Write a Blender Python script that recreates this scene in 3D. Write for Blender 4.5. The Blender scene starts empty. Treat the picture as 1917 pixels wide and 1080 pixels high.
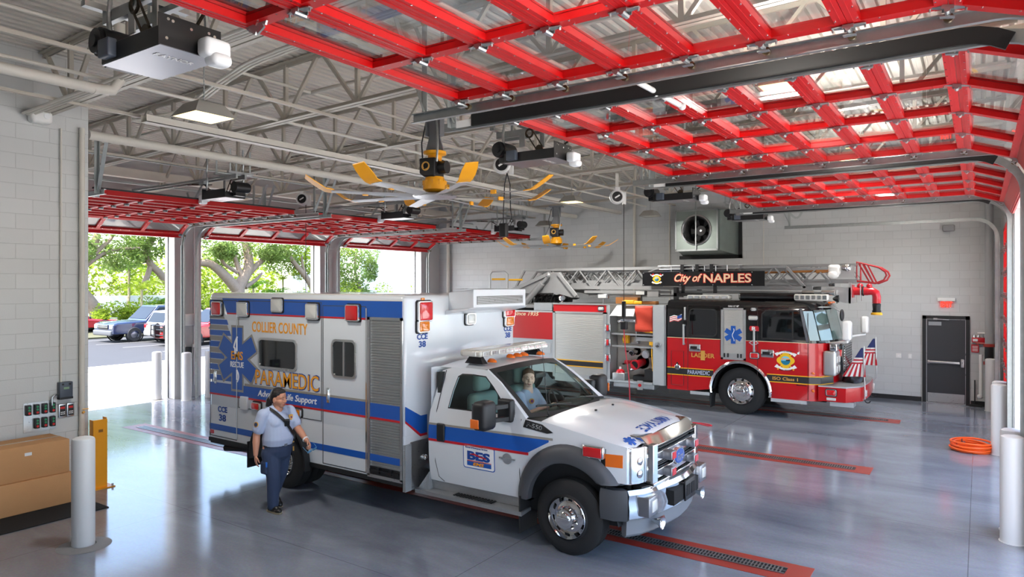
import bpy, bmesh, math, random
from mathutils import Vector as V, Matrix as M, Euler
from math import sin, cos, pi, radians, sqrt, atan2
random.seed(7)
SC = bpy.context.scene
COL = SC.collection
def lin(c):
    return tuple(((x/255.)/12.92 if x/255. <= .04045 else ((x/255.+.055)/1.055)**2.4) for x in c)
MATS = {}
def mat(name, rgb, rough=.5, metal=0., coat=0., noise=0., nscale=6., bump=0., bscale=40., emit=0., alpha=1., spec=.5, rvar=0.):
    if name in MATS: return MATS[name]
    m = bpy.data.materials.new(name); m.use_nodes = True
    nt = m.node_tree; b = nt.nodes['Principled BSDF']
    c = lin(rgb)
    b.inputs['Base Color'].default_value = (*c, 1)
    b.inputs['Roughness'].default_value = rough
    b.inputs['Metallic'].default_value = metal
    b.inputs['Specular IOR Level'].default_value = spec
    b.inputs['Coat Weight'].default_value = coat
    b.inputs['Coat Roughness'].default_value = .06
    if emit:
        b.inputs['Emission Color'].default_value = (*c, 1); b.inputs['Emission Strength'].default_value = emit
    if noise or bump or rvar:
        tc = nt.nodes.new('ShaderNodeTexCoord')
        n = nt.nodes.new('ShaderNodeTexNoise'); n.inputs['Scale'].default_value = nscale; n.inputs['Detail'].default_value = 5
        nt.links.new(tc.outputs['Object'], n.inputs['Vector'])
        if noise:
            r = nt.nodes.new('ShaderNodeMapRange'); r.inputs[3].default_value = 1-noise; r.inputs[4].default_value = 1+noise
            nt.links.new(n.outputs['Fac'], r.inputs[0])
            mx = nt.nodes.new('ShaderNodeMix'); mx.data_type = 'RGBA'; mx.blend_type = 'MULTIPLY'; mx.inputs[0].default_value = 1
            mx.inputs[6].default_value = (*c, 1)
            nt.links.new(r.outputs[0], mx.inputs[7]); nt.links.new(mx.outputs[2], b.inputs['Base Color'])
        if rvar:
            r2 = nt.nodes.new('ShaderNodeMapRange'); r2.inputs[3].default_value = max(0, rough-rvar); r2.inputs[4].default_value = rough+rvar
            nt.links.new(n.outputs['Fac'], r2.inputs[0]); nt.links.new(r2.outputs[0], b.inputs['Roughness'])
        if bump:
            n2 = nt.nodes.new('ShaderNodeTexNoise'); n2.inputs['Scale'].default_value = bscale; n2.inputs['Detail'].default_value = 3
            nt.links.new(tc.outputs['Object'], n2.inputs['Vector'])
            bp = nt.nodes.new('ShaderNodeBump'); bp.inputs['Strength'].default_value = bump; bp.inputs['Distance'].default_value = .02
            nt.links.new(n2.outputs['Fac'], bp.inputs['Height']); nt.links.new(bp.outputs['Normal'], b.inputs['Normal'])
    MATS[name] = m; return m
def glass(name, tint=(.85, .92, .9), refl=1.0, rough=0.0):
    if name in MATS: return MATS[name]
    m = bpy.data.materials.new(name); m.use_nodes = True; nt = m.node_tree
    nt.nodes.clear()
    o = nt.nodes.new('ShaderNodeOutputMaterial'); mx = nt.nodes.new('ShaderNodeMixShader')
    t = nt.nodes.new('ShaderNodeBsdfTransparent'); t.inputs[0].default_value = (*tint, 1)
    g = nt.nodes.new('ShaderNodeBsdfGlossy'); g.inputs['Roughness'].default_value = rough
    f = nt.nodes.new('ShaderNodeLayerWeight'); f.inputs[0].default_value = .5   # Schlick from the facing angle, the same from both sides of the sheet
    p5 = nt.nodes.new('ShaderNodeMath'); p5.operation = 'POWER'; p5.inputs[1].default_value = 5; nt.links.new(f.outputs['Facing'], p5.inputs[0])
    k = nt.nodes.new('ShaderNodeMath'); k.operation = 'MULTIPLY_ADD'; k.inputs[1].default_value = .9*refl; k.inputs[2].default_value = .04*refl
    nt.links.new(p5.outputs[0], k.inputs[0]); nt.links.new(k.outputs[0], mx.inputs[0])
    nt.links.new(t.outputs[0], mx.inputs[1]); nt.links.new(g.outputs[0], mx.inputs[2]); nt.links.new(mx.outputs[0], o.inputs[0])
    MATS[name] = m; return m

class MB:
    def __init__(s): s.v = []; s.f = []; s.m = []
    def add(s, vs, fs, mi=0):
        n = len(s.v); s.v += [tuple(p) for p in vs]; s.f += [tuple(i+n for i in f) for f in fs]; s.m += [mi]*len(fs); return s
    def join(s, o, T=None, mi=None):
        n = len(s.v); s.v += [tuple((T @ V(p)) if T else p) for p in o.v]; s.f += [tuple(i+n for i in f) for f in o.f]
        s.m += ([mi]*len(o.f) if mi is not None else o.m); return s
    def hexa(s, p, mi=0):   # 8 points: bottom 0-3 ccw, top 4-7
        return s.add(p, [(3,2,1,0),(4,5,6,7),(0,1,5,4),(1,2,6,5),(2,3,7,6),(3,0,4,7)], mi)
    def box(s, a, b, mi=0, T=None):
        x0,x1 = sorted((a[0],b[0])); y0,y1 = sorted((a[1],b[1])); z0,z1 = sorted((a[2],b[2]))
        p = [(x0,y0,z0),(x1,y0,z0),(x1,y1,z0),(x0,y1,z0),(x0,y0,z1),(x1,y0,z1),(x1,y1,z1),(x0,y1,z1)]
        if T: p = [T @ V(q) for q in p]
        return s.hexa(p, mi)
    def cbox(s, c, d, mi=0, T=None):
        return s.box([c[i]-d[i]/2 for i in range(3)], [c[i]+d[i]/2 for i in range(3)], mi, T)
    def rbox(s, a, b, r, mi=0, T=None, n=3):   # box with rounded vertical-plan corners and chamfered top/bottom
        x0,x1 = sorted((a[0],b[0])); y0,y1 = sorted((a[1],b[1])); z0,z1 = sorted((a[2],b[2]))
        r = min(r, (x1-x0)/2.01, (y1-y0)/2.01, (z1-z0)/2.01)
        def ring(ins, z):
            o = []
            rr = max(r-ins, 1e-4)
            for cx, cy, a0 in ((x1-r,y1-r,0),(x0+r,y1-r,pi/2),(x0+r,y0+r,pi),(x1-r,y0+r,1.5*pi)):
                for i in range(n+1):
                    t = a0+i*pi/2/n; o.append((cx+rr*cos(t), cy+rr*sin(t), z))
            return o
        rings = []
        for i in range(n+1):
            t = i*pi/2/n; rings.append(ring(r*(1-sin(t))*.999, z0+r*(1-cos(t))))
        for i in range(n, -1, -1):
            t = i*pi/2/n; rings.append(ring(r*(1-sin(t))*.999, z1-r*(1-cos(t))))
        if T: rings = [[T @ V(q) for q in R] for R in rings]
        return s.rings(rings, True, True, mi)
    def rings(s, R, cap0=False, cap1=False, mi=0, closed=True):
        n = len(R[0]); vs = [p for r in R for p in r]; fs = []
        for i in range(len(R)-1):
            for j in range(n if closed else n-1):
                k = (j+1) % n; fs.append((i*n+j, i*n+k, (i+1)*n+k, (i+1)*n+j))
        if cap0: fs.append(tuple(range(n-1, -1, -1)))
        if cap1: fs.append(tuple((len(R)-1)*n+j for j in range(n)))
        return s.add(vs, fs, mi)
    def tube(s, pts, r, n=8, mi=0, cap=True, closed=False):
        pts = [V(p) for p in pts]; m = len(pts)
        rs = r if isinstance(r, (list, tuple)) else [r]*m
        R = []; up = None
        for i in range(m):
            a = pts[i-1] if (i or closed) else pts[0]; b = pts[(i+1) % m] if (i < m-1 or closed) else pts[-1]
            d = (b-a)
            if d.length < 1e-9: d = V((0,0,1))
            d.normalize()
            if up is None: up = V((0,0,1)) if abs(d.z) < .9 else V((1,0,0))
            x = d.cross(up)
            if x.length < 1e-6: x = d.orthogonal()
            x.normalize(); up = x.cross(d).normalized()
            R.append([pts[i]+(x*cos(2*pi*j/n)+up*sin(2*pi*j/n))*rs[i] for j in range(n)])
        if closed: R.append(R[0]); cap = False
        return s.rings(R, cap, cap, mi)
    def cyl(s, p, q, r, n=16, r2=None, mi=0): return s.tube([p, q], [r, r if r2 is None else r2], n, mi)
    def bar(s, p, q, w, h, up=(0,0,1), mi=0):
        p, q = V(p), V(q); d = (q-p).normalized(); u = V(up); x = d.cross(u)
        if x.length < 1e-5: x = d.orthogonal()
        x.normalize(); u = x.cross(d).normalized()
        f = lambda c: [c-x*w/2-u*h/2, c+x*w/2-u*h/2, c+x*w/2+u*h/2, c-x*w/2+u*h/2]
        return s.rings([f(p), f(q)], True, True, mi)
    def lathe(s, prof, o, axis='y', n=32, mi=0, sgn=1, cap=False):
        R = []
        for r, a in prof:
            ring = []
            for j in range(n):
                t = 2*pi*j/n; c, d = r*cos(t), r*sin(t)
                p = {'y': (c, sgn*a, d), 'x': (sgn*a, c, d), 'z': (c, d, sgn*a)}[axis]
                ring.append((o[0]+p[0], o[1]+p[1], o[2]+p[2]))
            R.append(ring)
        return s.rings(R, cap, cap, mi)
    def prism(s, poly, f, w0, w1, mi=0):   # f(u,v,w)->xyz
        n = len(poly); a = [f(u, v, w0) for u, v in poly]; b = [f(u, v, w1) for u, v in poly]
        return s.rings([a, b], True, True, mi)
    def ball(s, c, r, nu=12, nv=8, mi=0, T=None):
        r = r if isinstance(r, (list, tuple)) else (r, r, r); R = []
        for i in range(nv+1):
            t = pi*i/nv; k = max(sin(t), 1e-3)
            R.append([V((r[0]*k*cos(2*pi*j/nu), r[1]*k*sin(2*pi*j/nu), -r[2]*cos(t))) for j in range(nu)])
        if T: R = [[T @ p for p in q] for q in R]
        return s.rings([[p+V(c) for p in q] for q in R], False, False, mi)
    def grid(s, fn, us, vs, mi=0, thick=None):
        nu, nv = len(us), len(vs)
        P = [fn(u, v) for u in us for v in vs]
        F = [(i*nv+j, (i+1)*nv+j, (i+1)*nv+j+1, i*nv+j+1) for i in range(nu-1) for j in range(nv-1)]
        return s.add(P, F, mi)
    def torus(s, c, R, r, axis='z', n=32, k=8, a0=0, a1=2*pi, mi=0):
        full = abs(a1-a0-2*pi) < 1e-6; pts = []
        for i in range(n if full else n+1):
            t = a0+(a1-a0)*i/n; a, b = R*cos(t), R*sin(t)
            p = {'z': (a, b, 0), 'y': (a, 0, b), 'x': (0, a, b)}[axis]; pts.append(V(c)+V(p))
        return s.tube(pts, r, k, mi, True, full)
    def frame(s, a, b, c, d, w, up, h, mi=0): pass
OFF = {}
def off(o):
    r = V((0,0,0))
    return OFF.get(o, V((0,0,0)))
def build(name, mb, mats, parent=None, origin=None, angle=35, bevel=0, bseg=2, subd=0, flip=False, solid=0):
    me = bpy.data.meshes.new(name)
    o = V(origin) if origin is not None else (off(parent) if parent else V((0,0,0)))
    me.from_pydata([tuple(V(p)-o) for p in mb.v], [], mb.f)
    mats = mats if isinstance(mats, (list, tuple)) else [mats]
    for m in mats: me.materials.append(m)
    if len(mats) > 1: me.polygons.foreach_set('material_index', mb.m)
    bm = bmesh.new(); bm.from_mesh(me); bmesh.ops.remove_doubles(bm, verts=bm.verts, dist=1e-5)
    bmesh.ops.recalc_face_normals(bm, faces=bm.faces); bm.to_mesh(me); bm.free()
    me.polygons.foreach_set('use_smooth', [True]*len(me.polygons))
    me.set_sharp_from_angle(angle=radians(angle))
    ob = bpy.data.objects.new(name, me); COL.objects.link(ob)
    if solid:
        md = ob.modifiers.new('s', 'SOLIDIFY'); md.thickness = solid; md.offset = 0
    if subd:
        md = ob.modifiers.new('u', 'SUBSURF'); md.levels = md.render_levels = subd
    if bevel:
        md = ob.modifiers.new('b', 'BEVEL'); md.width = bevel; md.segments = bseg; md.limit_method = 'ANGLE'; md.angle_limit = radians(40); md.harden_normals = True
    if parent:
        ob.parent = parent; OFF[ob] = o
    else:
        ob.location = o; OFF[ob] = o
    return ob
def tag(o, label, cat, group=None, kind=None):
    o['label'] = label; o['category'] = cat
    if group: o['group'] = group
    if kind: o['kind'] = kind
    return o
def thing(name, label, cat, loc=(0,0,0), group=None):
    o = bpy.data.objects.new(name, None); COL.objects.link(o); o.location = loc; o.empty_display_size = .1
    OFF[o] = V(loc); return tag(o, label, cat, group)
def solo(name, mb, mats, label, cat, group=None, kind=None, origin=None, **k):
    if origin is None:
        xs, ys, zs = zip(*mb.v); origin = ((min(xs)+max(xs))/2, (min(ys)+max(ys))/2, min(zs))
    return tag(build(name, mb, mats, None, origin, **k), label, cat, group, kind)
def struct(name, mb, mats, **k):
    o = build(name, mb, mats, None, (0,0,0), **k); o['kind'] = 'structure'; return o
def copy_tree(o, parent=None):
    c = o.copy(); COL.objects.link(c); c.parent = parent
    for ch in o.children: copy_tree(ch, c)
    return c
def dup(root, loc=None, rotz=None, label=None, group=None):
    c = copy_tree(root)
    if loc is not None: c.location = loc
    if rotz is not None: c.rotation_euler = (0, 0, rotz)
    if label: c['label'] = label
    if group: c['group'] = group
    return c
def dupart(o, loc=None, rot=None, parent=None):
    c = copy_tree(o, parent or o.parent)
    if loc is not None: c.location = loc
    if rot is not None: c.rotation_euler = rot
    return c
def text_mb(s, w, h, bold=0., shear=0., depth=.004, space=1., res=3):
    cu = bpy.data.curves.new('t', 'FONT'); cu.body = s; cu.size = 1; cu.extrude = .01; cu.offset = bold; cu.shear = shear; cu.resolution_u = res; cu.space_character = space
    ob = bpy.data.objects.new('t', cu); COL.objects.link(ob)
    dg = bpy.context.evaluated_depsgraph_get(); me = bpy.data.meshes.new_from_object(ob.evaluated_get(dg))
    mb = MB(); vs = [tuple(v.co) for v in me.vertices]
    xs = [v[0] for v in vs]; ys = [v[1] for v in vs]
    x0, x1, y0, y1 = min(xs), max(xs), min(ys), max(ys)
    sx = w/(x1-x0) if w else h/(y1-y0); sy = h/(y1-y0) if h else sx
    vs = [((v[0]-(x0+x1)/2)*sx, (v[1]-(y0+y1)/2)*sy, v[2]*depth/.02) for v in vs]
    mb.add(vs, [tuple(p.vertices) for p in me.polygons])
    COL.objects.unlink(ob); bpy.data.objects.remove(ob); bpy.data.meshes.remove(me); bpy.data.curves.remove(cu)
    return mb
def frame(c, right, up):
    r = V(right).normalized(); u = V(up); u = (u-r*u.dot(r)).normalized(); n = r.cross(u)
    return M(((r.x,u.x,n.x,c[0]),(r.y,u.y,n.y,c[1]),(r.z,u.z,n.z,c[2]),(0,0,0,1)))
def lettering(name, s, c, right, up, w, h, m, parent, **k):
    mb = MB().join(text_mb(s, w, h, **k), frame(c, right, up))
    return build(name, mb, m, parent, angle=60)
def circle(n, r, cx=0, cy=0, a0=0): return [(cx+r*cos(a0+2*pi*i/n), cy+r*sin(a0+2*pi*i/n)) for i in range(n)]
def rrect(x0, y0, x1, y1, r, n=4):
    o = []
    for cx, cy, a in ((x1-r,y1-r,0),(x0+r,y1-r,pi/2),(x0+r,y0+r,pi),(x1-r,y0+r,1.5*pi)):
        o += [(cx+r*cos(a+i*pi/2/n), cy+r*sin(a+i*pi/2/n)) for i in range(n+1)]
    return o
def star_of_life(R, w):   # six bars
    pts = []
    for i in range(6):
        a = pi/2+i*pi/3; d = V((cos(a), sin(a))); x = V((-d.y, d.x))
        b = pi/2+i*pi/3-pi/6
        pts.append(V((cos(b), sin(b)))*(w/2/sin(pi/6))*1.0)
        pts.append(d*R-x*w/2); pts.append(d*R+x*w/2)
    return [tuple(p) for p in pts]
FY = lambda y0: (lambda u, v, w=0: (u, y0-w, v))      # plate on a wall facing -Y
FX = lambda x0: (lambda u, v, w=0: (x0+w, u, v))      # plate on a wall facing +X
# shared materials
steel = mat('galvanised steel', (168,172,172), .38, .9, noise=.18, nscale=14)
chrome = mat('chrome', (225,225,225), .07, 1.)
alu = mat('brushed aluminium', (200,200,200), .3, 1., rvar=.08, nscale=30)
black_metal = mat('black painted metal', (22,22,24), .4)
black_plastic = mat('black plastic', (28,28,30), .5)
rubber = mat('tyre rubber', (32,32,33), .75, bump=.1)
white_paint = mat('white paint', (232,232,230), .3, coat=.4)
offwhite = mat('painted steel', (214,210,200), .5, noise=.05)
red_paint = mat('red door paint', (180,6,10), .38, coat=.06, spec=.3)
grey_paint = mat('grey bollard sleeve', (206,208,210), .42)
conc_dark = mat('dark rubber base', (30,31,33), .6)
# ------------------------------------------------------------------ setting
def node_floor():
    m = bpy.data.materials.new('polished concrete'); m.use_nodes = True; nt = m.node_tree; b = nt.nodes['Principled BSDF']; L = nt.links.new; N = nt.nodes.new
    tc = N('ShaderNodeTexCoord')
    n1 = N('ShaderNodeTexNoise'); n1.inputs['Scale'].default_value = .55; n1.inputs['Detail'].default_value = 7; n1.inputs['Roughness'].default_value = .62; n1.inputs['Distortion'].default_value = .6
    mp = N('ShaderNodeMapping'); mp.inputs['Scale'].default_value = (.55, 1.6, 1); L(tc.outputs['Object'], mp.inputs[0]); L(mp.outputs[0], n1.inputs['Vector'])
    n2 = N('ShaderNodeTexNoise'); n2.inputs['Scale'].default_value = 38; n2.inputs['Detail'].default_value = 4; L(tc.outputs['Object'], n2.inputs['Vector'])
    cr = N('ShaderNodeValToRGB'); e = cr.color_ramp.elements
    e[0].position = .3; e[0].color = (*lin((108,115,127)), 1); e[1].position = .72; e[1].color = (*lin((158,165,176)), 1)
    L(n1.outputs['Fac'], cr.inputs[0])
    mx = N('ShaderNodeMix'); mx.data_type = 'RGBA'; mx.blend_type = 'MULTIPLY'; mx.inputs[0].default_value = .35
    L(cr.outputs[0], mx.inputs[6]); L(n2.outputs['Color'], mx.inputs[7])
    # saw-cut joints
    sx = N('ShaderNodeSeparateXYZ'); L(tc.outputs['Object'], sx.inputs[0])
    def joint(out, period, phase):
        a = N('ShaderNodeMath'); a.operation = 'ADD'; a.inputs[1].default_value = phase; L(out, a.inputs[0])
        p = N('ShaderNodeMath'); p.operation = 'PINGPONG'; p.inputs[1].default_value = period/2; L(a.outputs[0], p.inputs[0])
        l = N('ShaderNodeMath'); l.operation = 'LESS_THAN'; l.inputs[1].default_value = .005; L(p.outputs[0], l.inputs[0]); return l
    ja = joint(sx.outputs[1], 4.67, -9.62+4.67*3); jb = joint(sx.outputs[0], 4.2, 16.9)
    mxx = N('ShaderNodeMath'); mxx.operation = 'MAXIMUM'; L(ja.outputs[0], mxx.inputs[0]); L(jb.outputs[0], mxx.inputs[1])
    m2 = N('ShaderNodeMix'); m2.data_type = 'RGBA'; m2.inputs[7].default_value = (*lin((70,72,76)), 1); L(mx.outputs[2], m2.inputs[6])
    k = N('ShaderNodeMath'); k.operation = 'MULTIPLY'; k.inputs[1].default_value = .6; L(mxx.outputs[0], k.inputs[0]); L(k.outputs[0], m2.inputs[0])
    L(m2.outputs[2], b.inputs['Base Color'])
    rr = N('ShaderNodeMapRange'); rr.inputs[3].default_value = .06; rr.inputs[4].default_value = .2; L(n1.outputs['Fac'], rr.inputs[0]); L(rr.outputs[0], b.inputs['Roughness'])
    b.inputs['Specular IOR Level'].default_value = .6
    n3 = N('ShaderNodeTexNoise'); n3.inputs['Scale'].default_value = 2.2; L(tc.outputs['Object'], n3.inputs['Vector'])
    bp = N('ShaderNodeBump'); bp.inputs['Strength'].default_value = .06; bp.inputs['Distance'].default_value = .01; L(n3.outputs['Fac'], bp.inputs['Height']); L(bp.outputs[0], b.inputs['Normal'])
    return m
def node_block(name, rgb, axis):
    m = bpy.data.materials.new(name); m.use_nodes = True; nt = m.node_tree; b = nt.nodes['Principled BSDF']; L = nt.links.new; N = nt.nodes.new
    tc = N('ShaderNodeTexCoord'); s = N('ShaderNodeSeparateXYZ'); L(tc.outputs['Object'], s.inputs[0])
    c = N('ShaderNodeCombineXYZ'); L(s.outputs[axis], c.inputs[0]); L(s.outputs[2], c.inputs[1])
    br = N('ShaderNodeTexBrick'); L(c.outputs[0], br.inputs['Vector']); br.inputs['Scale'].default_value = 1
    br.inputs['Brick Width'].default_value = .4064; br.inputs['Row Height'].default_value = .2032; br.inputs['Mortar Size'].default_value = .005; br.inputs['Mortar Smooth'].default_value = .6
    d = lambda k: (*lin(tuple(min(255, x*k) for x in rgb)), 1)
    br.inputs['Color1'].default_value = d(1); br.inputs['Color2'].default_value = d(.975); br.inputs['Mortar'].default_value = d(.9)
    L(br.outputs['Color'], b.inputs['Base Color']); b.inputs['Roughness'].default_value = .5
    n = N('ShaderNodeTexNoise'); n.inputs['Scale'].default_value = 60; L(tc.outputs['Object'], n.inputs['Vector'])
    a = N('ShaderNodeMath'); a.operation = 'MULTIPLY_ADD'; a.inputs[1].default_value = -1.; L(br.outputs['Fac'], a.inputs[0]); 
    k = N('ShaderNodeMath'); k.operation = 'MULTIPLY'; k.inputs[1].default_value = .35; L(n.outputs['Fac'], k.inputs[0]); L(k.outputs[0], a.inputs[2])
    bp = N('ShaderNodeBump'); bp.inputs['Strength'].default_value = .45; bp.inputs['Distance'].default_value = .006; L(a.outputs[0], bp.inputs['Height']); L(bp.outputs[0], b.inputs['Normal'])
    return m
FLOOR = node_floor()
BLK_Y = node_block('painted block wall', (200,203,204), 0)
BLK_X = node_block('painted block wall side', (206,208,207), 1)
stucco = mat('grey wall paint', (196,196,196), .6, bump=.1)
white_stucco = mat('white exterior stucco', (236,236,232), .7)
XB, XF, YF, YN = -16.9, .47, 19.87, -4.0      # back wall, front wall inside face, far wall, near end
struct('floor', MB().box((XB-.02,YN,-.15),(XF+.35,YF+.2,0)), FLOOR)
apron = mat('sunlit pale concrete', (206,203,196), .8, noise=.06, nscale=1.2)
asph = mat('asphalt', (42,43,47), .85, noise=.2, nscale=1.5, bump=.2, bscale=60)
struct('pavement', MB().box((-25.5,-30,-.2),(XB-.02,60,-.015)), apron)
struct('pavement_front', MB().box((XF+.35,-40,-.2),(40,60,-.015)), apron)
struct('road', MB().box((-39.5,-40,-.25),(-25.5,90,-.03)), asph)
mulch = mat('planting bed soil', (66,66,42), .9, noise=.35, nscale=2)
struct('land', MB().box((-110,-60,-.25),(-39.5,160,.05)), mulch)
# walls
struct('wall_far', MB().box((XB-.3,YF,0),(XF+.3,YF+.25,6.6)), BLK_Y)
XL, YC = -10.72, 4.77
m = MB(); m.box((XL-.22,YN,0),(XL,YC,6.6)); struct('wall_left', m, BLK_X)
m = MB(); m.box((XB-.3,YC-.22,0),(XL-.22,YC-.001,6.6)); struct('wall_inner', m, BLK_Y)
# back wall: header, pillars; openings
BO = [(5.62,9.55),(10.27,14.2),(15.0,18.85)]
HB = 4.12
m = MB(); w0, w1 = XB-.3, XB+.02
ys = [YC-.25]+[y for o in BO for y in o]+[YF+.2]
for a, b in zip(ys[0::2], ys[1::2]): m.box((w0,a,0),(w1,b,HB))
m.box((w0,ys[0],HB),(w1,ys[-1],6.6)); struct('wall_back', m, stucco)
m = MB()                                              # white outside reveal round each opening
for a, b in BO:
    m.box((w0-.12,b-.0,-.01),(w0+.05,b+.2,HB+.1)); m.box((w0-.12,a-.2,-.01),(w0+.05,a,HB+.1)); m.box((w0-.12,a-.2,HB),(w0+.05,b+.2,HB+.25))
struct('trim_1', m, white_stucco)
FO = [(.4,4.5),(5.2,9.22),(9.93,13.93),(14.6,18.65)]
HF = 4.15
m = MB(); ys = [YN]+[y for o in FO for y in o]+[YF+.2]
for a, b in zip(ys[0::2], ys[1::2]): m.box((XF,a,0),(XF+.3,b,HF))
m.box((XF,YN,HF),(XF+.3,YF+.2,6.6)); struct('wall_front', m, stucco)
m = MB()
for a, b in FO[:3]:
    m.box((XF+.3,b-.03,0),(XF+.42,b+.18,HF+.1)); m.box((XF+.3,a-.18,0),(XF+.42,a+.03,HF+.1)); m.box((XF+.3,a-.18,HF-.03),(XF+.42,b+.18,HF+.2))
struct('trim_2', m, white_stucco)
# wall_near is open towards the camera's own side; close the far end of the near side well behind the camera
struct('wall_near', MB().box((XL-.3,YN-.25,0),(XF+.3,YN,6.6)), BLK_Y)
# black base trim
m = MB(); m.box((XB+.02,YF-.02,0),(-1.2,YF,.11)); m.box((-.18,YF-.02,0),(XF,YF,.11)); struct('baseboard_far', m, conc_dark)
struct('baseboard_left', MB().box((XL,YN,0),(XL+.02,YC,.11)), conc_dark)
# small galvanised flat ceiling deck: ribs run across the bays, roof rises to the front
zr = lambda x: 6.16+.022*(x+9)
deck = mat('painted roof deck', (204,199,190), .6, noise=.04)
m = MB(); x = XB-.3; prof = []
while x < XF+.5:
    for dx, dz in ((0,.0),(.035,0),(.05,.045),(.105,.045),(.12,0)): prof.append((x+dx, dz))
    x += .152
R = [[(px, y, zr(px)+dz) for px, dz in prof] for y in (YN-.3, YF+.2)]
m.rings(R, closed=False); struct('ceiling', m, deck, angle=20)
m = MB(); m.hexa([(XB-.4,YN-.3,zr(XB)+.06),(XF+.6,YN-.3,zr(XF)+.06),(XF+.6,YF+.4,zr(XF)+.06),(XB-.4,YF+.4,zr(XB)+.06),(XB-.4,YN-.3,zr(XB)+.3),(XF+.6,YN-.3,zr(XF)+.3),(XF+.6,YF+.4,zr(XF)+.3),(XB-.4,YF+.4,zr(XB)+.3)])
struct('roof_slab', m, deck)
# ------------------------------------------------------------------ floor drains
strip = mat('red floor paint', (158,52,42), .35, noise=.12, nscale=5, rvar=.1)
grate = mat('steel drain grate', (150,152,154), .35, .85)
dark = mat('dark void', (12,12,13), .9)
def drain(y):
    t = thing('floor_drain', '', 'drain', (-7.9, y, 0), 'trench drains in the bay floors')
    build('red_border', MB().box((-14.42,y-.235,.0005),(-1.39,y+.235,.003)), strip, t)
    m = MB(); m.box((-14.15,y-.075,.003),(-1.62,y+.075,.0045)); build('trench', m, dark, t)
    g = MB()
    for s in (-.078, .078): g.box((-14.15,y+s-.008,.0045),(-1.62,y+s+.008,.012))
    g.box((-14.15,y-.006,.0045),(-1.62,y+.006,.011)); x = -14.13
    while x < -1.64: g.box((x,y-.075,.0045),(x+.014,y+.075,.0105)); x += .036
    build('grate', g, grate, t); return t
for y, l in ((7.29,'red-bordered trench drain running under the ambulance'),(11.96,'red-bordered trench drain in the empty bay between ambulance and fire truck'),(16.6,'red-bordered trench drain running under the fire truck')):
    drain(y)['label'] = l
# ------------------------------------------------------------------ roof joists
joist_paint = mat('joist paint', (186,180,168), .5)
def joist_proto():
    t = thing('roof_joist', '', 'roof joist', (-8.2,0,0), 'open web roof joists')
    zb = lambda x: 5.29+.022*(x+9); zt = lambda x: zr(x)-.03
    x0, x1 = -16.6, .4
    for nm, z, s in (('bottom_chord', zb, 1), ('top_chord', zt, -1)):
        m = MB()
        for e in (-1, 1):
            m.bar((x0,e*.042,z(x0)),(x1,e*.042,z(x1)),.062,.014); m.bar((x0,e*.014,z(x0)+s*.03),(x1,e*.014,z(x1)+s*.03),.01,.06)
        build(nm, m, joist_paint, t)
    x = -16.9+.78; k = 0; m0 = MB(); n = 0; xs = []
    px = 1.505
    x = -8.42-px*5
    while x < .6:
        for dx, top in ((-px/2+.05, True), (0, False), (px/2-.05, True)):
            a, b = (x, x+dx)
            if b < x0+.05 or b > x1-.05 or a < x0 or a > x1: continue
            m = MB(); m.bar((a+(.03 if dx > 0 else -.03 if dx < 0 else 0),0,zb(a)+.03),(b,0,zt(b)-.02),.044 if dx else .055,.05 if dx else .055,(0,1,0)); build('web_member', m, joist_paint, t)
        x += px
    return t
J = joist_proto(); jy = [4.2+2.25*k for k in range(-2, 7)]
lab = ['painted open web roof joist above the roller operator that reads a name','painted open web roof joist above the brown boxes','painted open web roof joist passing over the near bollard and wall conduit bundle','painted open web roof joist above the lit square light','painted open web roof joist over the roof of the ambulance','painted open web roof joist carrying the near yellow ceiling fan','painted open web roof joist over the empty bay','painted open web roof joist above the ladder of the fire truck','painted open web roof joist next to the far block wall']
for i, y in enumerate(jy):
    o = J if i == 0 else dup(J); o.location = (-8.2, y, 0); o['label'] = lab[i]
# cross bridging angles along Y, tied to bottom chords
m = MB(); bl = ['thin bridging rod across the joists above the boxes','thin bridging rod across the joists above the rear of the ambulance','thin bridging rod across the joists above the ambulance cab','thin bridging rod across the joists just before the rear doors']
for i, x in enumerate((-9.7,-7.6,-5.2,-12.6)):
    z = 5.29+.022*(x+9)-.02
    solo('bridging_rod', MB().bar((x,YN,z),(x,YF,z),.04,.04), joist_paint, bl[i], 'roof bracing', 'bridging rods')
# ------------------------------------------------------------------ overhead sectional doors
pane = glass('door glass', (.93, .95, .95), 1.1)
SH = .49; W = 4.0; ZD = 4.41
def section_proto(t, n=4):
    m = MB(); d = .062
    m.box((.002,0,0),(.066,W,d)); m.box((SH-.066,0,0),(SH-.002,W,d))
    for i in range(n+1):
        y = min(max(i*W/n, .05), W-.05); m.box((.066,y-.042,.001),(SH-.066,y+.042,d-.001))
    # raised profile lines and glazing beads
    for x in (.03,SH-.03): m.box((x-.0025,0,-.003),(x+.0025,W,0))
    fr = build('door_section', m, red_paint, t, angle=25)
    g = MB()
    for i in range(n):
        a = .09 if i == 0 else i*W/n+.042; b = W-.09 if i == n-1 else (i+1)*W/n-.042
        g.box((.066,a,.044),(SH-.066,b,.05))
    build('pane', g, pane, fr)
    s = MB()
    for i in range(n):
        a = .09 if i == 0 else i*W/n+.042; b = W-.09 if i == n-1 else (i+1)*W/n-.042
        for k in range(5):
            y = a+.06+(b-a-.12)*k/4
            for x in (.057, SH-.057): s.cyl((x,y,-.004),(x,y,.0),.006,6)
        for x in (.16,.33):
            for y in (a-.012, b+.012): s.cyl((x,y,-.003),(x,y,.001),.006,6)
    build('screw', s, chrome, fr)
    return fr
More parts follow.
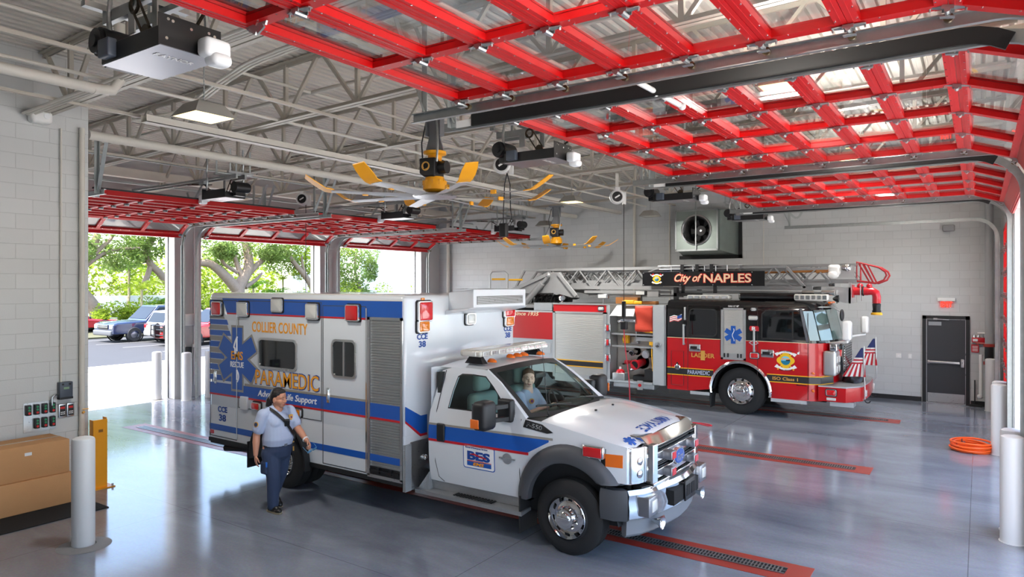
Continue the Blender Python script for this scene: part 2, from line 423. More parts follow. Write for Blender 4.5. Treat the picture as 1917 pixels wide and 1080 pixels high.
def hinge_mb(edge=0):
    m = MB()
    for s in (-1, 1):
        m.hexa([(s*.012,-.03,-.012),(s*.09,-.014,-.012),(s*.09,.014,-.012),(s*.012,.03,-.012),(s*.012,-.03,-.006),(s*.09,-.014,-.006),(s*.09,.014,-.006),(s*.012,.03,-.006)] if s > 0 else
               [(s*.09,-.014,-.012),(s*.012,-.03,-.012),(s*.012,.03,-.012),(s*.09,.014,-.012),(s*.09,-.014,-.006),(s*.012,-.03,-.006),(s*.012,.03,-.006),(s*.09,.014,-.006)])
        m.cyl((s*.085,0,-.03),(s*.085,0,-.004),.006,6)
    m.cyl((0,-.04,-.028),(0,.04,-.028),.016,8); m.box((-.03,-.036,-.026),(.03,-.03,-.004)); m.box((-.03,.03,-.026),(.03,.036,-.004))
    if edge:
        m.cyl((0,0,-.028),(0,edge*.13,-.028),.007,8); m.box((-.035,min(edge*.02,edge*.06),-.05),(.035,max(edge*.02,edge*.06),-.044))
    return m
def roller_mb(edge): return MB().cyl((0,edge*.1,-.028),(0,edge*.13,-.028),.026,14).cyl((0,edge*.094,-.028),(0,edge*.136,-.028),.012,10)
roller_m = mat('roller steel', (120,105,80), .3, .9)
def door_root(label): 
    return thing('overhead_door', label, 'garage door', (0,0,0), None)
# first door: everything built in the frame x along travel, y across, root at y of its near edge
P0 = door_root('open red glazed overhead door directly above, the one nearest the white valve pipe')
sec0 = section_proto(P0); 
hm = build('hinge', hinge_mb(), steel, P0, angle=40)
he = {e: build('edge_hinge', hinge_mb(e), steel, P0, angle=40) for e in (-1, 1)}
for e in (-1, 1): build('roller', roller_mb(e), roller_m, he[e])
botm = MB(); botm.box((0,0,0),(.2,W,.05)); botm.box((.2,0,.01),(.225,W,.04)); botm.box((.03,.06,-.004),(.17,W-.06,0)); bot0 = build('bottom_rail', botm, red_paint, P0, bevel=.006)
eb = MB(); eb.box((-.012,0,-.002),(.004,W,.085)); eb.box((.004,0,.063),(.06,W,.07)); end0 = build('top_rail', eb, red_paint, P0)
fin = MB(); fin.box((-.02,-.02,.085),(.05,W+.02,.115)); fin0 = build('stiffener', fin, black_metal, P0)
def lay(root, first, joints, tiltangles, botang, slim=False):
    """joints: list of (x,z) of section starts; tilt angle per section"""
    def put(src, loc, ang):
        if first and src not in used:
            o = src; used.add(src)
        else: o = copy_tree(src, root)
        o.location = loc; o.rotation_euler = (0, ang, 0); return o
    used = set()
    for i, ((x, z), a) in enumerate(zip(joints, tiltangles)):
        put(sec0, (x,0,z), a)
        if i == 0:
            put(end0, (x,0,z), a); put(fin0, (x,0,z), a)
        else:
            pa = (a+tiltangles[i-1])/2
            for k in range(1, 4): put(hm, (x, k*W/4, z), pa)
        for e, y in ((-1,.05),(1,W-.05)): put(he[e], (x+(.05 if i == 0 else 0), y, z), a if i == 0 else (a+tiltangles[i-1])/2)
    x, z = joints[-1]; a = tiltangles[-1]; xe, ze = x+SH*cos(a), z-SH*sin(a)
    bo = put(bot0, (xe,0,ze), botang)
    if slim: bo.scale = (.38,1,1)
    for e, y in ((-1,.05),(1,W-.05)): put(he[e], (xe,y,ze), (a+botang)/2)
fj = [(-3.57+SH*i, ZD) for i in range(7)]+[(-.14, ZD)]; fa = [0]*7+[radians(19)]
cj = [(.43, 4.13-SH*i) for i in range(8)]; ca = [pi/2]*8
bj = [(-3.93+SH*i, ZD) for i in range(8)]+[(-.01, ZD)]; ba = [0]*8+[radians(33)]
def new_door(label, joints, angs, botang, loc, rz, slim=False):
    r = door_root(label); lay(r, False, joints, angs, botang, slim); r.location = loc; r.rotation_euler = (0,0,rz); return r
G1 = 'raised doors on the driveway side'; 
FD = [(.45),(5.16),(9.87),(14.6)]
DOORS = []
DOORS.append(new_door('open red glazed overhead door whose curved end hangs above the second bollard pair', fj, fa, radians(62), (0,FD[1],0), 0))
DOORS.append(new_door('open red glazed overhead door beside the closed one', fj, fa, radians(62), (0,FD[2],0), 0))
new_door('closed red overhead door standing vertical in front of the fire truck', cj, ca, pi/2, (0,FD[3],0), 0)
BD = [9.5,14.12,18.8]
for y, l in zip(BD, ('open red overhead door over the rear opening with the blue pickup outside','open red overhead door over the middle rear opening, above the ambulance roof','open red overhead door over the rear opening facing the white house')):
    new_door(l, bj, ba, radians(60), (-16.06,y,0), pi, True)
lay(P0, True, fj, fa, radians(62)); P0.location = (0, FD[0], 0)
# ------------------------------------------------------------------ tracks: C channel swept in XZ
def sweep(path, prof, y0, mi=0, mb=None):
    mb = mb or MB(); R = []
    for i, (x, z) in enumerate(path):
        a = path[max(i-1,0)]; b = path[min(i+1,len(path)-1)]; d = V((b[0]-a[0], b[1]-a[1])).normalized(); n = V((-d.y, d.x))
        R.append([(x+n.x*v, y0+u, z+n.y*v) for u, v in prof])
    return mb.rings(R, True, True, mi)
def cprof(e): # channel open towards -e*y... e=+1: web on +y side
    p = [(-.012,-.04),(.024,-.04),(.024,.04),(-.012,.04),(-.012,.034),(.018,.034),(.018,-.034),(-.012,-.034)]
    return [(e*u, v) for u, v in p]
def track_path(x0, zc, xc, r, n=10):
    p = [(x0,zc),(xc,zc)]
    for i in range(1, n+1):
        t = i*pi/2/n; p.append((xc+r*sin(t), zc-r+r*cos(t)))
    p.append((xc+r, .02)); return p
guard = mat('black track cover', (20,20,22), .35)
perf = mat('perforated angle', (176,182,182), .42, .7, noise=.12)
def track(y, e, label, black=False, back=False, hang=True, x0=-4.2, xv=.31):
    t = thing('door_track', label, 'door track', (0,y,0), 'galvanised door tracks')
    f = (lambda pts: [(-16.06-x, z) for x, z in pts]) if back else (lambda pts: pts)
    yy = y+e*.12
    pth = track_path(x0-(.35 if back else 0), ZD-.026, xv-.43 if not back else .05, .43 if not back else .5)
    m = sweep(f(pth), cprof(e), yy); build('rail', m, steel, t, angle=50)
    sx = (lambda x: -16.06-x) if back else (lambda x: x)
    # wall angle behind vertical leg
    xv = pth[-1][0]
    m = MB(); m.box((sx(xv+.035),yy-.03,.0),(sx(xv+.05),yy+.05,3.9)); m.box((sx(xv-.04),yy+e*.028,.0),(sx(xv+.05),yy+e*.034,3.7)); build('wall_angle', m, steel, t)
    if black:
        gp = [(-3.86,ZD-.02),(-.1,ZD-.02)]+[(-.1+.43*sin(i*pi/16), ZD-.02-.43+.43*cos(i*pi/16)) for i in range(1,4)]
        m = sweep(f(gp), [(e*.028,-.03),(e*.05,-.03),(e*.05,.075),(e*.028,.075)], yy); build('track_guard', m, guard, t)
        s = MB(); s.box((sx(-4.05),yy+e*.025,ZD-.045),(sx(-3.8),yy+e*.029,ZD+.02)); build('maker_label', s, white_paint, t)
    if hang:
        for xh in ((x0+.12,) if not back else (x0-.2, x0+1.9)):
            zt = 5.28+.022*(sx(xh)+9)
            m = MB(); m.box((sx(xh)-.03,yy+e*.03,ZD-.04),(sx(xh)+.03,yy+e*.036,zt)); m.box((sx(xh)-.03,yy+e*.03,ZD-.04),(sx(xh)-.024,yy+e*.09,zt))
            build('hanger', m, perf, t)
            m = MB().bar((sx(xh+.02),yy+e*.03,ZD),(sx(xh-.42),yy+e*.1,zt),.006,.06,(0,1,0)); build('brace', m, perf, t)
    return t
names = ['above the mopped bay by the camera','next to the near valve pipe','beyond the first pillar','next to the coiled orange hose','in front of the ladder nozzle','by the exit door corner']
for i, y in enumerate(FD):
    if i: track(y, -1, ['','door track with black cover strip next to the near valve pipe','door track with black cover strip ending by the second black operator','plain door track by the upright hinges of the closed door'][i], black=(i < 4), xv=[0,.5,.42,.42][i])
    track(y+W, 1, 'bare galvanised door track '+['carrying the far edge of the front door overhead','carrying the far edge of the second open front door','carrying the far edge of the third open front door','curving down to the closed door beside the corner pipe'][i], hang=True, xv=[.5,.5,.415,.32][i])
for i, y in enumerate(BD):
    track(y-W, -1, 'galvanised rear track at the '+['block wall side of the rear door over the pickup','ambulance side of the middle rear door','far side of the pillar behind the ambulance roof'][i], back=True)
    track(y, 1, 'galvanised rear track ending beside the '+['first','second','third'][i]+' rear opening pillar', back=True)
# ------------------------------------------------------------------ door openers
silver = mat('silver cover plate', (150,152,158), .3, .85)
chain_m = mat('chain', (70,62,50), .45, .8)
ctrl = mat('blue grey control box', (72,80,92), .4)
lens_w = mat('frosted white lens', (238,240,242), .35)
def opener_proto():
    t = thing('door_opener', '', 'door opener', (0,0,0), 'garage door operators')
    m = MB(); m.box((-.36,-.2,.0),(.36,.2,.006)); build('bottom_cover', m, silver, t)
    lettering('lettering', 'RAYNOR', (.17,0,-.002), (0,1,0), (1,0,0), .26, .055, white_paint, t, depth=.002, bold=.01)
    m = MB(); m.box((.352,-.21,.0),(.36,.21,.2)); m.box((-.36,-.205,.005),(.352,-.198,.12)); m.box((-.36,.198,.005),(.352,.205,.16)); m.box((-.36,-.2,.006),(.35,.2,.1)); build('housing', m, black_metal, t, bevel=.004)
    for y, z in ((-.15,.17),(-.12,.165),(.12,.16),(.16,.15),(-.16,.05),(.17,.03),(.0,.15)): build('bolt', MB().cyl((.358,y,z),(.366,y,z),.01,8), chrome, t)
    m = MB(); m.cyl((-.47,-.17,.19),(-.47,.1,.19),.1,20); m.cyl((-.47,-.2,.19),(-.47,-.17,.19),.085,20); m.cyl((-.47,-.215,.19),(-.47,-.2,.19),.045,14); m.box((-.5,-.12,.03),(-.42,.08,.11)); build('motor', m, black_metal, t)
    m = MB(); m.rbox((-.3,-.26,.02),(-.16,-.2,.14),.01); build('control_box', m, ctrl, t)
    m = MB(); m.torus((-.02,-.16,.34),.05,.012,'y',16,6); m.cyl((.12,-.17,.14),(.12,-.14,.14),.045,16); m.bar((-.07,-.16,.35),(.09,-.16,.12),.012,.012); m.bar((.02,-.16,.38),(.165,-.16,.16),.012,.012); build('drive_belt', m, chain_m, t)
    m = MB(); m.rbox((.38,.02,-.02),(.5,.2,.1),.03); m.rbox((.39,.06,-.07),(.52,.2,.01),.035); build('lens', m, lens_w, t)
    m = MB()
    for y in (-.09, .09): m.box((-.55,y-.02,.38),(3.1,y+.02,.42)); m.box((-.55,y-.02,.34),(-.2,y+.02,.38))
    m.box((-.2,-.11,.2),(-.12,-.1,.42)); m.box((.1,-.11,.16),(.16,-.1,.42)); m.box((-.55,-.25,.42),(-.49,.25,.46)); m.box((-.14,-.25,.42),(-.08,.25,.46)); build('rail', m, steel, t)
    for x, y in ((-.52,-.2),(-.52,.2),(-.1,-.2),(-.1,.2)):
        m = MB(); m.box((x-.02,y-.003,.44),(x+.02,y+.003,.85)); m.box((x-.02,y,.44),(x-.014,y+.03,.85)); build('hanger', m, perf, t)
    m = MB(); z0 = .3
    m.tube([(.35,.05,.2+i*.0) for i in (0,)]+[(.6,.02,.33),(1.0,.02,.36)],.012,6); m.cyl((.34,.02,.3),(1.15,.02,.36),.01,6); build('chain', m, chain_m, t)
    # flexible conduits
    for x, y in ((-.43,-.12),(.3,.14)):
        m = MB(); pts = [(x,y,.14+.75*i/40) for i in range(41)]; m.tube([(p[0]+.01*sin(i*.4),p[1],p[2]) for i, p in enumerate(pts)], [.016+.003*(i % 2) for i in range(41)], 8); build('conduit', m, steel, t, angle=20)
    # curved arm to the door
    m = MB(); pts = [(.66,.0,.36),(.9,.0,.12),(.98,.0,.03),(1.04,.0,.0),(1.1,.0,.03),(1.16,.0,.14),(1.2,.0,.22)]
    for a, b in zip(pts, pts[1:]): m.bar(a, b, .008, .05, (0,1,0)) if False else m.bar(a, b, .05, .012, (0,1,0))
    m.box((.56,-.05,.33),(.72,.05,.4)); build('arm', m, perf, t)
    return t
O0 = opener_proto()
ol = ['black door operator with silver belly plate hanging above the boxes bay, big enough to read','black door operator hanging over the ambulance cab','black door operator hanging near the wall reel above the fire truck body','black door operator hanging in front of the exhaust fan']
for i, (y, z) in enumerate(((2.45,4.37),(7.16,4.4),(11.87,4.4),(16.6,4.42))):
    o = O0 if i == 0 else dup(O0); o.location = (-4.5, y, z); o['label'] = ol[i]
for i, (y, l) in enumerate(zip((7.5,12.12,16.8),('black door operator behind the rear of the ambulance, over the pickup opening','black door operator over the middle rear door','black door operator over the rear door by the far wall'))):
    o = dup(O0, (-11.6,y,4.48), pi, l)
# long perforated mounting struts across the bays
sl = ['perforated strut carrying the rear operators','perforated strut above the inner edge of the rear doors']
for i, (x, z) in enumerate(((-12.6,5.15),(-15.2,5.08))):
    m = MB(); m.box((x-.03,4.9,z),(x+.03,19.8,z+.006)); m.box((x-.03,4.9,z),(x-.024,19.8,z+.05))
    y = 4.95
    solo('mounting_strut', m, perf, sl[i], 'strut')
for y, l in zip((7.5,12.12,16.8),('pickup','middle','house')):
    m = MB()
    for d in (-.2,.2): m.box((-11.55,y+d-.03,4.9),(-11.5,y+d+.03,5.2))
# ------------------------------------------------------------------ ambulance
amb_white = mat('ambulance white', (214,219,224), .28, coat=.6)
blue = mat('livery blue', (20,86,176), .35, coat=.3)
red = mat('livery red', (196,20,34), .35, coat=.3)
grey_l = mat('livery grey', (150,146,140), .45)
orange_l = mat('lettering orange', (240,160,30), .45)
dk_blue = mat('lettering navy', (24,70,150), .45)
white_l = mat('lettering white', (240,240,240), .45)
red_lens = mat('red lens', (200,24,30), .15, coat=.8)
clear_lens = mat('clear lens', (205,205,200), .15, coat=.8)
amber_lens = mat('amber lens', (214,120,20), .15, coat=.8)
tread = mat('diamond plate', (176,178,180), .35, .8, bump=.6, bscale=90)
dark_glass = mat('dark tinted window', (24,26,28), .04, spec=.8)
cab_glass = glass('cab glass', (.84,.94,.90), .8)
rub = mat('black rubber', (30,30,31), .65)
flare_m = mat('grey fender flare', (74,76,80), .5, bump=.05, bscale=200)
seat_m = mat('grey green seat', (120,142,138), .8)
dash_m = mat('dark dashboard', (44,46,44), .7)
lit_amber = mat('marker amber', (230,110,20), .2, coat=.6)
slat_m = mat('roller shutter slats', (150,152,152), .42, .55)
A = thing('ambulance', 'white ambulance with blue stripes and orange lettering parked across the near bay', 'ambulance', (-7.0, 7.4, 0))
y0 = 6.2; F = FY(y0)
m = MB(); b0, b1, far = -9.96, -5.83, 8.61
m.rbox((b0,y0,.98),(b1,far,2.77),.055); m.box((b0+.03,y0,.5),(-8.76,far,1.035)); m.box((-7.64,y0,.47),(b1-.03,far,1.035)); m.cyl((b0+.03,y0+.03,.5),(b0+.03,y0+.03,1.03),.0299,16); m.cyl((b1-.03,y0+.03,.47),(b1-.03,y0+.03,1.03),.0299,16); m.box((b0,y0+.03,.5),(b0+.03,far,1.03)); m.box((b1-.03,y0+.03,.47),(b1,far,1.03)); m.box((-8.8,y0+.42,.55),(-7.6,far,1.2))
build('box_body', m, amb_white, A)
c = (-8.2,.42)
arc = [(c[0]+.555*cos(t), c[1]+.555*sin(t)) for t in [pi*i/20 for i in range(21)]]
m = MB(); m.prism(arc[:11]+[(-8.2,1.035),(-7.64,1.035),(-7.64,.48)], F, -.03, .0); m.prism([(-8.76,.48),(-8.76,1.035),(-8.2,1.035)]+arc[10:], F, -.03, .0); build('wheel_arch_panel', m, amb_white, A)
m = MB(); R = []
for i in range(21):
    t = pi*(i/20)*1.06-.1; R.append([F(c[0]+r*cos(t), c[1]+r*sin(t), w) for r, w in ((.52,-.06),(.56,.02),(.60,.09),(.63,.09),(.63,0))])
m.rings(R, True, True); m.box((-8.88,y0-.08,.22),(-8.86,y0+.5,.6)); build('rear_fender', m, rub, A)
build('rub_rail', MB().box((b0-.02,y0+.03,.43),(-8.8,far-.02,.52)).box((b0+.0,y0-.015,.47),(-8.8,y0+.03,.53)), rub, A); build('rub_rail', MB().box((-7.6,y0+.03,.4),(b1,far-.02,.48)).box((-7.62,y0-.012,.42),(b1-.02,y0+.03,.475)), rub, A); build('rear_step', MB().box((b0-.16,y0+.1,.5),(b0,far-.1,.58)), rub, A)
m = MB(); m.box((b0+.05,y0+.5,.35),(b1,far-.5,.5)); m.box((-9.5,6.75,.28),(-4,6.85,.5)); m.box((-9.5,7.95,.28),(-4,8.05,.5)); m.cyl((-8.2,6.4,.405),(-8.2,8.4,.405),.09,12); m.cyl((-3.65,6.5,.36),(-3.65,8.3,.36),.06,12); build('chassis', m, black_metal, A)
# roof trim
m = MB(); m.box((b0+.03,y0-.006,2.695),(b1-.03,y0+.004,2.705)); m.box((b0+.05,y0+.04,2.765),(b1-.05,y0+.06,2.775)); build('roof_molding', m, offwhite, A)
# livery
def plate(name, poly, mt, w0=0., w1=.004, f=F, parent=A, **k): return build(name, MB().prism(poly, f, w0, w1), mt, parent, **k)
plate('blue_band', [(-9.62,2.70),(-9.5,2.475),(-5.86,2.475),(-5.86,2.70)], blue)
plate('red_pinstripe', [(-9.5,2.475),(-9.49,2.452),(-5.86,2.452),(-5.86,2.475)], red)
plate('blue_belt', [(-9.95,1.225),(-9.95,1.39),(-7.4,1.40),(-5.86,1.40),(-5.86,1.225)], blue)
plate('red_belt', [(-9.95,1.197),(-9.95,1.225),(-5.86,1.225),(-5.86,1.197)], red)
plate('grey_belt', [(-9.05,1.39),(-9.05,1.43),(-6.46,1.43),(-6.46,1.40)], grey_l)
plate('low_stripe', [(-9.95,.655),(-9.95,.745),(-8.8,.745),(-8.8,.655)], blue)
plate('low_stripe', [(-7.6,.665),(-7.6,.75),(-5.85,.755),(-5.85,.67)], blue)
for z0, z1, x1 in ((2.56,2.66,-9.62),(2.43,2.49,-9.6),(2.29,2.365,-9.46),(2.12,2.2,-9.39),(1.945,2.03,-9.6),(1.76,1.845,-9.55),(1.59,1.675,-9.6),(1.43,1.51,-9.35)):
    plate('blue_speed_stripe', [(-9.95,z0),(-9.95,z1),(x1-.04,z1),(x1,z0)], blue)
for z0, z1, x1 in ((2.38,2.42,-9.55),(2.21,2.28,-9.45),(2.04,2.11,-9.55),(1.855,1.935,-9.55),(1.685,1.75,-9.6),(1.52,1.58,-9.5)):
    plate('grey_speed_stripe', [(-9.95,z0),(-9.95,z1),(x1-.04,z1),(x1,z0)], grey_l, w1=.003)
sp = star_of_life(.465,.245); so_ = star_of_life(.5,.305)
plate('star_border', [(x-9.23,z+1.79) for x, z in so_], grey_l, w1=.005)
plate('star_of_life', [(x-9.23,z+1.79) for x, z in sp], blue, w1=.008)
m = MB(); m.tube([F(-9.23,z,.011) for z in (2.1,1.9)],.012,6); m.tube([F(-9.23,z,.011) for z in (1.62,1.47)],.012,6)
m.tube([F(-9.23-.075*sin((2.1-z)*9)*(1 if z > 1.95 else .6), z, .011) for z in [2.12-.02*i for i in range(14)]],.014,6); m.tube([F(-9.23+.045*sin((1.62-z)*16), z, .011) for z in [1.62-.015*i for i in range(13)]],.01,6)
build('serpent_staff', m, white_l, A)
R3 = (1,0,0); U3 = (0,0,1)
lettering('lettering', 'EMS', F(-9.23,1.835,.01), R3, U3, .29, .13, orange_l, A, bold=.015)
lettering('lettering', 'RESCUE', F(-9.23,1.70,.01), R3, U3, .33, .085, white_l, A, bold=.015)
lettering('lettering', 'COLLIER COUNTY', F(-8.25,2.285,.003), R3, U3, 1.24, .155, orange_l, A, bold=.012)
lettering('lettering_outline', 'PARAMEDIC', F(-8.09,1.555,.002), R3, U3, 1.42, .235, dk_blue, A, bold=.028)
lettering('lettering', 'PARAMEDIC', F(-8.09,1.555,.006), R3, U3, 1.39, .21, orange_l, A, bold=.006)
lettering('lettering', 'Advanced Life Support', F(-8.08,1.305,.006), R3, U3, 1.3, .12, white_l, A, bold=.012, shear=.2)
lettering('lettering', 'CCE', F(-9.61,.985,.003), R3, U3, .24, .09, dk_blue, A, bold=.03)
lettering('lettering', '38', F(-9.61,.855,.003), R3, U3, .18, .105, dk_blue, A, bold=.03)
# doors: seams, hinges, windows
def seam(x0, x1, z0, z1, nm='door_seam'):
    m = MB(); t = .005
    for a, b in (((x0,z0),(x0,z1)),((x1,z0),(x1,z1)),((x0,z0),(x1,z0)),((x0,z1),(x1,z1))):
        m.box((min(a[0],b[0])-t,y0-.0045,min(a[1],b[1])-t),(max(a[0],b[0])+t,y0+.001,max(a[1],b[1])+t))
    build(nm, m, mat('seam shadow gap', (70,72,76), .6), A)
seam(-9.93,-9.25,.56,2.665); seam(-7.31,-6.49,.5,2.62); seam(-9.2,-7.34,1.06,2.66)
m = MB(); m.box((-9.245,y0-.012,.57),(-9.225,y0,2.64)); build('piano_hinge', m, chrome, A)
m = MB(); m.box((-6.485,y0-.014,.5),(-6.465,y0,2.6)); build('piano_hinge', m, chrome, A)
def window(x0, x1, z0, z1, split=None):
    o = rrect(x0-.03,z0-.03,x1+.03,z1+.03,.08); i = rrect(x0,z0,x1,z1,.06)
    m = MB(); R = [[F(u,v,0) for u, v in o],[F(u,v,.018) for u, v in o],[F(u,v,.018) for u, v in i],[F(u,v,.0) for u, v in i]]; m.rings(R)
    if split: m.box((split-.012,y0-.018,z0),(split+.012,y0,z1))
    fr = build('window_frame', m, alu, A); g = build('window_pane', MB().prism(i, F, .002, .006), dark_glass, fr); return fr
window(-8.69,-7.87,1.72,2.1); window(-7.1,-6.69,1.7,2.15,-6.895)
def handle(x, z):
    m = MB(); m.rbox((x-.03,y0-.012,z-.1),(x+.03,y0,z+.1),.005); m.rbox((x-.018,y0-.03,z-.06),(x+.018,y0-.01,z+.085),.008); build('door_handle', m, chrome, A)
handle(-9.79,1.47); handle(-7.2,1.42)
def lamp(c, w, h, lens, f=F, parent=A, name='warning_light', d=.05):
    m = MB(); x, z = c; o = rrect(x-w/2,z-h/2,x+w/2,z+h/2,.03); i = rrect(x-w/2+.018,z-h/2+.018,x+w/2-.018,z+h/2-.018,.02)
    m.rings([[f(u,v,0) for u, v in o],[f(u,v,d) for u, v in o],[f(u,v,d) for u, v in i],[f(u,v,d-.012) for u, v in i]]); b = build(name, m, chrome, parent, bevel=.004); build('gasket', MB().prism(rrect(x-w/2-.012,z-h/2-.012,x+w/2+.012,z+h/2+.012,.035), f, 0, .012), rub, b)
    m = MB(); m.rings([[f(u,v,d-.014) for u, v in i],[f(u,v,d+.006) for u, v in i],[f(x+(u-x)*.85,z+(v-z)*.85,d+.014) for u, v in i]], True, True)
    build('lens', m, lens, b); return b
for x, l in ((-9.72,red_lens),(-9.06,clear_lens),(-7.5,clear_lens),(-6.71,red_lens)): lamp((x,2.535), .25, .22, l)
sc_ = lamp((-8.27,2.605), .26, .2, clear_lens, name='scene_light', d=.03)
for x, l in ((-8.74,red_lens),(-7.83,amber_lens)): lamp((x,1.125), .2, .12, l)
m = MB(); m.rbox((-9.12,y0-.04,1.04),(-8.95,y0,1.24),.012); build('fuel_door', m, amb_white, A)
m = MB(); m.box((-9.93,y0-.006,.59),(-9.84,y0,.645)); build('reflector', m, red_lens, A)
# roll-up door
fr = MB(); 
for a, b in (((-6.45,.48),(-6.41,2.49)),((-5.885,.48),(-5.85,2.49)),((-6.45,2.455),(-5.85,2.49)),((-6.45,.46),(-5.85,.5))): fr.box((a[0],y0-.016,a[1]),(b[0],y0+.002,b[1]))
fr = build('shutter_frame', fr, alu, A)
m = MB(); z = .6
while z < 2.45: m.rbox((-6.41,y0-.006,z),(-5.885,y0+.004,z+.0325),.004, n=2); z += .034
build('roller_shutter', m, slat_m, A)
m = MB(); m.box((-6.41,y0-.01,.5),(-5.885,y0,.6)); m.box((-6.4,y0-.03,.545),(-5.9,y0-.018,.57)); m.box((-6.26,y0-.036,.53),(-6.23,y0,.6)); m.box((-6.05,y0-.036,.53),(-6.02,y0,.6)); build('lift_bar', m, black_metal, A)
plate('shutter_stripe', [(-6.41,1.225),(-6.41,1.40),(-5.885,1.40),(-5.885,1.225)], blue, w0=.006, w1=.009)
plate('shutter_stripe', [(-6.41,1.197),(-6.41,1.225),(-5.885,1.225),(-5.885,1.197)], red, w0=.006, w1=.009)
plate('shutter_stripe', [(-6.41,.67),(-6.41,.755),(-5.885,.755),(-5.885,.67)], blue, w0=.006, w1=.009)
# diamond plate corner
m = MB(); m.box((-5.845,y0-.008,.36),(-5.80,y0+.1,.93)); m.box((-5.835,y0,.36),(-5.815,y0+.75,.92)); build('corner_guard', m, tread, A)
m = MB(); m.box((-5.82,y0+.1,.38),(-5.812,y0+.7,.95)); build('front_plate', m, alu, A)
m = MB(); m.ball((-5.8,y0+.35,.72),.04,14,10); build('shore_inlet', m, chrome, A)
# box front
G = FX(b1)
for y, lens, w, h, z in ((6.55,red_lens,.27,.26,2.565),(6.52,amber_lens,.22,.16,2.375),(8.43,red_lens,.27,.26,2.54),(8.43,amber_lens,.22,.16,2.36),(7.49,clear_lens,.2,.16,2.43)):
    lamp((y,z), w, h, lens, G)
for y in (6.53,8.43):
    lettering('lettering', 'CCE', (b1+.003,y,2.245), (0,1,0), U3, .2, .075, dk_blue, A, bold=.03); lettering('lettering', '38', (b1+.003,y,2.15), (0,1,0), U3, .13, .08, dk_blue, A, bold=.03)
m = MB(); m.rbox((b1,6.5,2.705),(b1+.02,6.56,2.735),.006); build('marker_light', m, amber_lens, A)
plate('blue_belt', [(6.22,1.225),(6.22,1.40),(6.5,1.25),(6.62,1.25),(6.62,1.02),(6.5,1.02)], blue, f=G)
plate('red_belt', [(6.22,1.197),(6.22,1.225),(6.5,1.02),(6.62,1.02),(6.62,.99),(6.49,.99)], red, f=G)
# air conditioner pod
ac = MB(); ac.hexa([(b1,7.05,2.56),(b1+.42,7.05,2.60),(b1+.42,8.28,2.60),(b1,8.28,2.56),(b1,7.05,2.80),(b1+.42,7.05,2.84),(b1+.42,8.28,2.84),(b1,8.28,2.80)])
ac.hexa([(b1,6.98,2.5),(b1+.36,7.0,2.57),(b1+.36,8.36,2.57),(b1,8.36,2.5),(b1,6.98,2.56),(b1+.4,7.0,2.60),(b1+.4,8.36,2.60),(b1,8.36,2.56)])
pod = build('air_conditioner', ac, amb_white, A, bevel=.01)
m = MB(); m.box((b1+.42,7.12,2.64),(b1+.425,8.2,2.75)); build('grille', m, dark, pod)
m = MB()
for i in range(12): m.box((b1+.425,7.12,2.642+i*.009),(b1+.431,8.2,2.646+i*.009))
for i in range(40):
    for j in range(2): 
        y = 7.08+i*.03; s = .015 if j else -.015
        m.bar((b1+.03,y,2.842),(b1+.4,y+s*8,2.85),.006,.006)
build('grille_mesh', m, alu, pod)
# cab -------------------------------------------------------------
cy0 = 7.4
def itp(t, pts):
    if t <= pts[0][0]: return pts[0][1]
    for (a, p), (b, q) in zip(pts, pts[1:]):
        if t <= b: return p+(q-p)*(t-a)/(b-a)
    return pts[-1][1]
HWZ = [(.45,.955),(.6,.985),(.8,1.005),(1.05,1.012),(1.25,1.0),(1.4,.965)]
HWX = [(-5.6,0),(-3.5,0),(-3.2,-.015),(-2.98,-.06),(-2.85,-.14)]
def hw(x, z): return itp(z, HWZ)+itp(x, HWX)
ZTOP = [(-5.6,1.37),(-4.25,1.40),(-3.9,1.385),(-3.4,1.31),(-3.0,1.235),(-2.85,1.2)]
fx, fz, fr_ = -3.65, .45, .56
def zlo(x):
    b = .5 if x < -4.2 else .5 if x < fx else .86
    d = fr_*fr_-(x-fx)**2
    return max(b, fz+sqrt(d)) if d > 0 else b
xs = [-5.6,-5.45,-5.2,-4.9,-4.6,-4.35,-4.24]+[fx-fr_+.001+i*fr_/9*2 for i in range(10)]+[-3.04,-2.98]
xs = sorted(set(round(x,4) for x in xs)); tv = [i/10 for i in range(11)]
for s in (-1, 1):
    m = MB(); m.grid(lambda x, t: (x, cy0+s*hw(x, zlo(x)+(itp(x,ZTOP)-zlo(x))*t), zlo(x)+(itp(x,ZTOP)-zlo(x))*t), xs, tv)
    build('cab_side', m, amb_white, A, angle=50)
    # inner liner so the panel has depth
    m = MB(); xx = [-5.6,-5.0,-4.25]; m.grid(lambda x, t: (x, cy0+s*(hw(x, .5+.86*t)-.05), .5+.86*t), xx, tv); build('door_lining', m, dash_m, A)
    m = MB(); m.grid(lambda x, t: (x, cy0+s*(hw(x, .6+.6*t)-.16), .35+.9*t), [-4.3,-3.9,-3.4,-3.0], tv); m.grid(lambda x, t: (x, cy0+s*(.4+.6*t), .42+sqrt(max(0,.6**2-(x-fx)**2))), [fx-.6+1.2*i/14 for i in range(15)], [0,1]); build('wheel_liner', m, conc_dark, A)
def on_side(x, z, w, s=-1): return (x, cy0+s*(hw(x,z)+w), z)
def side_strip(name, xz0, xz1, mt, w=.004, n=14):
    """strip between two polylines x->z on the near cab side"""
    m = MB(); x0, x1 = xz0; lo, hi = xz1; X = [x0+(x1-x0)*i/n for i in range(n+1)]
    R = []
    for x in X:
        a, b = lo(x), hi(x); R.append([on_side(x,a,-.002),on_side(x,a,w),on_side(x,(a+b)/2,w),on_side(x,b,w),on_side(x,b,-.002)])
    m.rings(R, True, True); return build(name, m, mt, A, angle=50)
zb0 = lambda x: 1.02+.012*(x+5.6); zt0 = lambda x: 1.185+.012*(x+5.6)
endz = lambda x: 1.03+(x+4.16)*.55
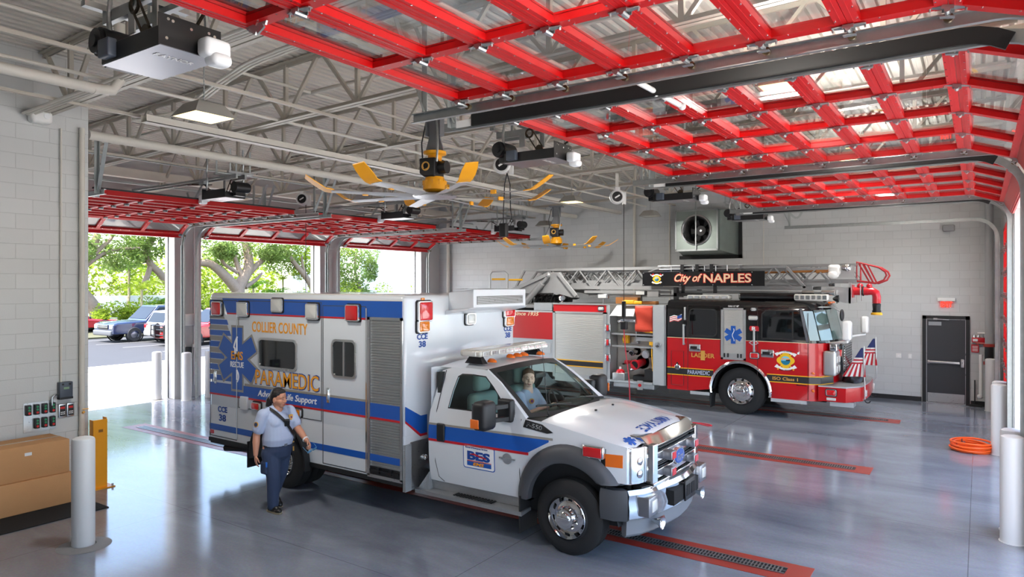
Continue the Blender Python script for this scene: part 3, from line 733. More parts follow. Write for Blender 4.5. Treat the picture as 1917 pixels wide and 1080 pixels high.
side_strip('blue_belt', (-5.6,-4.2), (zb0, zt0), blue)
side_strip('blue_belt', (-4.2,-3.88), (lambda x: max(zb0(x), min(endz(x)-.0, zt0(x)-.002)), zt0), blue)
side_strip('red_belt', (-5.6,-4.14), (lambda x: zb0(x)-.03, zb0), red)
side_strip('grey_belt', (-5.6,-3.83), (zt0, lambda x: zt0(x)+.025), grey_l)
# door seam lines
for poly in ([(-5.5,1.36),(-5.5,.75),(-5.46,.56),(-5.38,.51)],[(-4.26,1.39),(-4.26,.8),(-4.26,.52)],[(-5.5,1.36),(-5.48,1.84)],):
    m = MB().tube([on_side(x, z, 0) if z <= 1.4 else (x, cy0-.985+(z-1.36)*.36, z) for x, z in poly], .005, 5)
    build('door_seam', m, mat('seam shadow gap', (70,72,76), .6), A)
m = MB(); m.rbox((-5.46,cy0-1.035,1.0),(-5.34,cy0-1.0,1.22),.02); build('door_handle', m, black_plastic, A)
# greenhouse sides
hg = lambda z: .967-(z-1.36)*.33
out = [(-5.6,1.36),(-5.58,1.6),(-5.54,1.83),(-5.4,1.875),(-5.1,1.885),(-4.86,1.88),(-4.62,1.74),(-4.4,1.56),(-4.2,1.395),(-4.6,1.37),(-5.0,1.365),(-5.4,1.362)]
inn = [(-5.34,1.40),(-5.32,1.6),(-5.28,1.78),(-5.22,1.815),(-5.05,1.82),(-4.86,1.81),(-4.72,1.70),(-4.56,1.55),(-4.43,1.415),(-4.7,1.405),(-5.0,1.40),(-5.25,1.40)]
for s in (-1, 1):
    P = lambda x, z, w=0: (x, cy0+s*(hg(z)+w), z)
    m = MB(); R = [[P(x,z) for x, z in out],[P(x,z,.004) for x, z in inn],[P(x,z,-.03) for x, z in inn]]; m.rings(R); build('door_frame', m, amb_white, A, angle=40)
    m = MB(); R = [[P(x,z,.002) for x, z in inn],[P((x+5)*.965-5,(z-1.6)*.93+1.6,.003) for x, z in inn]]; m.rings(R); build('window_seal', m, rub, A)
    m = MB(); m.add([P(x,z,-.006) for x, z in inn], [tuple(range(12))]); build('door_glass', m, cab_glass, A)
# windshield: border black, middle glass
def wsp(t, v):   # t -1..1 across, v 0 base..1 top
    h_ = .87+(.755-.87)*v; X = (-4.22+.25*(1-t*t))*(1-v)+(-4.87+.09*(1-t*t))*v; Z = (1.395-.01*(1-t*t))*(1-v)+(1.885+.045*(1-t*t))*v
    return (X, cy0+t*h_, Z+.03*sin(pi*v))
tt = [-1,-.93]+[-.93+1.86*i/10 for i in range(1,11)]+[1]; vv = [0,.07]+[.07+.82*i/6 for i in range(1,7)]+[1]
m = MB(); g = MB()
for i in range(len(tt)-1):
    for j in range(len(vv)-1):
        q = [wsp(tt[i],vv[j]), wsp(tt[i+1],vv[j]), wsp(tt[i+1],vv[j+1]), wsp(tt[i],vv[j+1])]
        (m if i in (0,len(tt)-2) or j in (0,len(vv)-2) else g).add(q, [(0,1,2,3)])
build('windshield', g, cab_glass, A, angle=80); build('windshield_border', m, rub, A, angle=80)
for s in (-1, 1):   # A pillars
    m = MB()
    e = [(-4.2,1.395),(-4.4,1.56),(-4.62,1.74),(-4.86,1.88)]
    R = [[(x, cy0+s*hg(z), z), (x*.5+wsp(s,k/3)[0]*.5, cy0+s*(hg(z)*.4+.6*abs(wsp(s,k/3)[1]-cy0)), z+.012), wsp(s,k/3)] for k, (x, z) in enumerate(e)]; m.rings(R, closed=False)
    build('pillar', m, amb_white, A, angle=60)
def roofz(x, t): 
    k = min(1, (x+5.6)/.5); return 1.875+.055*(1-t*t)*1.0+.035*(1-(2*((x+5.6)/.75)-1)**2)*(1-abs(t)**4)
m = MB(); rx = [-5.6+.75*i/8 for i in range(9)]; rt = [-1,-.97,-.9,-.75,-.5,-.25,0,.25,.5,.75,.9,.97,1]
def rp(x, t):
    v = (x+5.6)/.75; h_ = hg(1.88)+(.755-hg(1.88))*max(0,(v-.8)/.2); X = x+.09*(1-t*t)*max(0,(v-.5)*2) - (.02 if False else 0)
    z = roofz(x,t)
    if v > .99: X, _, z = wsp(t, 1)
    return (X, cy0+t*h_, z)
m.grid(rp, rx, rt); build('roof', m, amb_white, A, angle=70)
m = MB(); m.grid(lambda x, t: (-5.6, cy0+t*.96, .5+x*1.38), [0,.3,.6,1], [-1,-.5,0,.5,1]); build('rear_wall', m, amb_white, A)
# hood
hx = [-4.02+1.06*i/14 for i in range(15)]; ht = [-1,-.97,-.93,-.86,-.75,-.62,-.55,-.45,-.25,0,.25,.45,.55,.62,.75,.86,.93,.97,1]
def hp(x, t):
    e = itp(x, ZTOP); v = (x+4.02)/1.06; h_ = hw(x, e)-.012
    crown = (.035+.05*v)*(1-t*t); dome = .03*max(0, min(1, (.6-abs(t))/.08))*max(0,min(1,(v-.12)/.15))
    drop = -.03*max(0,(v-.9)/.1)**2; X = x+.05*(1-t*t)*v
    rec = -.012*max(0,min(1,(.42-abs(t))/.06))*max(0,min(1,(.45-v)/.05))*max(0,min(1,(v-.2)/.04))
    return (X, cy0+t*h_, e-.004*abs(t)**8*3+crown+dome+drop+rec)
m = MB(); m.grid(hp, hx, ht); build('hood', m, amb_white, A, angle=60)
m = MB(); m.add([hp(-4.02, t) for t in ht]+[tuple(V(wsp(t,0))+V((-.03,0,-.02))) for t in ht], [(i,i+1,len(ht)+i+1,len(ht)+i) for i in range(len(ht)-1)]); build('cowl', m, black_plastic, A)
for ye, yc in ((6.75,7.25),(7.4,8.0)):
    m = MB(); p = [(-4.08,yc+.1,1.43),(-4.12,ye+.35,1.475),(-4.25,ye,1.50)]; m.tube(p, [.014,.01,.006], 6); m.bar((-4.11,ye+.55,1.462),(-4.25,ye-.02,1.492),.014,.02); build('wiper', m, black_plastic, A)
m = MB(); m.cyl((-4.12,6.78,1.39),(-4.2,6.78,2.15),.005,6,.003); m.cyl((-4.12,6.78,1.37),(-4.12,6.78,1.41),.018,8); build('antenna', m, black_metal, A)
# mirrored word on hood and small star
tm = text_mb('AMBULANCE', .74, .135, bold=.02)
def hoodmap(mb, cx, cyy, ang=0, mirror=True, lift=.004):
    o = MB(); vs = []
    for v in mb.v:
        lat = v[0]*(1 if mirror else -1); along = v[1]   # reading mirrored from the front: text right -> ...
        y = cyy+lat; t = (y-cy0)/.93; X = cx-along if mirror else cx+along
        q = hp(X-.05*(1-t*t)*((X+4.02)/1.06), t); vs.append((X, y, q[2]+lift+abs(v[2])*.2))
    o.add(vs, mb.f); return o
m = MB(); vs = []
for v in tm.v:
    y = 7.29-v[0]
    X = -3.05-v[1]+.03*(1-((y-cy0)/.7)**2); t = (y-cy0)/.9
    x_in = X
    for _ in range(6): x_in = X-.05*(1-t*t)*((x_in+4.02)/1.06)
    vs.append((X, y, hp(x_in, t)[2]+.004+abs(v[2])*.2))
m.add(vs, tm.f); build('lettering', m, dk_blue, A, angle=60)
sm = MB(); sm.prism(star_of_life(.07,.037), lambda u, v, w: (u, v, w), 0, .003); vs = []
for v in sm.v:
    X = -3.03+v[1]; y = 6.63+v[0]; t = (y-cy0)/.92; x_in = X
    for _ in range(6): x_in = X-.05*(1-t*t)*((x_in+4.02)/1.06)
    vs.append((X, y, hp(x_in, t)[2]+.006+v[2]))
m = MB(); m.add(vs, sm.f); build('star_of_life', m, blue, A)
m = MB()
for y in (7.2,7.65): m.cyl((-3.72,y,hp(-3.8,(y-cy0)/.95)[2]-.005),(-3.72,y,hp(-3.8,(y-cy0)/.95)[2]+.012),.016,8)
build('washer_nozzle', m, black_plastic, A)
# flares
for s in (-1, 1):
    m = MB(); R = []
    for i in range(29):
        t = pi*1.13-(pi*1.02)*i/28
        ro = .70+.03*sin(t); pts = []
        for r, w in ((.545,-.02),(.55,.06),(.58,.075),(.66,.06),(ro+.0,.03),(ro+.02,-.02)):
            x = fx+.02+r*cos(t)*(.93 if True else 1); z = max(.52 if i < 14 else .84, .45+r*sin(t)); pts.append(on_side(x, z, w, s))
        R.append(pts)
    m.rings(R, True, True, closed=True); build('fender_flare', m, flare_m, A, angle=50)
    m = MB(); m.box((-4.24,cy0+s*.7,.14),(-4.22,cy0+s*1.05,.55)); build('mud_flap', m, rub, A)
m = MB(); m.rbox((-3.45,cy0-1.05,1.095),(-3.2,cy0-.985,1.225),.015); b = build('side_light', m, chrome, A); m = MB(); m.rbox((-3.43,cy0-1.06,1.11),(-3.22,cy0-1.045,1.21),.006); build('lens', m, red_lens, b)
# badge and door emblem
m = MB(); 
m.prism([(-4.22,1.31),(-4.2,1.39),(-3.98,1.36),(-3.83,1.29),(-3.9,1.275)], lambda u, v, w: on_side(u, v, w), -.002, .01); bd = build('fender_badge', m, black_plastic, A)
lettering('lettering', 'F-550', on_side(-4.07,1.335,.014), (1,.02,-.12), (0,.1,1), .2, .05, chrome, bd, bold=.02, depth=.006)
def door_plate(name, poly, mt, w0, w1): return build(name, MB().prism(poly, lambda u, v, w: on_side(u, v, w), w0, w1), mt, A)
dc = (-4.83,.87)
door_plate('logo_border', rrect(-5.06,.74,-4.6,1.02,.03), blue, -.001, .003); door_plate('logo_field', rrect(-5.05,.75,-4.61,1.01,.025), white_l, 0, .004)
lettering('lettering', 'BES', on_side(-4.83,.895,.006), R3, (0,-.03,1), .33, .105, dk_blue, A, bold=.04)
lettering('lettering', 'Bureau of Emergency Services', on_side(-4.86,.985,.006), R3, (0,-.03,1), .32, .022, dk_blue, A)
door_plate('logo_bar', [(-5.0,.775),(-5.0,.825),(-4.65,.825),(-4.65,.775)], blue, 0, .006); door_plate('logo_wave', [(-4.97,.905),(-4.9,.925),(-4.8,.9),(-4.72,.89),(-4.72,.875),(-4.8,.885),(-4.9,.905)], red, .004, .009); door_plate('logo_wave', [(-5.0,.828),(-5.0,.835),(-4.65,.835),(-4.65,.828)], red, 0, .006)
lettering('lettering', 'EMS', on_side(-4.83,.80,.008), R3, (0,-.03,1), .16, .035, orange_l, A, bold=.03, shear=.2)
m = MB(); m.prism(circle(18,.062,-4.42,.93), lambda u, v, w: on_side(u, v, w), 0, .012); m.prism([(-4.53,.925),(-4.53,.94),(-4.31,.94),(-4.31,.925)], lambda u, v, w: on_side(u, v, w), 0, .018); build('engine_badge', m, chrome, A)
# mirrors
for s in (-1, 1):
    m = MB(); yy = cy0+s*1.36
    m.rbox((-4.58,yy-.14,1.31),(-4.38,yy+.11,1.63),.06); mir = build('mirror', m, black_plastic, A)
    m = MB(); m.rbox((-4.575,yy-.146,1.34),(-4.46,yy-.13,1.44),.012) if s < 0 else m.rbox((-4.4,yy+.1,1.38),(-4.37,yy+.12,1.5),.01); build('turn_lamp', m, lit_amber, mir)
    m = MB(); m.bar((-4.5,yy+(-s)*.1,1.53),(-4.4,cy0+s*.94,1.53),.06,.045); m.bar((-4.5,yy+(-s)*.1,1.39),(-4.4,cy0+s*.97,1.385),.06,.045); m.rbox((-4.56,min(cy0+s*.93,cy0+s*1.03),1.34),(-4.36,max(cy0+s*.93,cy0+s*1.03),1.6),.03); build('mirror_arm', m, black_plastic, mir)
    m = MB(); m.box((-4.585,yy-.1,1.35),(-4.579,yy+.08,1.6)); build('mirror_glass', m, chrome, mir)
# steps
for s in (-1, 1):
    m = MB(); m.hexa([(-5.78,cy0+s*1.06,.33),(-4.2,cy0+s*1.06,.33),(-4.2,cy0+s*.86,.35),(-5.78,cy0+s*.86,.35),(-5.78,cy0+s*1.06,.375),(-4.2,cy0+s*1.06,.375),(-4.2,cy0+s*.86,.385),(-5.78,cy0+s*.86,.385)]); m.hexa([(-5.6,cy0+s*.93,.385),(-4.25,cy0+s*.93,.385),(-4.25,cy0+s*.86,.385),(-5.6,cy0+s*.86,.385),(-5.6,cy0+s*.955,.52),(-4.25,cy0+s*.955,.52),(-4.25,cy0+s*.9,.52),(-5.6,cy0+s*.9,.52)]); m.prism([(-5.78,.37),(-5.6,.37),(-5.6,.6)], lambda u, v, w: (u, cy0+s*(1.0-w), v), 0, .12)
    st = build('running_board', m, tread, A)
    m = MB()
    for i in range(13):
        for j in range(4): m.box((-5.2+i*.045,cy0+s*(.93+j*.03)-.008,.385),(-5.17+i*.045,cy0+s*(.93+j*.03)+.008,.395))
    build('grip_strip', m, black_metal, st)
# front end ---------------------------------------------------------
fc = lambda t, x0, bow: x0+bow*(1-t*t)
def fsurf(m, y0_, y1_, z0_, z1_, x0, bow, d, lean=0, n=10, mi=0):  # bowed slab
    R = []
    for i in range(n+1):
        y = y0_+(y1_-y0_)*i/n; t = (y-cy0)/1.0; X = fc(t, x0, bow); R.append([(X,y,z0_),(X-lean,y,z1_),(X-lean-d,y,z1_),(X-d,y,z0_)])
    return m.rings(R, True, True, mi)
m = MB(); fsurf(m,6.78,8.02,.78,1.25,-2.97,.05,.06); fsurf(m,6.4,8.4,.6,1.2,-3.2,.05,.05); build('grille_back', m, dark, A)
m = MB(); fsurf(m,6.72,8.08,1.195,1.30,-2.85,.05,.14,lean=.12); fsurf(m,6.72,8.08,.79,.835,-2.82,.05,.12); fsurf(m,6.72,6.83,.8,1.23,-2.83,.05,.12,n=2); fsurf(m,7.97,8.08,.8,1.23,-2.83,.05,.12,n=2)
g = build('grille_surround', m, chrome, A, bevel=.012)
m = MB(); fsurf(m,6.83,7.97,1.025,1.125,-2.85,.05,.06); fsurf(m,6.83,7.97,.855,.95,-2.84,.05,.06); build('grille_bar', m, chrome, g, bevel=.01)
m = MB()
for z in (.84,.965,.985,1.005,1.145,1.165,1.185): fsurf(m,6.83,7.97,z-.005,z+.005,-2.9,.05,.03)
for i in range(28): 
    y = 6.85+i*.04; X = fc((y-cy0), -2.905, .05); m.box((X-.03,y-.004,.83),(X,y+.004,1.2))
build('grille_mesh', m, black_plastic, g)
def disc(m, c, ry, rz, x0, x1, n=28): m.rings([[(x, c[1]+k*ry*cos(2*pi*i/n), c[2]+k*rz*sin(2*pi*i/n)) for i in range(n)] for x, k in ((x0,1),(x1-.008,1),(x1,.93))], True, True)
m = MB(); disc(m,(0,7.4,.99),.155,.095,-2.85,-2.775); e = build('emblem', m, chrome, g); m = MB(); disc(m,(0,7.4,.99),.14,.08,-2.78,-2.768); build('emblem_field', m, dk_blue, e)
lettering('lettering', 'Ford', (-2.766,7.4,.99), (0,1,0), U3, .19, .085, chrome, e, shear=.35, bold=.01)
for y in (7.05,7.75):
    for z in (1.075,.90):
        X = fc(y-cy0,-2.85,.05); m = MB(); m.rbox((X-.03,y-.06,z-.045),(X+.1,y+.06,z+.045),.01); p = build('grille_light', m, silver, A); m = MB(); m.box((X+.1,y-.05,z-.036),(X+.106,y+.05,z+.036)); build('lens', m, red_lens, p)
hl = glass('headlamp glass', (.95,.97,.97), 1.6)
for s in (-1, 1):
    pl = [(-2.88,.685),(-2.91,.80),(-2.98,.89),(-3.08,.955),(-3.24,.985),(-3.24,.9),(-3.06,.8),(-3.02,.685)]
    m = MB(); m.prism([(x, k) for x, k in pl], lambda u, v, w: (u, cy0+s*v, w), .835, 1.215); h = build('headlight', m, chrome, A, bevel=.01)
    m = MB(); m.prism([(x+.006, k+.006) for x, k in pl[:3]]+[(-3.0,.84),(-2.94,.70)], lambda u, v, w: (u, cy0+s*v, w), .87, 1.16); build('lens', m, hl, h, bevel=.012)
    m = MB()
    for z in (.97,1.1): m.ball((-2.92,cy0+s*.765,z-.03),(.03,.06,.055),14,10)
    build('bulb_reflector', m, chrome, h)
    m = MB(); m.prism([(-3.02,.965),(-3.22,1.0),(-3.22,.98),(-3.02,.93)], lambda u, v, w: (u, cy0+s*v, w), 1.02, 1.15); build('turn_lamp', m, lit_amber, h)
# bumper
bp = [(-3.25,-1.01),(-3.1,-1.02),(-2.97,-.95),(-2.87,-.8),(-2.80,-.55),(-2.75,-.25),(-2.73,0)]; bp = bp+[(x,-y) for x, y in bp[-2::-1]]
def bsweep(prof, pts=bp, m=None):
    m = m or MB(); R = []
    for i, (x, y) in enumerate(pts):
        a = pts[max(0,i-1)]; b = pts[min(len(pts)-1,i+1)]; d = V((b[0]-a[0],b[1]-a[1])).normalized(); n = V((d.y,-d.x))
        R.append([(x+n.x*u, cy0+y+n.y*u, z) for u, z in prof])
    return m.rings(R, True, True)
ch = bp[2:-2]
m = bsweep([(0,.48),(.03,.51),(.035,.6),(.02,.68),(.03,.75),(.0,.795),(-.12,.795),(-.12,.48)], ch); bum = build('bumper', m, chrome, A, angle=40)
for e in (bp[:3], bp[-3:]): build('bumper_end', bsweep([(0,.48),(.02,.58),(.02,.74),(0,.795),(-.1,.795),(-.1,.48)], e), flare_m, bum, angle=40)
build('bumper_pad', bsweep([(-.015,.795),(-.015,.81),(-.13,.82),(-.13,.795)], bp[3:-3]), black_plastic, bum)
m = MB(); m.box((-2.77,7.02,.54),(-2.695,7.78,.7)); build('lower_intake', m, dark, bum)
m = MB(); m.rbox((-2.69,7.3,.52),(-2.67,7.62,.74),.006); m.box((-2.72,7.3,.54),(-2.69,7.33,.72)); build('plate_bracket', m, black_metal, bum)
m = MB(); m.box((-2.67,7.33,.57),(-2.666,7.44,.69)); m.box((-2.67,7.48,.57),(-2.666,7.59,.69)); build('bracket_slot', m, dark, bum)
for s in (-1, 1):
    m = MB(); m.rbox((-2.95,cy0+s*.76-.12,.53),(-2.76,cy0+s*.76+.1,.73),.015); f_ = build('fog_light', m, silver, A); m = MB(); m.rbox((-2.77,cy0+s*.76-.06,.57),(-2.752,cy0+s*.76+.07,.69),.01); build('lens', m, clear_lens, f_)
    m = MB(); m.lathe([(.012,-.2),(.014,-.1),(.02,-.05),(.035,0),(.07,.05),(.075,.055),(.06,.05),(.03,.0)], (-2.78,cy0+s*.62,.43), 'x', 20); m.box((-2.99,cy0+s*.62-.02,.42),(-2.9,cy0+s*.62+.02,.5)); build('horn', m, chrome, A, angle=50)
build('air_dam', bsweep([(-.06,.3),(-.03,.33),(-.02,.48),(-.12,.48),(-.12,.3)], ch[0:-0 or None]), mat('grey plastic', (120,124,130), .55), A, angle=40)
# light bar and markers
m = MB(); m.rbox((-5.3,6.62,2.02),(-4.98,8.18,2.105),.03); lb = build('light_bar', m, mat('light bar shell', (196,194,184), .25, coat=.5), A)
m = MB()
for i in range(9): 
    y = 6.66+i*.168; m.rbox((-4.985,y,2.03),(-4.965,y+.15,2.09),.008)
m.rbox((-5.24,6.6,2.03),(-5.04,6.625,2.09),.008); build('lens', m, clear_lens, lb)
for i in range(9):
    m = MB()
    for j in range(3): m.box((-4.966,6.675+i*.168+j*.045,2.04),(-4.96,6.71+i*.168+j*.045,2.08))
    build('reflector_grille', m, chrome, lb)
for y in (6.75,8.05):
    m = MB(); m.hexa([(-5.28,y-.05,1.93),(-5.0,y-.05,1.93),(-5.0,y+.05,1.93),(-5.28,y+.05,1.93),(-5.22,y-.03,2.02),(-5.06,y-.03,2.02),(-5.06,y+.03,2.02),(-5.22,y+.03,2.02)])
    build('mounting_foot', m, black_metal, lb)
for t in (-.72,-.2,0,.2,.72):
    y = cy0+t*.78; m = MB(); m.rings([[(-4.98+k*(.045 if q[0] < 0 else .09)*1.0*q[0], y+.045*k*q[1], 1.925+.045*(1-t*t)+zz) for q in circle(12,1)] for k, zz in ((1,0),(.9,.025),(.4,.045))], True, True); build('clearance_light', m, lit_amber, A)
# wheels -----------------------------------------------------------------
def wheel(name, c, s, R, wd, hub, parent, deep=False):
    x, y, z = c   # y = outer face; s=-1 outer face towards -y
    m = MB(); r0 = R*.565
    m.lathe([(r0,-.02),(r0+.02,.0),(R*.78,-.004),(R*.93,.012),(R,.04),(R,wd-.04),(R*.93,wd-.012),(R*.7,wd),(r0,wd-.02)], (x,y,z), 'y', 48, 0, -s)
    for k in range(4): m.lathe([(R+.002,.065+k*(wd-.13)/3-.006),(R-.004,.065+k*(wd-.13)/3),(R+.002,.065+k*(wd-.13)/3+.006)], (x,y,z), 'y', 48, 0, -s)
    w_ = build(name, m, rubber, parent, angle=40)
    m = MB(); a = lambda d: y+s*d
    if not deep: prof = [(r0+.004,.01),(r0-.008,.022),(r0-.02,-.01),(R*.47,-.04),(R*.43,-.025),(R*.30,-.012),(R*.28,.03),(R*.25,.07),(R*.2,.075),(R*.19,.105),(R*.12,.115),(.001,.115)]
    else: prof = [(r0+.004,.01),(r0-.01,.02),(r0-.03,-.1),(R*.42,-.12),(R*.28,-.1),(R*.25,-.03),(.001,-.02)]
    m.lathe([(r, d) for r, d in prof], (x,y,z), 'y', 40, 0, s); rim = build('rim', m, chrome, w_, angle=30)
    for i in range(10):
        h = MB(); n = MB()
        t = 2*pi*i/10+.2; rr = R*.45; 
        h.lathe([(.024,.0),(.001,.0)], (x+rr*cos(t), y+s*(-.026 if not deep else -.108), z+rr*sin(t)), 'y', 12, 0, s)
        rn = R*.285; n.cyl((x+rn*cos(t), y+s*(-.01 if not deep else -.1), z+rn*sin(t)), (x+rn*cos(t), y+s*(.03 if not deep else -.06), z+rn*sin(t)), .017, 6)
        build('rim_hole', h, dark, rim); build('lug_nut', n, chrome, rim, angle=30)
    return w_
wheel('front_wheel', (-3.65,6.40,.405), -1, .405, .245, True, A); wheel('front_wheel', (-3.65,8.40,.405), 1, .405, .245, True, A)
for s, yo in ((-1,6.235),(1,8.575)):
    wheel('rear_wheel', (-8.2,yo,.405), s, .405, .23, True, A, True); wheel('rear_wheel', (-8.2,yo-s*.27,.405), s, .405, .23, True, A, True)
m = MB(); m.cyl((-9.72,6.32,.36),(-9.25,6.45,.38),.05,16); m.cyl((-9.62,6.44,.36),(-9.2,6.55,.38),.05,16); m.cyl((-9.25,6.45,.38),(-8.9,6.7,.4),.045,12); build('exhaust_pipe', m, black_metal, A)
m = MB(); m.cyl((-9.722,6.319,.36),(-9.71,6.322,.36),.044,16); m.cyl((-9.622,6.439,.36),(-9.61,6.442,.36),.044,16); build('pipe_bore', m, dark, A)
# interior
m = MB()
for y in (6.95,7.85):
    m.rbox((-5.1,y-.25,.95),(-4.6,y+.25,1.12),.06); m.rbox((-5.28,y-.25,1.0),(-5.1,y+.25,1.55),.07, T=None); m.rbox((-5.27,y-.14,1.56),(-5.15,y+.14,1.78),.05)
build('seat', m, seat_m, A)
m = MB(); m.rbox((-4.5,6.5,1.0),(-4.12,8.3,1.36),.06); m.rbox((-4.45,7.5,1.3),(-4.2,8.15,1.42),.05); build('dashboard', m, dash_m, A)
m = MB(); m.torus((0,0,0),.19,.016,'z',28,8); m.bar((-.18,0,0),(.18,0,0),.03,.012); m.bar((0,-.18,0),(0,0,0),.03,.012); T = M.Translation((-4.62,7.85,1.33)) @ M.Rotation(radians(62),4,'Y'); build('steering_wheel', MB().join(m,T), black_plastic, A)
m = MB(); m.rbox((-4.62,7.28,1.72),(-4.6,7.52,1.79),.01); build('rear_mirror', m, black_plastic, A)
m = MB(); m.box((-5.55,6.5,.9),(-5.5,8.3,1.82)); build('cab_bulkhead', m, dash_m, A)
# ------------------------------------------------------------------ ladder truck
ft_red = mat('fire red', (190,10,20), .3, coat=.35)
ft_black = mat('gloss black', (16,16,18), .12, coat=.6)
ft_tread = mat('truck tread plate', (186,190,192), .38, .75, bump=.5, bscale=120)
ft_alu = mat('satin aluminium', (196,198,198), .38, .8)
ladder_m = mat('ladder grey', (146,147,148), .45, .35)
stripe_b = mat('stripe charcoal', (44,44,46), .35)
gold = mat('gold leaf', (226,172,84), .35, .3)
cream = mat('cream letter', (236,214,176), .45)
slat2 = mat('light roller slats', (196,196,192), .45, .4)
brown_m = mat('wood brown', (150,96,44), .6)
yel_m = mat('hose yellow', (236,176,30), .55)
hose_red = mat('vinyl flap red', (196,62,40), .6, noise=.1, nscale=6, bump=.35, bscale=9)
ft_glass = mat('truck window glass', (16,18,20), .03, spec=.7)
mon_red = mat('monitor red', (196,20,36), .3, coat=.5)
T_ = thing('ladder_truck', 'red and black ladder fire truck standing along the far block wall', 'fire truck', (-7.0, 16.75, 0))
ty = 15.5; tf = 18.0; tc = 16.75; H = FY(ty)
tp = lambda name, poly, mt, w0=0., w1=.004, f=H, **k: build(name, MB().prism(poly, f, w0, w1), mt, T_, **k)
# cab: plan polygon with bevelled front corners, lower red / upper black
plan = [(-6.12,ty),(-2.98,ty),(-2.78,ty+.1),(-2.6,ty+.5),(-2.52,tc),(-2.6,tf-.5),(-2.78,tf-.1),(-2.98,tf),(-6.12,tf)]
def pring(z, ins=0, lean=0, pl=plan): 
    return [(x-(lean if i in (2,3,4,5,6) else lean*.6 if i in (1,7) else 0)+(0), y+(ins if y < tc-.01 else -ins if y > tc+.01 else 0), z) for i, (x, y) in enumerate(pl)]
fxw, fzw, frw = -4.42, .52, .64
m = MB(); xs_ = [-6.12,-5.6,fxw-frw]+[fxw-frw*cos(pi*i/14) for i in range(1,14)]+[fxw+frw,-3.4,-2.98]
def lowz(x): d = frw*frw-(x-fxw)**2; return max(.44, fzw+sqrt(d)) if d > 0 else .44
for y_ in (ty, tf): m.grid(lambda x, t: (x, y_, lowz(x)+(1.66-lowz(x))*t), xs_, [0,.3,.6,1])
R = [[(x,y,z) for x, y in plan[1:8]] for z in (.44,.7,1.2,1.55,1.66)]; m.rings(R, closed=False)
m.box((-6.12,ty+.02,.5),(-6.10,tf-.02,1.66)); build('cab_lower', m, ft_red, T_, angle=40)
m = MB(); m.rings([pring(1.66), pring(1.9,0,.04), pring(2.3,.01,.14), pring(2.46,.03,.18), pring(2.53,.1,.26), pring(2.55,.3,.4)], False, True); build('cab_upper', m, ft_black, T_, angle=40)
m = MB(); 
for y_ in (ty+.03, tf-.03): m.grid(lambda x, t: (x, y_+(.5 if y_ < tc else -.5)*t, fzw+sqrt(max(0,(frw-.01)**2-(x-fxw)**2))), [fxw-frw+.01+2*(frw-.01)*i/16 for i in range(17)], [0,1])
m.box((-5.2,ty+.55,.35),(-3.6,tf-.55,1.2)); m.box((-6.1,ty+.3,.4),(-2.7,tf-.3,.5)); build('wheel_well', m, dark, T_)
m = MB(); R = []
for i in range(25):
    t = pi*1.12-pi*1.24*i/24; R.append([H(fxw+r*cos(t), max(.45,fzw+r*sin(t)), w) for r, w in ((.625,-.05),(.63,.03),(.66,.045),(.69,.02),(.69,0))])
m.rings(R, True, True); build('fender_ring', m, chrome, T_, angle=50)
# stripes
gy = [(.945,.965),(.785,.805)]
for x0, x1 in ((-6.12,-5.02),(-3.84,-2.98)):
    tp('stripe', [(x0,.805),(x0,.945),(x1,.945),(x1,.805)], stripe_b)
    for a, b in gy: tp('stripe_edge', [(x0,a),(x0,b),(x1,b),(x1,a)], yel_m)
    tp('belt_line', [(x0,1.655),(x0,1.667),(x1,1.667),(x1,1.655)], cream)
tp('belt_line', [(-5.02,1.655),(-5.02,1.667),(-3.84,1.667),(-3.84,1.655)], cream)
def cornerband(z0, z1, mt, w, nm):
    m = MB(); R = []
    for x, y in [(-2.98,ty-w),(-2.77+w*.5,ty+.1-w),(-2.59+w,ty+.5)]: R.append([(x,y,z0),(x,y,z1),(x-.03,y+.03,z1),(x-.03,y+.03,z0)])
    m.rings(R, True, True); build(nm, m, mt, T_)
cornerband(.805,.945,stripe_b,.004,'stripe')
for a, b in gy: cornerband(a,b,yel_m,.006,'stripe_edge')
# doors and windows
def ft_seam(pts):
    m = MB(); m.tube([H(x,z,.001) for x, z in pts], .006, 4); build('door_seam', m, mat('dark seam', (40,12,14), .6), T_)
ft_seam([(-5.62,.46),(-5.62,2.42),(-4.86,2.42),(-4.86,1.3)]); ft_seam([(-4.04,.9),(-4.04,2.42),(-3.02,2.42)]); ft_seam([(-3.0,2.3),(-3.0,.46)])
ft_seam([(-6.02,.55),(-6.02,1.35),(-5.72,1.35),(-5.72,.55),(-6.02,.55)])
def ft_window(poly, nm='window'):
    cx = sum(p[0] for p in poly)/len(poly); cz = sum(p[1] for p in poly)/len(poly)
    o = [(cx+(x-cx)*1.06+.0, cz+(z-cz)*1.07) for x, z in poly]
    m = MB(); m.rings([[H(u,v,-.02) for u, v in o],[H(u,v,.012) for u, v in o],[H(u,v,.012) for u, v in poly],[H(u,v,.0) for u, v in poly]]); f = build(nm+'_frame', m, rub, T_)
    build(nm+'_pane', MB().prism(poly, H, -.01, .005), ft_glass, f); return f
ft_window(rrect(-5.57,1.74,-4.95,2.33,.09))
fw = ft_window([(-3.93,1.74),(-3.02,1.74),(-3.03,1.85),(-3.12,2.25),(-3.22,2.33),(-3.85,2.33),(-3.93,2.25)])
m = MB(); m.box((-3.32,ty-.016,1.74),(-3.29,ty,2.33)); build('window_post', m, rub, fw)
m = MB(); m.prism([(-3.17,2.40),(-3.12,2.40),(-2.985,1.70),(-3.03,1.68)], H, 0, .02); build('pillar_trim', m, silver, T_)
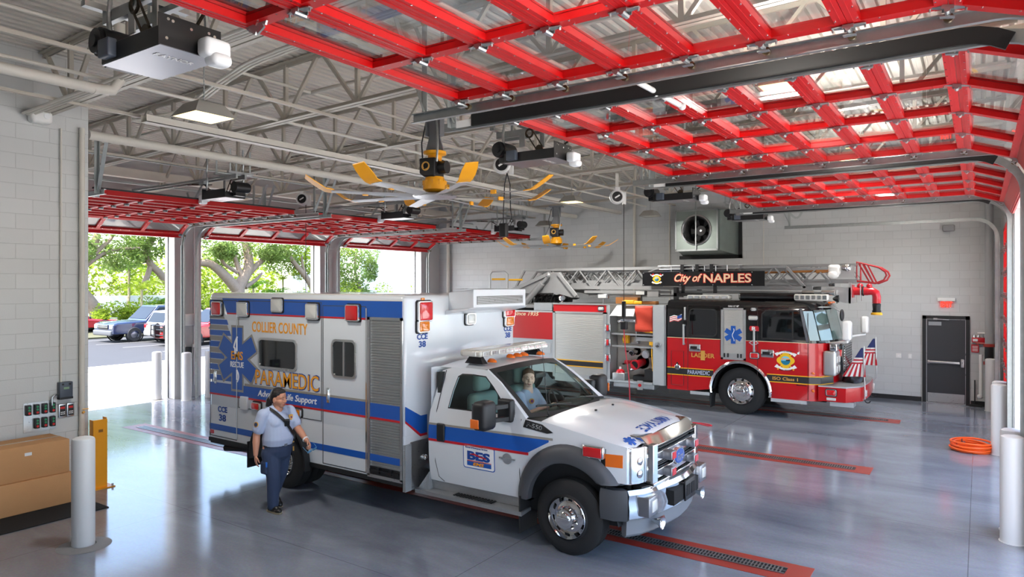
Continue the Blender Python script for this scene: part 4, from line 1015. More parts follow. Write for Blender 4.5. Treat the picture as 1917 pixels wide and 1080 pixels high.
# front glazing: near corner pane + main panes
def front_pane(i, z0, z1, a0, a1, mt, nm):
    p, q = plan[i], plan[i+1]; 
    def pt(a, z, w):
        lean = .04+.1*(z-1.9)/.4 if z > 1.9 else .04*(z-1.66)/.24
        x = p[0]+(q[0]-p[0])*a-lean; y = p[1]+(q[1]-p[1])*a; n = V((q[1]-p[1], p[0]-q[0])).normalized(); return (x+n.x*w, y+n.y*w, z)
    m = MB(); m.rings([[pt(a0,z0,w),pt(a1,z0,w),pt(a1,z1,w),pt(a0,z1,w)] for w in (.004,.018)], True, True); return build(nm, m, mt, T_)
wg = mat('windshield glass', (88,108,104), .03, spec=.9, coat=.5)
for i, a0, a1 in ((2,.04,.97),(3,.03,.97),(4,.03,.97),(5,.03,.96)): front_pane(i, 1.72, 2.36, a0, a1, wg, 'windshield')
front_pane(1, 1.72, 2.34, .1, .98, wg, 'windshield')
# handles etc
for x, z0, z1, w in ((-5.7,1.5,1.98,.05),(-5.68,2.08,2.38,.02),(-4.1,1.42,1.92,.05)):
    m = MB(); m.rbox((x-.02,ty-w-.02,z0),(x+.02,ty-w+.01,z1),.008); m.box((x-.018,ty-w,z0),(x+.018,ty,z0+.04)); m.box((x-.018,ty-w,z1-.04),(x+.018,ty,z1)); build('grab_rail', m, ft_alu, T_)
for x, z in ((-5.45,1.44),(-3.83,1.40)):
    m = MB(); m.rbox((x-.13,ty-.015,z-.085),(x+.13,ty,z+.085),.006); h = build('door_handle', m, chrome, T_); m = MB(); m.rbox((x-.1,ty-.03,z-.02),(x+.06,ty-.012,z+.04),.01); build('latch', m, black_metal, h)
# roll-up medical locker
m = MB()
for a, b in (((-4.84,1.22),(-4.79,2.38)),((-4.34,1.22),(-4.29,2.38)),((-4.84,2.34),(-4.29,2.38)),((-4.84,1.22),(-4.29,1.26))): m.box((a[0],ty-.02,a[1]),(b[0],ty,b[1]))
sf = build('locker_frame', m, ft_alu, T_)
m = MB(); z = 1.36
while z < 2.33: m.rbox((-4.79,ty-.012,z),(-4.34,ty-.001,z+.024),.003,n=2); z += .0255
build('roller_shutter', m, slat2, sf); m = MB(); m.box((-4.79,ty-.016,1.26),(-4.34,ty,1.36)); build('shutter_sill', m, ft_alu, sf)
for x in (-4.76,-4.68,-4.46,-4.39): build('latch', MB().box((x-.015,ty-.03,1.27),(x+.015,ty-.014,1.36)), black_metal, sf)
tp('star_of_life', [(x-4.565,z+1.78) for x, z in star_of_life(.2,.105)], blue, .012, .018)
m = MB(); m.tube([H(-4.565+.02*sin((z-1.6)*28),z,.022) for z in [1.64+.02*i for i in range(15)]], .008, 5); build('serpent_staff', m, white_l, T_)
lettering('lettering', "OAH 11' 10\"", H(-4.56,2.42,.012), R3, U3, .24, .04, white_l, T_, bold=.02)
def ft_lamp(x, z, w, h, l, nm='warning_light'): return lamp((x,z), w, h, l, H, T_, nm, .03)
ft_lamp(-4.1,1.34,.19,.13,red_lens); ft_lamp(-4.13,2.17,.2,.1,clear_lens); ft_lamp(-4.12,2.36,.12,.07,clear_lens); ft_lamp(-2.52+0,0.6,.01,.01,clear_lens) if False else None
# small maker badges
tp('badge', [(-4.22,1.93),(-4.2,1.99),(-4.03,1.99),(-4.01,1.96),(-4.01,1.88),(-4.19,1.88)], red, .0, .006)
lettering('badge_letter', 'R', H(-4.11,1.935,.012), R3, U3, .1, .08, white_l, T_, bold=.03)
tp('badge', [(-4.23,1.62),(-4.12,1.69),(-4.01,1.62),(-4.12,1.55)], chrome, .0, .005); tp('badge', [(-4.2,1.62),(-4.12,1.67),(-4.04,1.62),(-4.12,1.57)], red, .005, .008)
# flag decal behind rear door
m = MB(); fl = [(-6.06,2.13),(-5.95,2.17),(-5.85,2.15),(-5.76,2.2)]
for k in range(6):
    m = MB()
    for a, b in zip(fl, fl[1:]): m.add([H(a[0],a[1]-.115+k*.022,.003),H(b[0],b[1]-.115+k*.022,.003),H(b[0],b[1]-.093+k*.022,.003),H(a[0],a[1]-.093+k*.022,.003)], [(0,1,2,3)])
    build('flag_decal', m, mat('decal pink red',(206,96,96),.5) if k % 2 == 0 else white_l, T_)
tp('flag_decal', [(-5.87,2.1),(-5.87,2.17),(-5.76,2.2),(-5.76,2.13)], dk_blue, .0, .006)
# lettering
lettering('lettering', 'LADDER', H(-5.26,1.275,.003), R3, U3, .54, .1, gold, T_, bold=.02); lettering('lettering', '1', H(-5.26,1.275,.008), R3, U3, .1, .22, gold, T_, bold=.03)
lettering('lettering', 'PARAMEDIC', H(-5.36,.875,.006), R3, U3, .52, .095, mat('silver blue letter',(190,200,226),.4), T_, bold=.012)
lettering('lettering', 'ISO Class 1', H(-3.46,.875,.006), R3, U3, .52, .07, gold, T_, bold=.02)
lettering('lettering', 'Since 1935', H(-10.1,2.12,.008), R3, U3, .8, .1, cream, T_, shear=.3, bold=.015)
def crest(c, s, f, parent, ribbon=True):
    """red axes, white ribbons, yellow cross with a seascape roundel"""
    pp = lambda poly: [(c[0]+u*s, c[1]+v*s) for u, v in poly]
    b = lambda nm, poly, mt, w: build(nm, MB().prism(pp(poly), f, 0, w), mt, parent)
    yc = mat('crest yellow', (240,190,30), .45); 
    for sg in (-1, 1):
        b('axe_handle', [(sg*-.62,-.68),(sg*-.54,-.72),(sg*.62,.66),(sg*.56,.72)], yc, .003); b('axe_head', [(sg*.5,.86),(sg*.82,.62),(sg*.66,.48),(sg*.46,.66)], red, .004); b('axe_tip', [(sg*.8,.62),(sg*.98,.72),(sg*.94,.5),(sg*.84,.5)], white_l, .005)
    pts = []
    for i in range(48):
        t = 2*pi*i/48; r = .56*(1+.14*cos(4*t)); pts.append((r*cos(t), r*sin(t)))
    b('cross', pts, yc, .006)
    b('roundel', circle(24,.33), mat('crest sky', (120,196,222), .45), .008); b('roundel', [(.33*cos(t),.33*sin(t)) for t in [pi*1.02+i*pi*.96/12 for i in range(13)]], mat('crest sea', (16,120,150), .45), .0095); b('roundel', [(-.3,.02),(-.05,.12),(.3,.02),(.28,.16),(-.25,.17)], mat('crest sunset', (240,160,90), .45), .01); b('roundel', [(0,-.02),(.32,-.02),(.3,.1),(.18,.07),(.05,.06)], black_plastic, .0105)
    for sg in (1, -1):
        ar = [(.78*sin(t), sg*(.05+.78*cos(t)*.86)) for t in [-.75+i*.1 for i in range(16)]]; ai = [(.62*sin(t), sg*(.03+.62*cos(t)*.88)) for t in [.75-i*.1 for i in range(16)]]
        b('ribbon', ar+ai, white_l, .012)
        for e in (-1, 1): b('ribbon', [(e*.44,sg*.47),(e*.56,sg*.6),(e*.8,sg*.5),(e*.62,sg*.3)], white_l, .007)
crest((-3.45,1.27), .29, H, T_)
lettering('lettering', 'CITY OF NAPLES', H(-3.45,1.47,.014), R3, U3, .25, .03, stripe_b, T_); lettering('lettering', 'FIRE - RESCUE', H(-3.45,1.065,.014), R3, U3, .22, .026, stripe_b, T_)
# badge rosettes and small lights
for x, z in ((-5.87,.97),): 
    m = MB(); m.lathe([(.001,.02),(.05,.018),(.07,.0)], H(x,z), 'y', 20, 0, -1); m.prism([(x-.04,z+.06),(x,z+.13),(x+.04,z+.06)], H, 0, .008); build('rosette', m, chrome, T_)
m = MB(); m.ball(H(-2.9,1.03,-.01),(.035,.02,.022),12,8); build('marker_light', m, lit_amber, T_)
m = MB(); m.ball(H(-2.9,.66,-.01),(.03,.012,.03),12,8); build('marker_light', m, lit_amber, T_)
lettering('lettering', 'MaxForce', H(-3.13,.765,.004), R3, U3, .2, .03, black_plastic, T_, bold=.02)
# steps under doors
for x0, x1 in ((-5.55,-5.1),(-3.75,-3.02)):
    m = MB(); m.box((x0,ty-.03,.37),(x1,ty+.25,.44)); build('step', m, ft_tread, T_)
m = MB(); m.prism([(-5.13,.44),(-5.05,.44),(-5.07,.3),(-5.08,.1),(-5.1,.1)], H, -.3, -.02); build('mud_flap', m, rub, T_)
# front face: grille, headlights, mirrors
gx = -2.52
m = MB(); m.rbox((gx-.1,tc-.52,.98),(gx+.1,tc+.52,1.62),.03); g = build('grille', m, ft_black, T_); m = MB()
for j in range(11): m.box((gx+.1,tc-.48,1.01+j*.055),(gx+.115,tc+.48,1.035+j*.055))
for j in range(16): m.box((gx+.1,tc-.48+j*.063,1.0),(gx+.118,tc-.46+j*.063,1.6))
build('grille_mesh', m, chrome, g)
for s in (-1, 1):
    yy = tc+s*.85
    m = MB(); m.rbox((gx-.22,yy-.26,.98),(gx+.06-.02,yy+.26,1.5),.05); h = build('headlight', m, ft_alu, T_, bevel=.01); m = MB()
    for z in (1.12,1.32):
        for d in (-.11,.11): m.rbox((gx+.03,yy+d-.09,z-.07),(gx+.06,yy+d+.09,z+.07),.02)
    build('lens', m, clear_lens, h)
    m = MB(); m.rbox((gx+.0,yy-s*.28-.07,1.36),(gx+.07,yy-s*.28+.07,1.5),.015); build('warning_light', m, red_lens, T_)
    m = MB(); m.rbox((gx-.1,yy-.2,1.5),(gx+.05,yy+.2,1.66),.02); build('lamp_housing', m, chrome, T_)
    m = MB(); m.tube([(gx-.1,tc+s*.95,1.66),(gx+.1,tc+s*1.12,1.70),(gx+.28,tc+s*1.3,1.73),(gx+.28,tc+s*1.3,1.8)], .025, 10); mr = build('mirror_arm', m, white_paint, T_); m = MB(); m.rbox((gx+.2,tc+s*1.3-.14,1.76),(gx+.36,tc+s*1.3+.14,2.16),.05); build('mirror', m, white_paint, mr)
m = MB(); m.tube([(-2.85,ty+.25,2.42),(-2.6,ty+.5,2.42),(-2.45,ty+.55,2.32)], .012, 6); cm = build('mirror_stay', m, ft_alu, T_); m = MB(); m.ball((-2.43,ty+.55,2.25),(.04,.15,.13),16,10); build('convex_mirror', m, black_plastic, cm)
# red front corner and bumper
bpl = [(-2.8,ty-.0),(-2.27,ty),(-2.02,ty+.42),(-1.98,tc),(-2.02,tf-.42),(-2.27,tf),(-2.8,tf)]
m = MB(); m.rings([[(x,y,z) for x, y in bpl] for z in (.47,.765)], True, True); bu = build('bumper', m, ft_red, T_, bevel=.008)
m = MB(); m.prism([(x,y) for x, y in bpl], lambda u, v, w: (u, v, w), .765, .79); build('bumper_deck', m, ft_tread, bu)
b_ = ft_lamp(-2.55,.66,.2,.14,red_lens); m = MB(); m.rbox((-2.64,ty-.02,.495),(-2.46,ty,.555),.01); build('fog_light', m, clear_lens, bu)
for s in (-1, 1):
    m = MB(); m.rbox((-2.0,tc+s*.62-.05,.55),(-1.96,tc+s*.62+.05,.68),.01); build('front_light', m, clear_lens, bu)
    m = MB(); m.torus((-1.97,tc+s*.45,.44),.05,.012,'y',16,6,pi,2*pi); build('tow_hook', m, black_metal, bu)
m = MB(); m.tube([(-2.03,ty+.46,.5),(-1.98,ty+.44,.52),(-1.98,ty+.44,.76),(-2.0,ty+.46,1.2),(-2.0,ty+.46,1.62)], .014, 8); pl1 = build('flag_pole', m, ft_alu, T_)
m = MB(); m.tube([(-2.0,tf-.55,.7),(-1.93,tf-.55,.8),(-1.93,tf-.55,1.1),(-1.95,tf-.55,1.72)], .014, 8); pl2 = build('flag_pole', m, ft_alu, T_)
m = MB(); m.box((-2.6,ty+.15,.36),(-2.15,ty+.5,.46)); build('step_well', m, ft_tread, T_)
# little flags hang from the poles
def flag(p, x, y, z):
    """hangs from the top of its pole: blue canton at the peak, red and white bands fanning out below"""
    cols = (mat('flag red', (186,30,46), .7), mat('flag white', (234,232,228), .7), mat('flag blue', (40,52,104), .7))
    def q(u, v): # u 0 fly side .. 1 pole side, v 0 top .. 1 bottom
        return (x-.01-(1-u)*(.04+.36*v)+.05*v*u, y+.03*sin(u*8+v*3)*v, z-.02-.6*v-.02*(1-u)*v)
    def patch(u0, u1, v0, v1, c, nm):
        m = MB(); n = 5; R = []
        for i in range(n+1):
            v = v0+(v1-v0)*i/n; R.append([q(u0+(u1-u0)*k/4, v) for k in range(5)]+[tuple(V(q(u0+(u1-u0)*k/4, v))+V((0,.004,0))) for k in range(4,-1,-1)])
        m.rings(R, True, True); build(nm, m, c, p)
    patch(0, 1, 0, .34, cols[2], 'flag_canton')
    for k in range(4): patch(0, 1, .34+.055*k, .34+.055*(k+1), cols[(k+1) % 2], 'flag_stripe')
    for k in range(9): patch(k/9, (k+1)/9, .56, 1, cols[k % 2], 'flag_stripe')
flag(pl1, -2.0, ty+.46, 1.6); flag(pl2, -1.95, tf-.55, 1.7)
# roof items
m = MB(); m.rbox((-3.3,ty+.06,2.56),(-2.62,ty+.3,2.7),.04); lb1 = build('light_bar', m, clear_lens, T_); pass
for i in range(6): build('lamp_insert', MB().box((-3.27+i*.11,ty+.05,2.59),(-3.2+i*.11,ty+.07,2.67)), chrome, lb1)
m = MB(); m.rbox((-5.75,ty+.3,2.56),(-4.75,ty+.55,2.66),.03); lb2 = build('light_bar', m, clear_lens, T_); pass
for i in range(6): build('lamp_insert', MB().box((-5.72+i*.16,ty+.29,2.58),(-5.62+i*.16,ty+.305,2.64)), chrome, lb2)
m = MB(); m.rbox((-4.55,ty+.3,2.54),(-3.3,tf-.4,2.72),.06); build('roof_fairing', m, ft_black, T_)
for x in (-2.75,-2.5):
    m = MB(); m.lathe([(.02,-.1),(.07,-.03),(.08,.02),(.001,.03)], (x,ty+.5,2.6), 'x', 16); m.cyl((x-.02,ty+.5,2.5),(x-.02,ty+.5,2.58),.012,6); build('spotlight', m, black_metal, T_)
m = MB()
for i in range(5): m.rbox((-2.74,ty+.75+i*.12,2.49),(-2.68,ty+.82+i*.12,2.53),.01)
build('clearance_light', m, lit_amber, T_)
m = MB(); m.box((-6.1,ty+.35,2.5),(-6.02,ty+.5,2.84)); m.box((-6.1,tf-.5,2.5),(-6.02,tf-.35,2.84)); m.box((-6.1,ty+.35,2.62),(-6.0,tf-.35,2.7)); build('ladder_cradle', m, black_metal, T_)
# front wheels / rear wheels
def big(nm, c, s, deep=False): return wheel(nm, c, s, .52, .3, True, T_, deep)
big('front_wheel', (-4.42,15.56,.52), -1); big('front_wheel', (-4.42,17.94,.52), 1)
for s, y in ((-1,15.6),(1,17.9)):
    for x in (-10.3,-11.7): big('rear_wheel', (x,y,.52), s, True)
# pump panel and body
m = MB(); m.box((-13.3,ty+.02,.6),(-9.26,tf-.02,2.2)); m.box((-9.26,ty+.02,.42),(-7.66,tf-.02,2.4)); m.box((-7.66,ty+.46,.5),(-6.2,tf-.45,2.4)); m.box((-6.48,ty+.02,.5),(-6.16,tf-.02,2.42)); build('body', m, ft_alu, T_)
for a, b in (((-6.48,ty-.004,.5),(-6.2,ty+.02,2.42)),((-7.74,ty,.42),(-7.62,ty+.4,2.4)),((-9.30,ty-.004,2.22),(-9.86,ty+.3,2.42))): build('tread_column', MB().box(a, b), ft_tread, T_)
m = MB(); m.box((-6.2,ty+.05,.5),(-6.13,tf-.05,2.42)); build('cab_gap', m, dark, T_)
m = MB(); m.box((-13.28,ty-.004,.62),(-9.28,ty+.01,1.45)); bt_ = build('lower_tread', m, ft_tread, T_)
m = MB(); m.box((-9.75,ty-.012,1.1),(-9.33,ty,1.36)); m.box((-10.55,ty-.012,.95),(-10.2,ty,1.3)); build('locker_door', m, ft_alu, bt_)
tp('red_panel', [(-13.28,1.46),(-13.28,2.17),(-9.28,2.17),(-9.28,1.46)], ft_red, -.01, .006)
m = MB(); m.box((-13.3,ty-.01,2.17),(-9.27,ty+.1,2.21)); build('panel_trim', m, ft_alu, T_)
tp('red_header', [(-9.25,2.21),(-9.25,2.39),(-7.72,2.39),(-7.72,2.21)], ft_red, -.01, .006)
m = MB()
for a, b in (((-9.27,.42),(-9.2,2.21)),((-7.8,.42),(-7.7,2.21)),((-9.27,2.17),(-7.7,2.21)),((-9.27,.4),(-7.7,.5)),((-9.27,2.39),(-7.7,2.42))): m.box((a[0],ty-.018,a[1]),(b[0],ty+.01,b[1]))
sf2 = build('locker_frame', m, ft_alu, T_); m = MB(); z = .6
while z < 2.16: m.rbox((-9.2,ty-.008,z),(-7.8,ty+.004,z+.034),.005,n=2); z += .036
build('roller_shutter', m, slat2, sf2); m = MB(); m.box((-9.2,ty-.01,.5),(-7.8,ty,.6)); m.box((-8.6,ty-.025,.54),(-8.4,ty-.01,.57)); m.box((-8.0,ty-.025,.54),(-7.85,ty-.01,.57)); build('lift_bar', m, ft_alu, sf2)
for a, b, mt_ in ((.82,.94,stripe_b),(.94,.965,yel_m),(.795,.82,yel_m)): tp('shutter_stripe', [(-9.2,a),(-9.2,b),(-7.8,b),(-7.8,a)], mt_, .006, .012)
ft_lamp(-7.86,2.3,.16,.1,clear_lens)
for z in (1.82,1.46,1.07):
    m = MB(); m.rbox((-7.74,ty-.03,z-.1),(-7.6,ty,z+.1),.012); q = build('side_light', m, chrome, T_); m = MB(); m.rbox((-7.7,ty-.04,z-.07),(-7.64,ty-.028,z+.07),.008); build('lens', m, red_lens, q)
build('pump_panel', MB().box((-7.62,ty+.44,.52),(-6.48,ty+.46,2.38)), mat('pump panel steel', (206,203,194), .4, .25), T_)
# awning, upper niche, crosslay flap
m = MB(); m.hexa([(-7.62,ty-.02,2.13),(-6.98,ty-.02,2.13),(-6.98,ty+.45,2.13),(-7.62,ty+.45,2.13),(-7.5,ty+.15,2.38),(-6.98,ty+.15,2.38),(-6.98,ty+.45,2.38),(-7.5,ty+.45,2.38)]); build('pump_hood', m, ft_tread, T_)
m = MB(); m.box((-6.97,ty+.1,1.5),(-6.95,ty+.45,2.38)); m.box((-7.6,ty+.05,1.66),(-6.48,ty+.45,1.70)); m.box((-7.6,ty+.05,1.36),(-6.48,ty+.1,1.40)); m.box((-6.95,ty+.08,1.53),(-6.48,ty+.45,1.62)); m.rbox((-7.2,ty+.3,1.42),(-7.0,ty+.45,1.62),.02); build('pump_shelf', m, ft_alu, T_)
m = MB(); m.grid(lambda u, v: (-6.96+.47*u, ty+.06-.03*sin(u*pi)-.02*sin(v*9+u*3), 1.76+.63*v), [i/10 for i in range(11)], [i/10 for i in range(11)]); build('hose_bed_flap', m, hose_red, T_, solid=.01, angle=70)
m = MB(); m.box((-6.7,ty+.03,1.74),(-6.5,ty+.05,1.77)); build('yellow_label', m, yel_m, T_)
def outlet(x, z, r, mt_, l=.28, nm='outlet'):
    m = MB(); m.cyl((x,ty+.46,z),(x-.02,ty+.46-l,z-.03),r*.8,18); m.cyl((x-.02,ty+.46-l,z-.03),(x-.025,ty+.4-l,z-.035),r,18); o = build(nm, m, mt_, T_, angle=40); m = MB(); m.cyl((x,ty+.465,z),(x,ty+.44,z),r*1.45,20); build('flange', m, rub, o); m = MB(); m.cyl((x-.025,ty+.4-l,z-.035),(x-.026,ty+.395-l,z-.036),r*.8,18); build('bore', m, dark if mt_ is not ft_alu else ft_alu, o); return o
outlet(-7.08,1.24,.07,chrome); outlet(-6.7,1.24,.1,ft_alu); outlet(-6.93,.98,.12,mon_red,.4)
m = MB(); m.rbox((-7.33,ty+.2,.93),(-7.15,ty+.35,1.02),.02); m.cyl((-7.15,ty+.28,.97),(-7.0,ty+.3,.97),.02,8); build('valve_handle', m, mon_red, T_)
m = MB(); m.cyl((-7.1,ty+.05,.82),(-6.9,ty+.2,.9),.05,14); build('drain_cap', m, chrome, T_)
m = MB()
for x, z in ((-7.42,1.33),(-7.05,1.35),(-6.75,1.35),(-6.6,1.0),(-7.45,.9),(-7.35,1.22)): m.box((x-.04,ty+.44,z-.02),(x+.04,ty+.452,z+.02))
for x, z in ((-6.62,.95),): m.rbox((x-.06,ty+.38,z-.06),(x+.06,ty+.45,z+.06),.01)
build('gauge_plate', m, black_plastic, T_)
m = MB(); m.rbox((-7.4,ty+.1,1.98),(-6.95,ty+.2,2.06),.02); m.ball((-7.42,ty+.12,2.0),.05,12,8); m.ball((-6.98,ty+.12,2.02),.05,12,8); build('suction_valve', m, chrome, T_)
m = MB(); m.rbox((-7.35,ty+.15,1.44),(-7.2,ty+.3,1.68),.03); m.torus((-7.27,ty+.14,1.55),.06,.02,'y',16,6); build('nozzle', m, yel_m, T_)
m = MB(); m.tube([(-6.54,ty+.08,1.5),(-6.53,ty+.06,1.2),(-6.5,ty+.06,.82)], .018, 8); m.box((-6.6,ty+.05,1.44),(-6.46,ty+.08,1.52)); build('hook_pole', m, yel_m, T_)
m = MB(); m.box((-7.72,ty-.04,.5),(-6.48,ty+.45,.545)); m.rbox((-7.56,ty+.06,.36),(-6.48,ty+.4,.5),.03); st_ = build('tailboard', m, ft_tread, T_)
m = MB(); m.rbox((-7.05,ty+.1,.545),(-6.5,ty+.4,.68),.03); m.box((-6.72,ty+.05,.6),(-6.5,ty+.35,.84)); build('tool_tray', m, black_plastic, T_)
m = MB(); m.box((-6.86,ty-.06,.36),(-6.72,ty-.03,.58)); hk = build('hose_clamp', m, ft_alu, st_); m = MB(); m.cyl((-6.79,ty-.08,.47),(-6.79,ty-.05,.47),.04,14); build('reflector', m, red_lens, hk)
m = MB(); m.lathe([(.001,.03),(.06,.028),(.075,.0)], H(-6.36,1.47,.004), 'y', 24, 0, -1); build('siren_speaker', m, chrome, T_)
m = MB(); m.rbox((-7.3,ty+.05,2.42),(-7.0,ty+.25,2.52),.02); m.rbox((-7.15,ty+.06,2.42),(-6.8,ty+.2,2.5),.02); build('roof_valve', m, yel_m, T_); m = MB(); m.box((-7.7,ty+.5,2.42),(-7.1,ty+.8,2.58)); m.rbox((-6.8,ty+.1,2.42),(-6.45,ty+.3,2.5),.01); build('wood_block', m, brown_m, T_)
for x, z, mt_ in ((-7.84,2.43,silver),(-6.82,2.52,black_metal)):
    m = MB(); m.cyl((x,ty+.1,z-.02),(x,ty+.1,z+.12),.02,8); m.rbox((x-.14,ty+.02,z+.12),(x+.14,ty+.14,z+.24),.02); q = build('flood_light', m, mt_, T_); m = MB(); m.box((x-.11,ty+.012,z+.14),(x+.11,ty+.02,z+.22)); build('lens', m, clear_lens, q)
m = MB(); m.lathe([(.02,.12),(.07,.06),(.085,0),(.07,-.005),(.001,.0)], (-9.06,ty+.1,2.55), 'y', 18); m.cyl((-9.06,ty+.12,2.42),(-9.06,ty+.12,2.5),.02,8); build('spotlight', m, chrome, T_)
# turntable and ladder --------------------------------------------------
m = MB(); m.cyl((-10.9,tc,2.2),(-10.9,tc,2.36),.95,32); m.box((-11.9,ty+.1,2.28),(-9.85,tf-.1,2.36)); m.box((-11.5,tc-.5,2.36),(-10.3,tc+.5,2.7)); build('turntable', m, ladder_m, T_)
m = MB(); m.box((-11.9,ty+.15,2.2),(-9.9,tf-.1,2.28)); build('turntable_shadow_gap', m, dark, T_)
for s in (-1, 1):
    Ya = tc+s*.7; f = lambda u, v, w: (u, Ya+w*s, v)
    m = MB(); m.prism([(-10.95,2.6),(-10.9,2.82),(-10.3,2.94),(-9.75,3.24),(-9.36,3.24),(-9.2,2.98),(-8.8,2.56),(-9.0,2.56),(-9.5,2.68),(-10.55,2.66)], f, -.03, .03); arm = build('lift_arm', m, ladder_m, T_)
    m = MB(); m.bar((-10.95,Ya+s*.05,2.72),(-9.7,Ya+s*.05,3.2),.06,.1); m.bar((-9.4,Ya+s*.05,3.2),(-8.85,Ya+s*.05,2.6),.06,.1); build('arm_rib', m, ladder_m, arm, bevel=.008)
    m = MB(); m.cyl((-10.38,Ya+s*.14,2.42),(-9.86,Ya+s*.14,2.94),.085,18); m.cyl((-9.86,Ya+s*.14,2.94),(-9.66,Ya+s*.14,3.14),.045,14); m.ball((-10.38,Ya+s*.14,2.42),.09,14,10); m.ball((-9.66,Ya+s*.14,3.16),.07,14,10); build('lift_cylinder', m, ladder_m, T_)
    m = MB(); m.cyl((-10.95,Ya+s*.06,2.66),(-10.95,Ya+s*.1,2.66),.07,16); build('pivot_pin', m, chrome, arm)
random.seed(3)
m = MB()
for i in range(14): m.rbox((-10.5+random.random()*.9,tc-.5+random.random()*.8,2.4+random.random()*.12),(-10.25+random.random()*.9,tc-.3+random.random()*.8,2.5+random.random()*.12),.03)
for i in range(5): m.tube([(-10.4+.15*i,tc-.5,2.4),(-10.3+.15*i,tc-.6,2.55),(-10.2+.12*i,tc-.4,2.62)], .02, 8)
build('hydraulic_gear', m, black_metal, T_)
def section(name, x0, x1, zb, zt, hwid, step, first, rail=.05, trunc=0.):
    """one telescoping ladder section: two truss sides and rungs"""
    s_ = None; m = MB()
    for s in (-1, 1):
        y = tc+s*hwid
        m.box((x0,y-rail/2,zb),(x1,y+rail/2,zb+.09)); m.box((x0+.3,y-rail/2,zt-.05),(x1-trunc,y+rail/2,zt)); m.bar((x0+.3,y,zt-.03),(x0,y,zb+.05),rail*.9,.05,(0,1,0))
        if trunc: m.bar((x1-trunc,y,zt-.03),(x1-.15,y,zb+.05),rail*.9,.06,(0,1,0))
    o = build(name, m, ladder_m, T_)
    for s in (-1, 1):
        m = MB(); x = first
        while x < x1-trunc-.1:
            y = tc+s*hwid
            m.bar((x,y,zt-.03),(x-step*.45,y,zb+.08),rail*.5,.03,(0,1,0)); m.bar((x+.02,y,zt-.03),(x+step*.45,y,zb+.08),rail*.5,.03,(0,1,0))
            x += step
        build('lattice', m, ladder_m, o)
    m = MB(); x = x0+.2
    while x < x1-.05: m.cyl((x,tc-hwid,zb+.07),(x,tc+hwid,zb+.07),.016,8); x += .36
    build('rung', m, ladder_m, o); return o
section('base_section', -10.95, -3.05, 2.78, 3.33, .5, .84, -9.76, .06, .55)
section('mid_section', -10.6, -2.75, 2.86, 3.28, .4, .7, -10.0, .045)
section('fly_section', -10.3, -2.2, 2.93, 3.36, .31, .62, -9.9, .04)
m = MB(); m.cyl((-6.2,tc-.55,2.73),(-2.85,tc-.55,2.73),.035,12); m.cyl((-8.6,tc-.5,2.62),(-6.0,tc-.5,2.62),.03,10); m.box((-8.7,tc-.58,2.68),(-6.3,tc-.52,2.75)); m.box((-6.9,tc-.62,2.6),(-6.6,tc-.5,2.76)); build('waterway', m, ladder_m, T_)
for a, b, r in ((-3.25,-3.0,.05),(-2.85,-2.6,.06)): build('waterway_coupling', MB().cyl((a,tc-.55,2.73),(b,tc-.55,2.73),r,14), chrome, T_)
m = MB(); m.prism([(-2.85,2.84),(-2.3,2.84),(-2.3,2.5),(-2.45,2.5),(-2.72,2.75)], lambda u, v, w: (u, tc+w, v), -.45, -.40); m.prism([(-2.85,2.84),(-2.3,2.84),(-2.3,2.5),(-2.45,2.5),(-2.72,2.75)], lambda u, v, w: (u, tc+w, v), .40, .45); m.box((-2.34,tc-.45,2.5),(-2.3,tc+.45,2.95)); m.box((-2.75,tc-.36,3.05),(-2.24,tc-.33,3.32)); build('tip_plate', m, ft_alu, T_)
m = MB(); m.rbox((-2.78,tc-.4,3.1),(-2.5,tc-.2,3.34),.07); m.ball((-2.66,tc-.34,3.12),(.13,.1,.1),12,8); build('wrapped_camera', m, white_paint, T_); m = MB(); m.ball((-2.38,tc-.36,3.27),.085,14,10); m.lathe([(.06,-.08),(.085,0),(.001,.0)], (-2.4,tc-.38,3.27), 'x', 14); build('spotlight', m, chrome, T_)
m = MB(); m.cyl((-3.0,tc-.38,3.2),(-2.75,tc-.36,3.22),.05,12); m.cyl((-4.2,tc-.3,3.18),(-3.0,tc-.36,3.2),.025,8); build('hose_reel_tube', m, brown_m, T_)
tipred = mat('tip frame red', (150,26,34), .45)
for s in (-1, 1):
    y = tc+s*.3; m = MB(); pts = [(-2.2,y,2.98),(-2.2,y,3.39),(-1.78,y,3.27),(-1.66,y,3.18),(-1.63,y,3.1),(-1.68,y,3.0),(-1.84,y,2.93),(-2.2,y,2.98)]; m.tube(pts, .02, 8); m.bar((-2.16,y,3.36),(-1.95,y,2.95),.03,.03); m.bar((-2.06,y,3.34),(-1.88,y,2.94),.03,.03); build('ladder_tip', m, tipred, T_)
yn = tc-.1
m = MB(); m.cyl((-2.3,yn,2.76),(-2.0,yn,2.76),.09,18); m.tube([(-2.02,yn,2.76),(-1.92,yn,2.76),(-1.86,yn,2.72),(-1.84,yn,2.64),(-1.84,yn,2.5)], .085, 16); m.ball((-2.16,yn,2.87),.065,12,8); m.ball((-1.98,yn,2.87),.06,12,8); m.box((-2.31,yn-.12,2.62),(-2.28,yn+.12,2.9)); mo = build('water_monitor', m, mon_red, T_, angle=50)
m = MB(); m.lathe([(.07,.5),(.085,.48),(.08,.42),(.075,.36),(.09,.33),(.08,.3)], (-1.84,yn,2.0), 'z', 18); m.torus((-2.1,yn,2.76),.09,.02,'x',16,6); nz = build('nozzle', m, black_metal, mo, angle=50); m = MB(); m.lathe([(.085,.305),(.11,.29),(.115,.25),(.09,.25),(.001,.26)], (-1.84,yn,2.0), 'z', 20); build('nozzle_tip', m, yel_m, nz)
m = MB(); m.cyl((-2.14,yn-.1,2.9),(-2.13,yn-.1,2.55),.012,6); build('lever', m, chrome, mo)
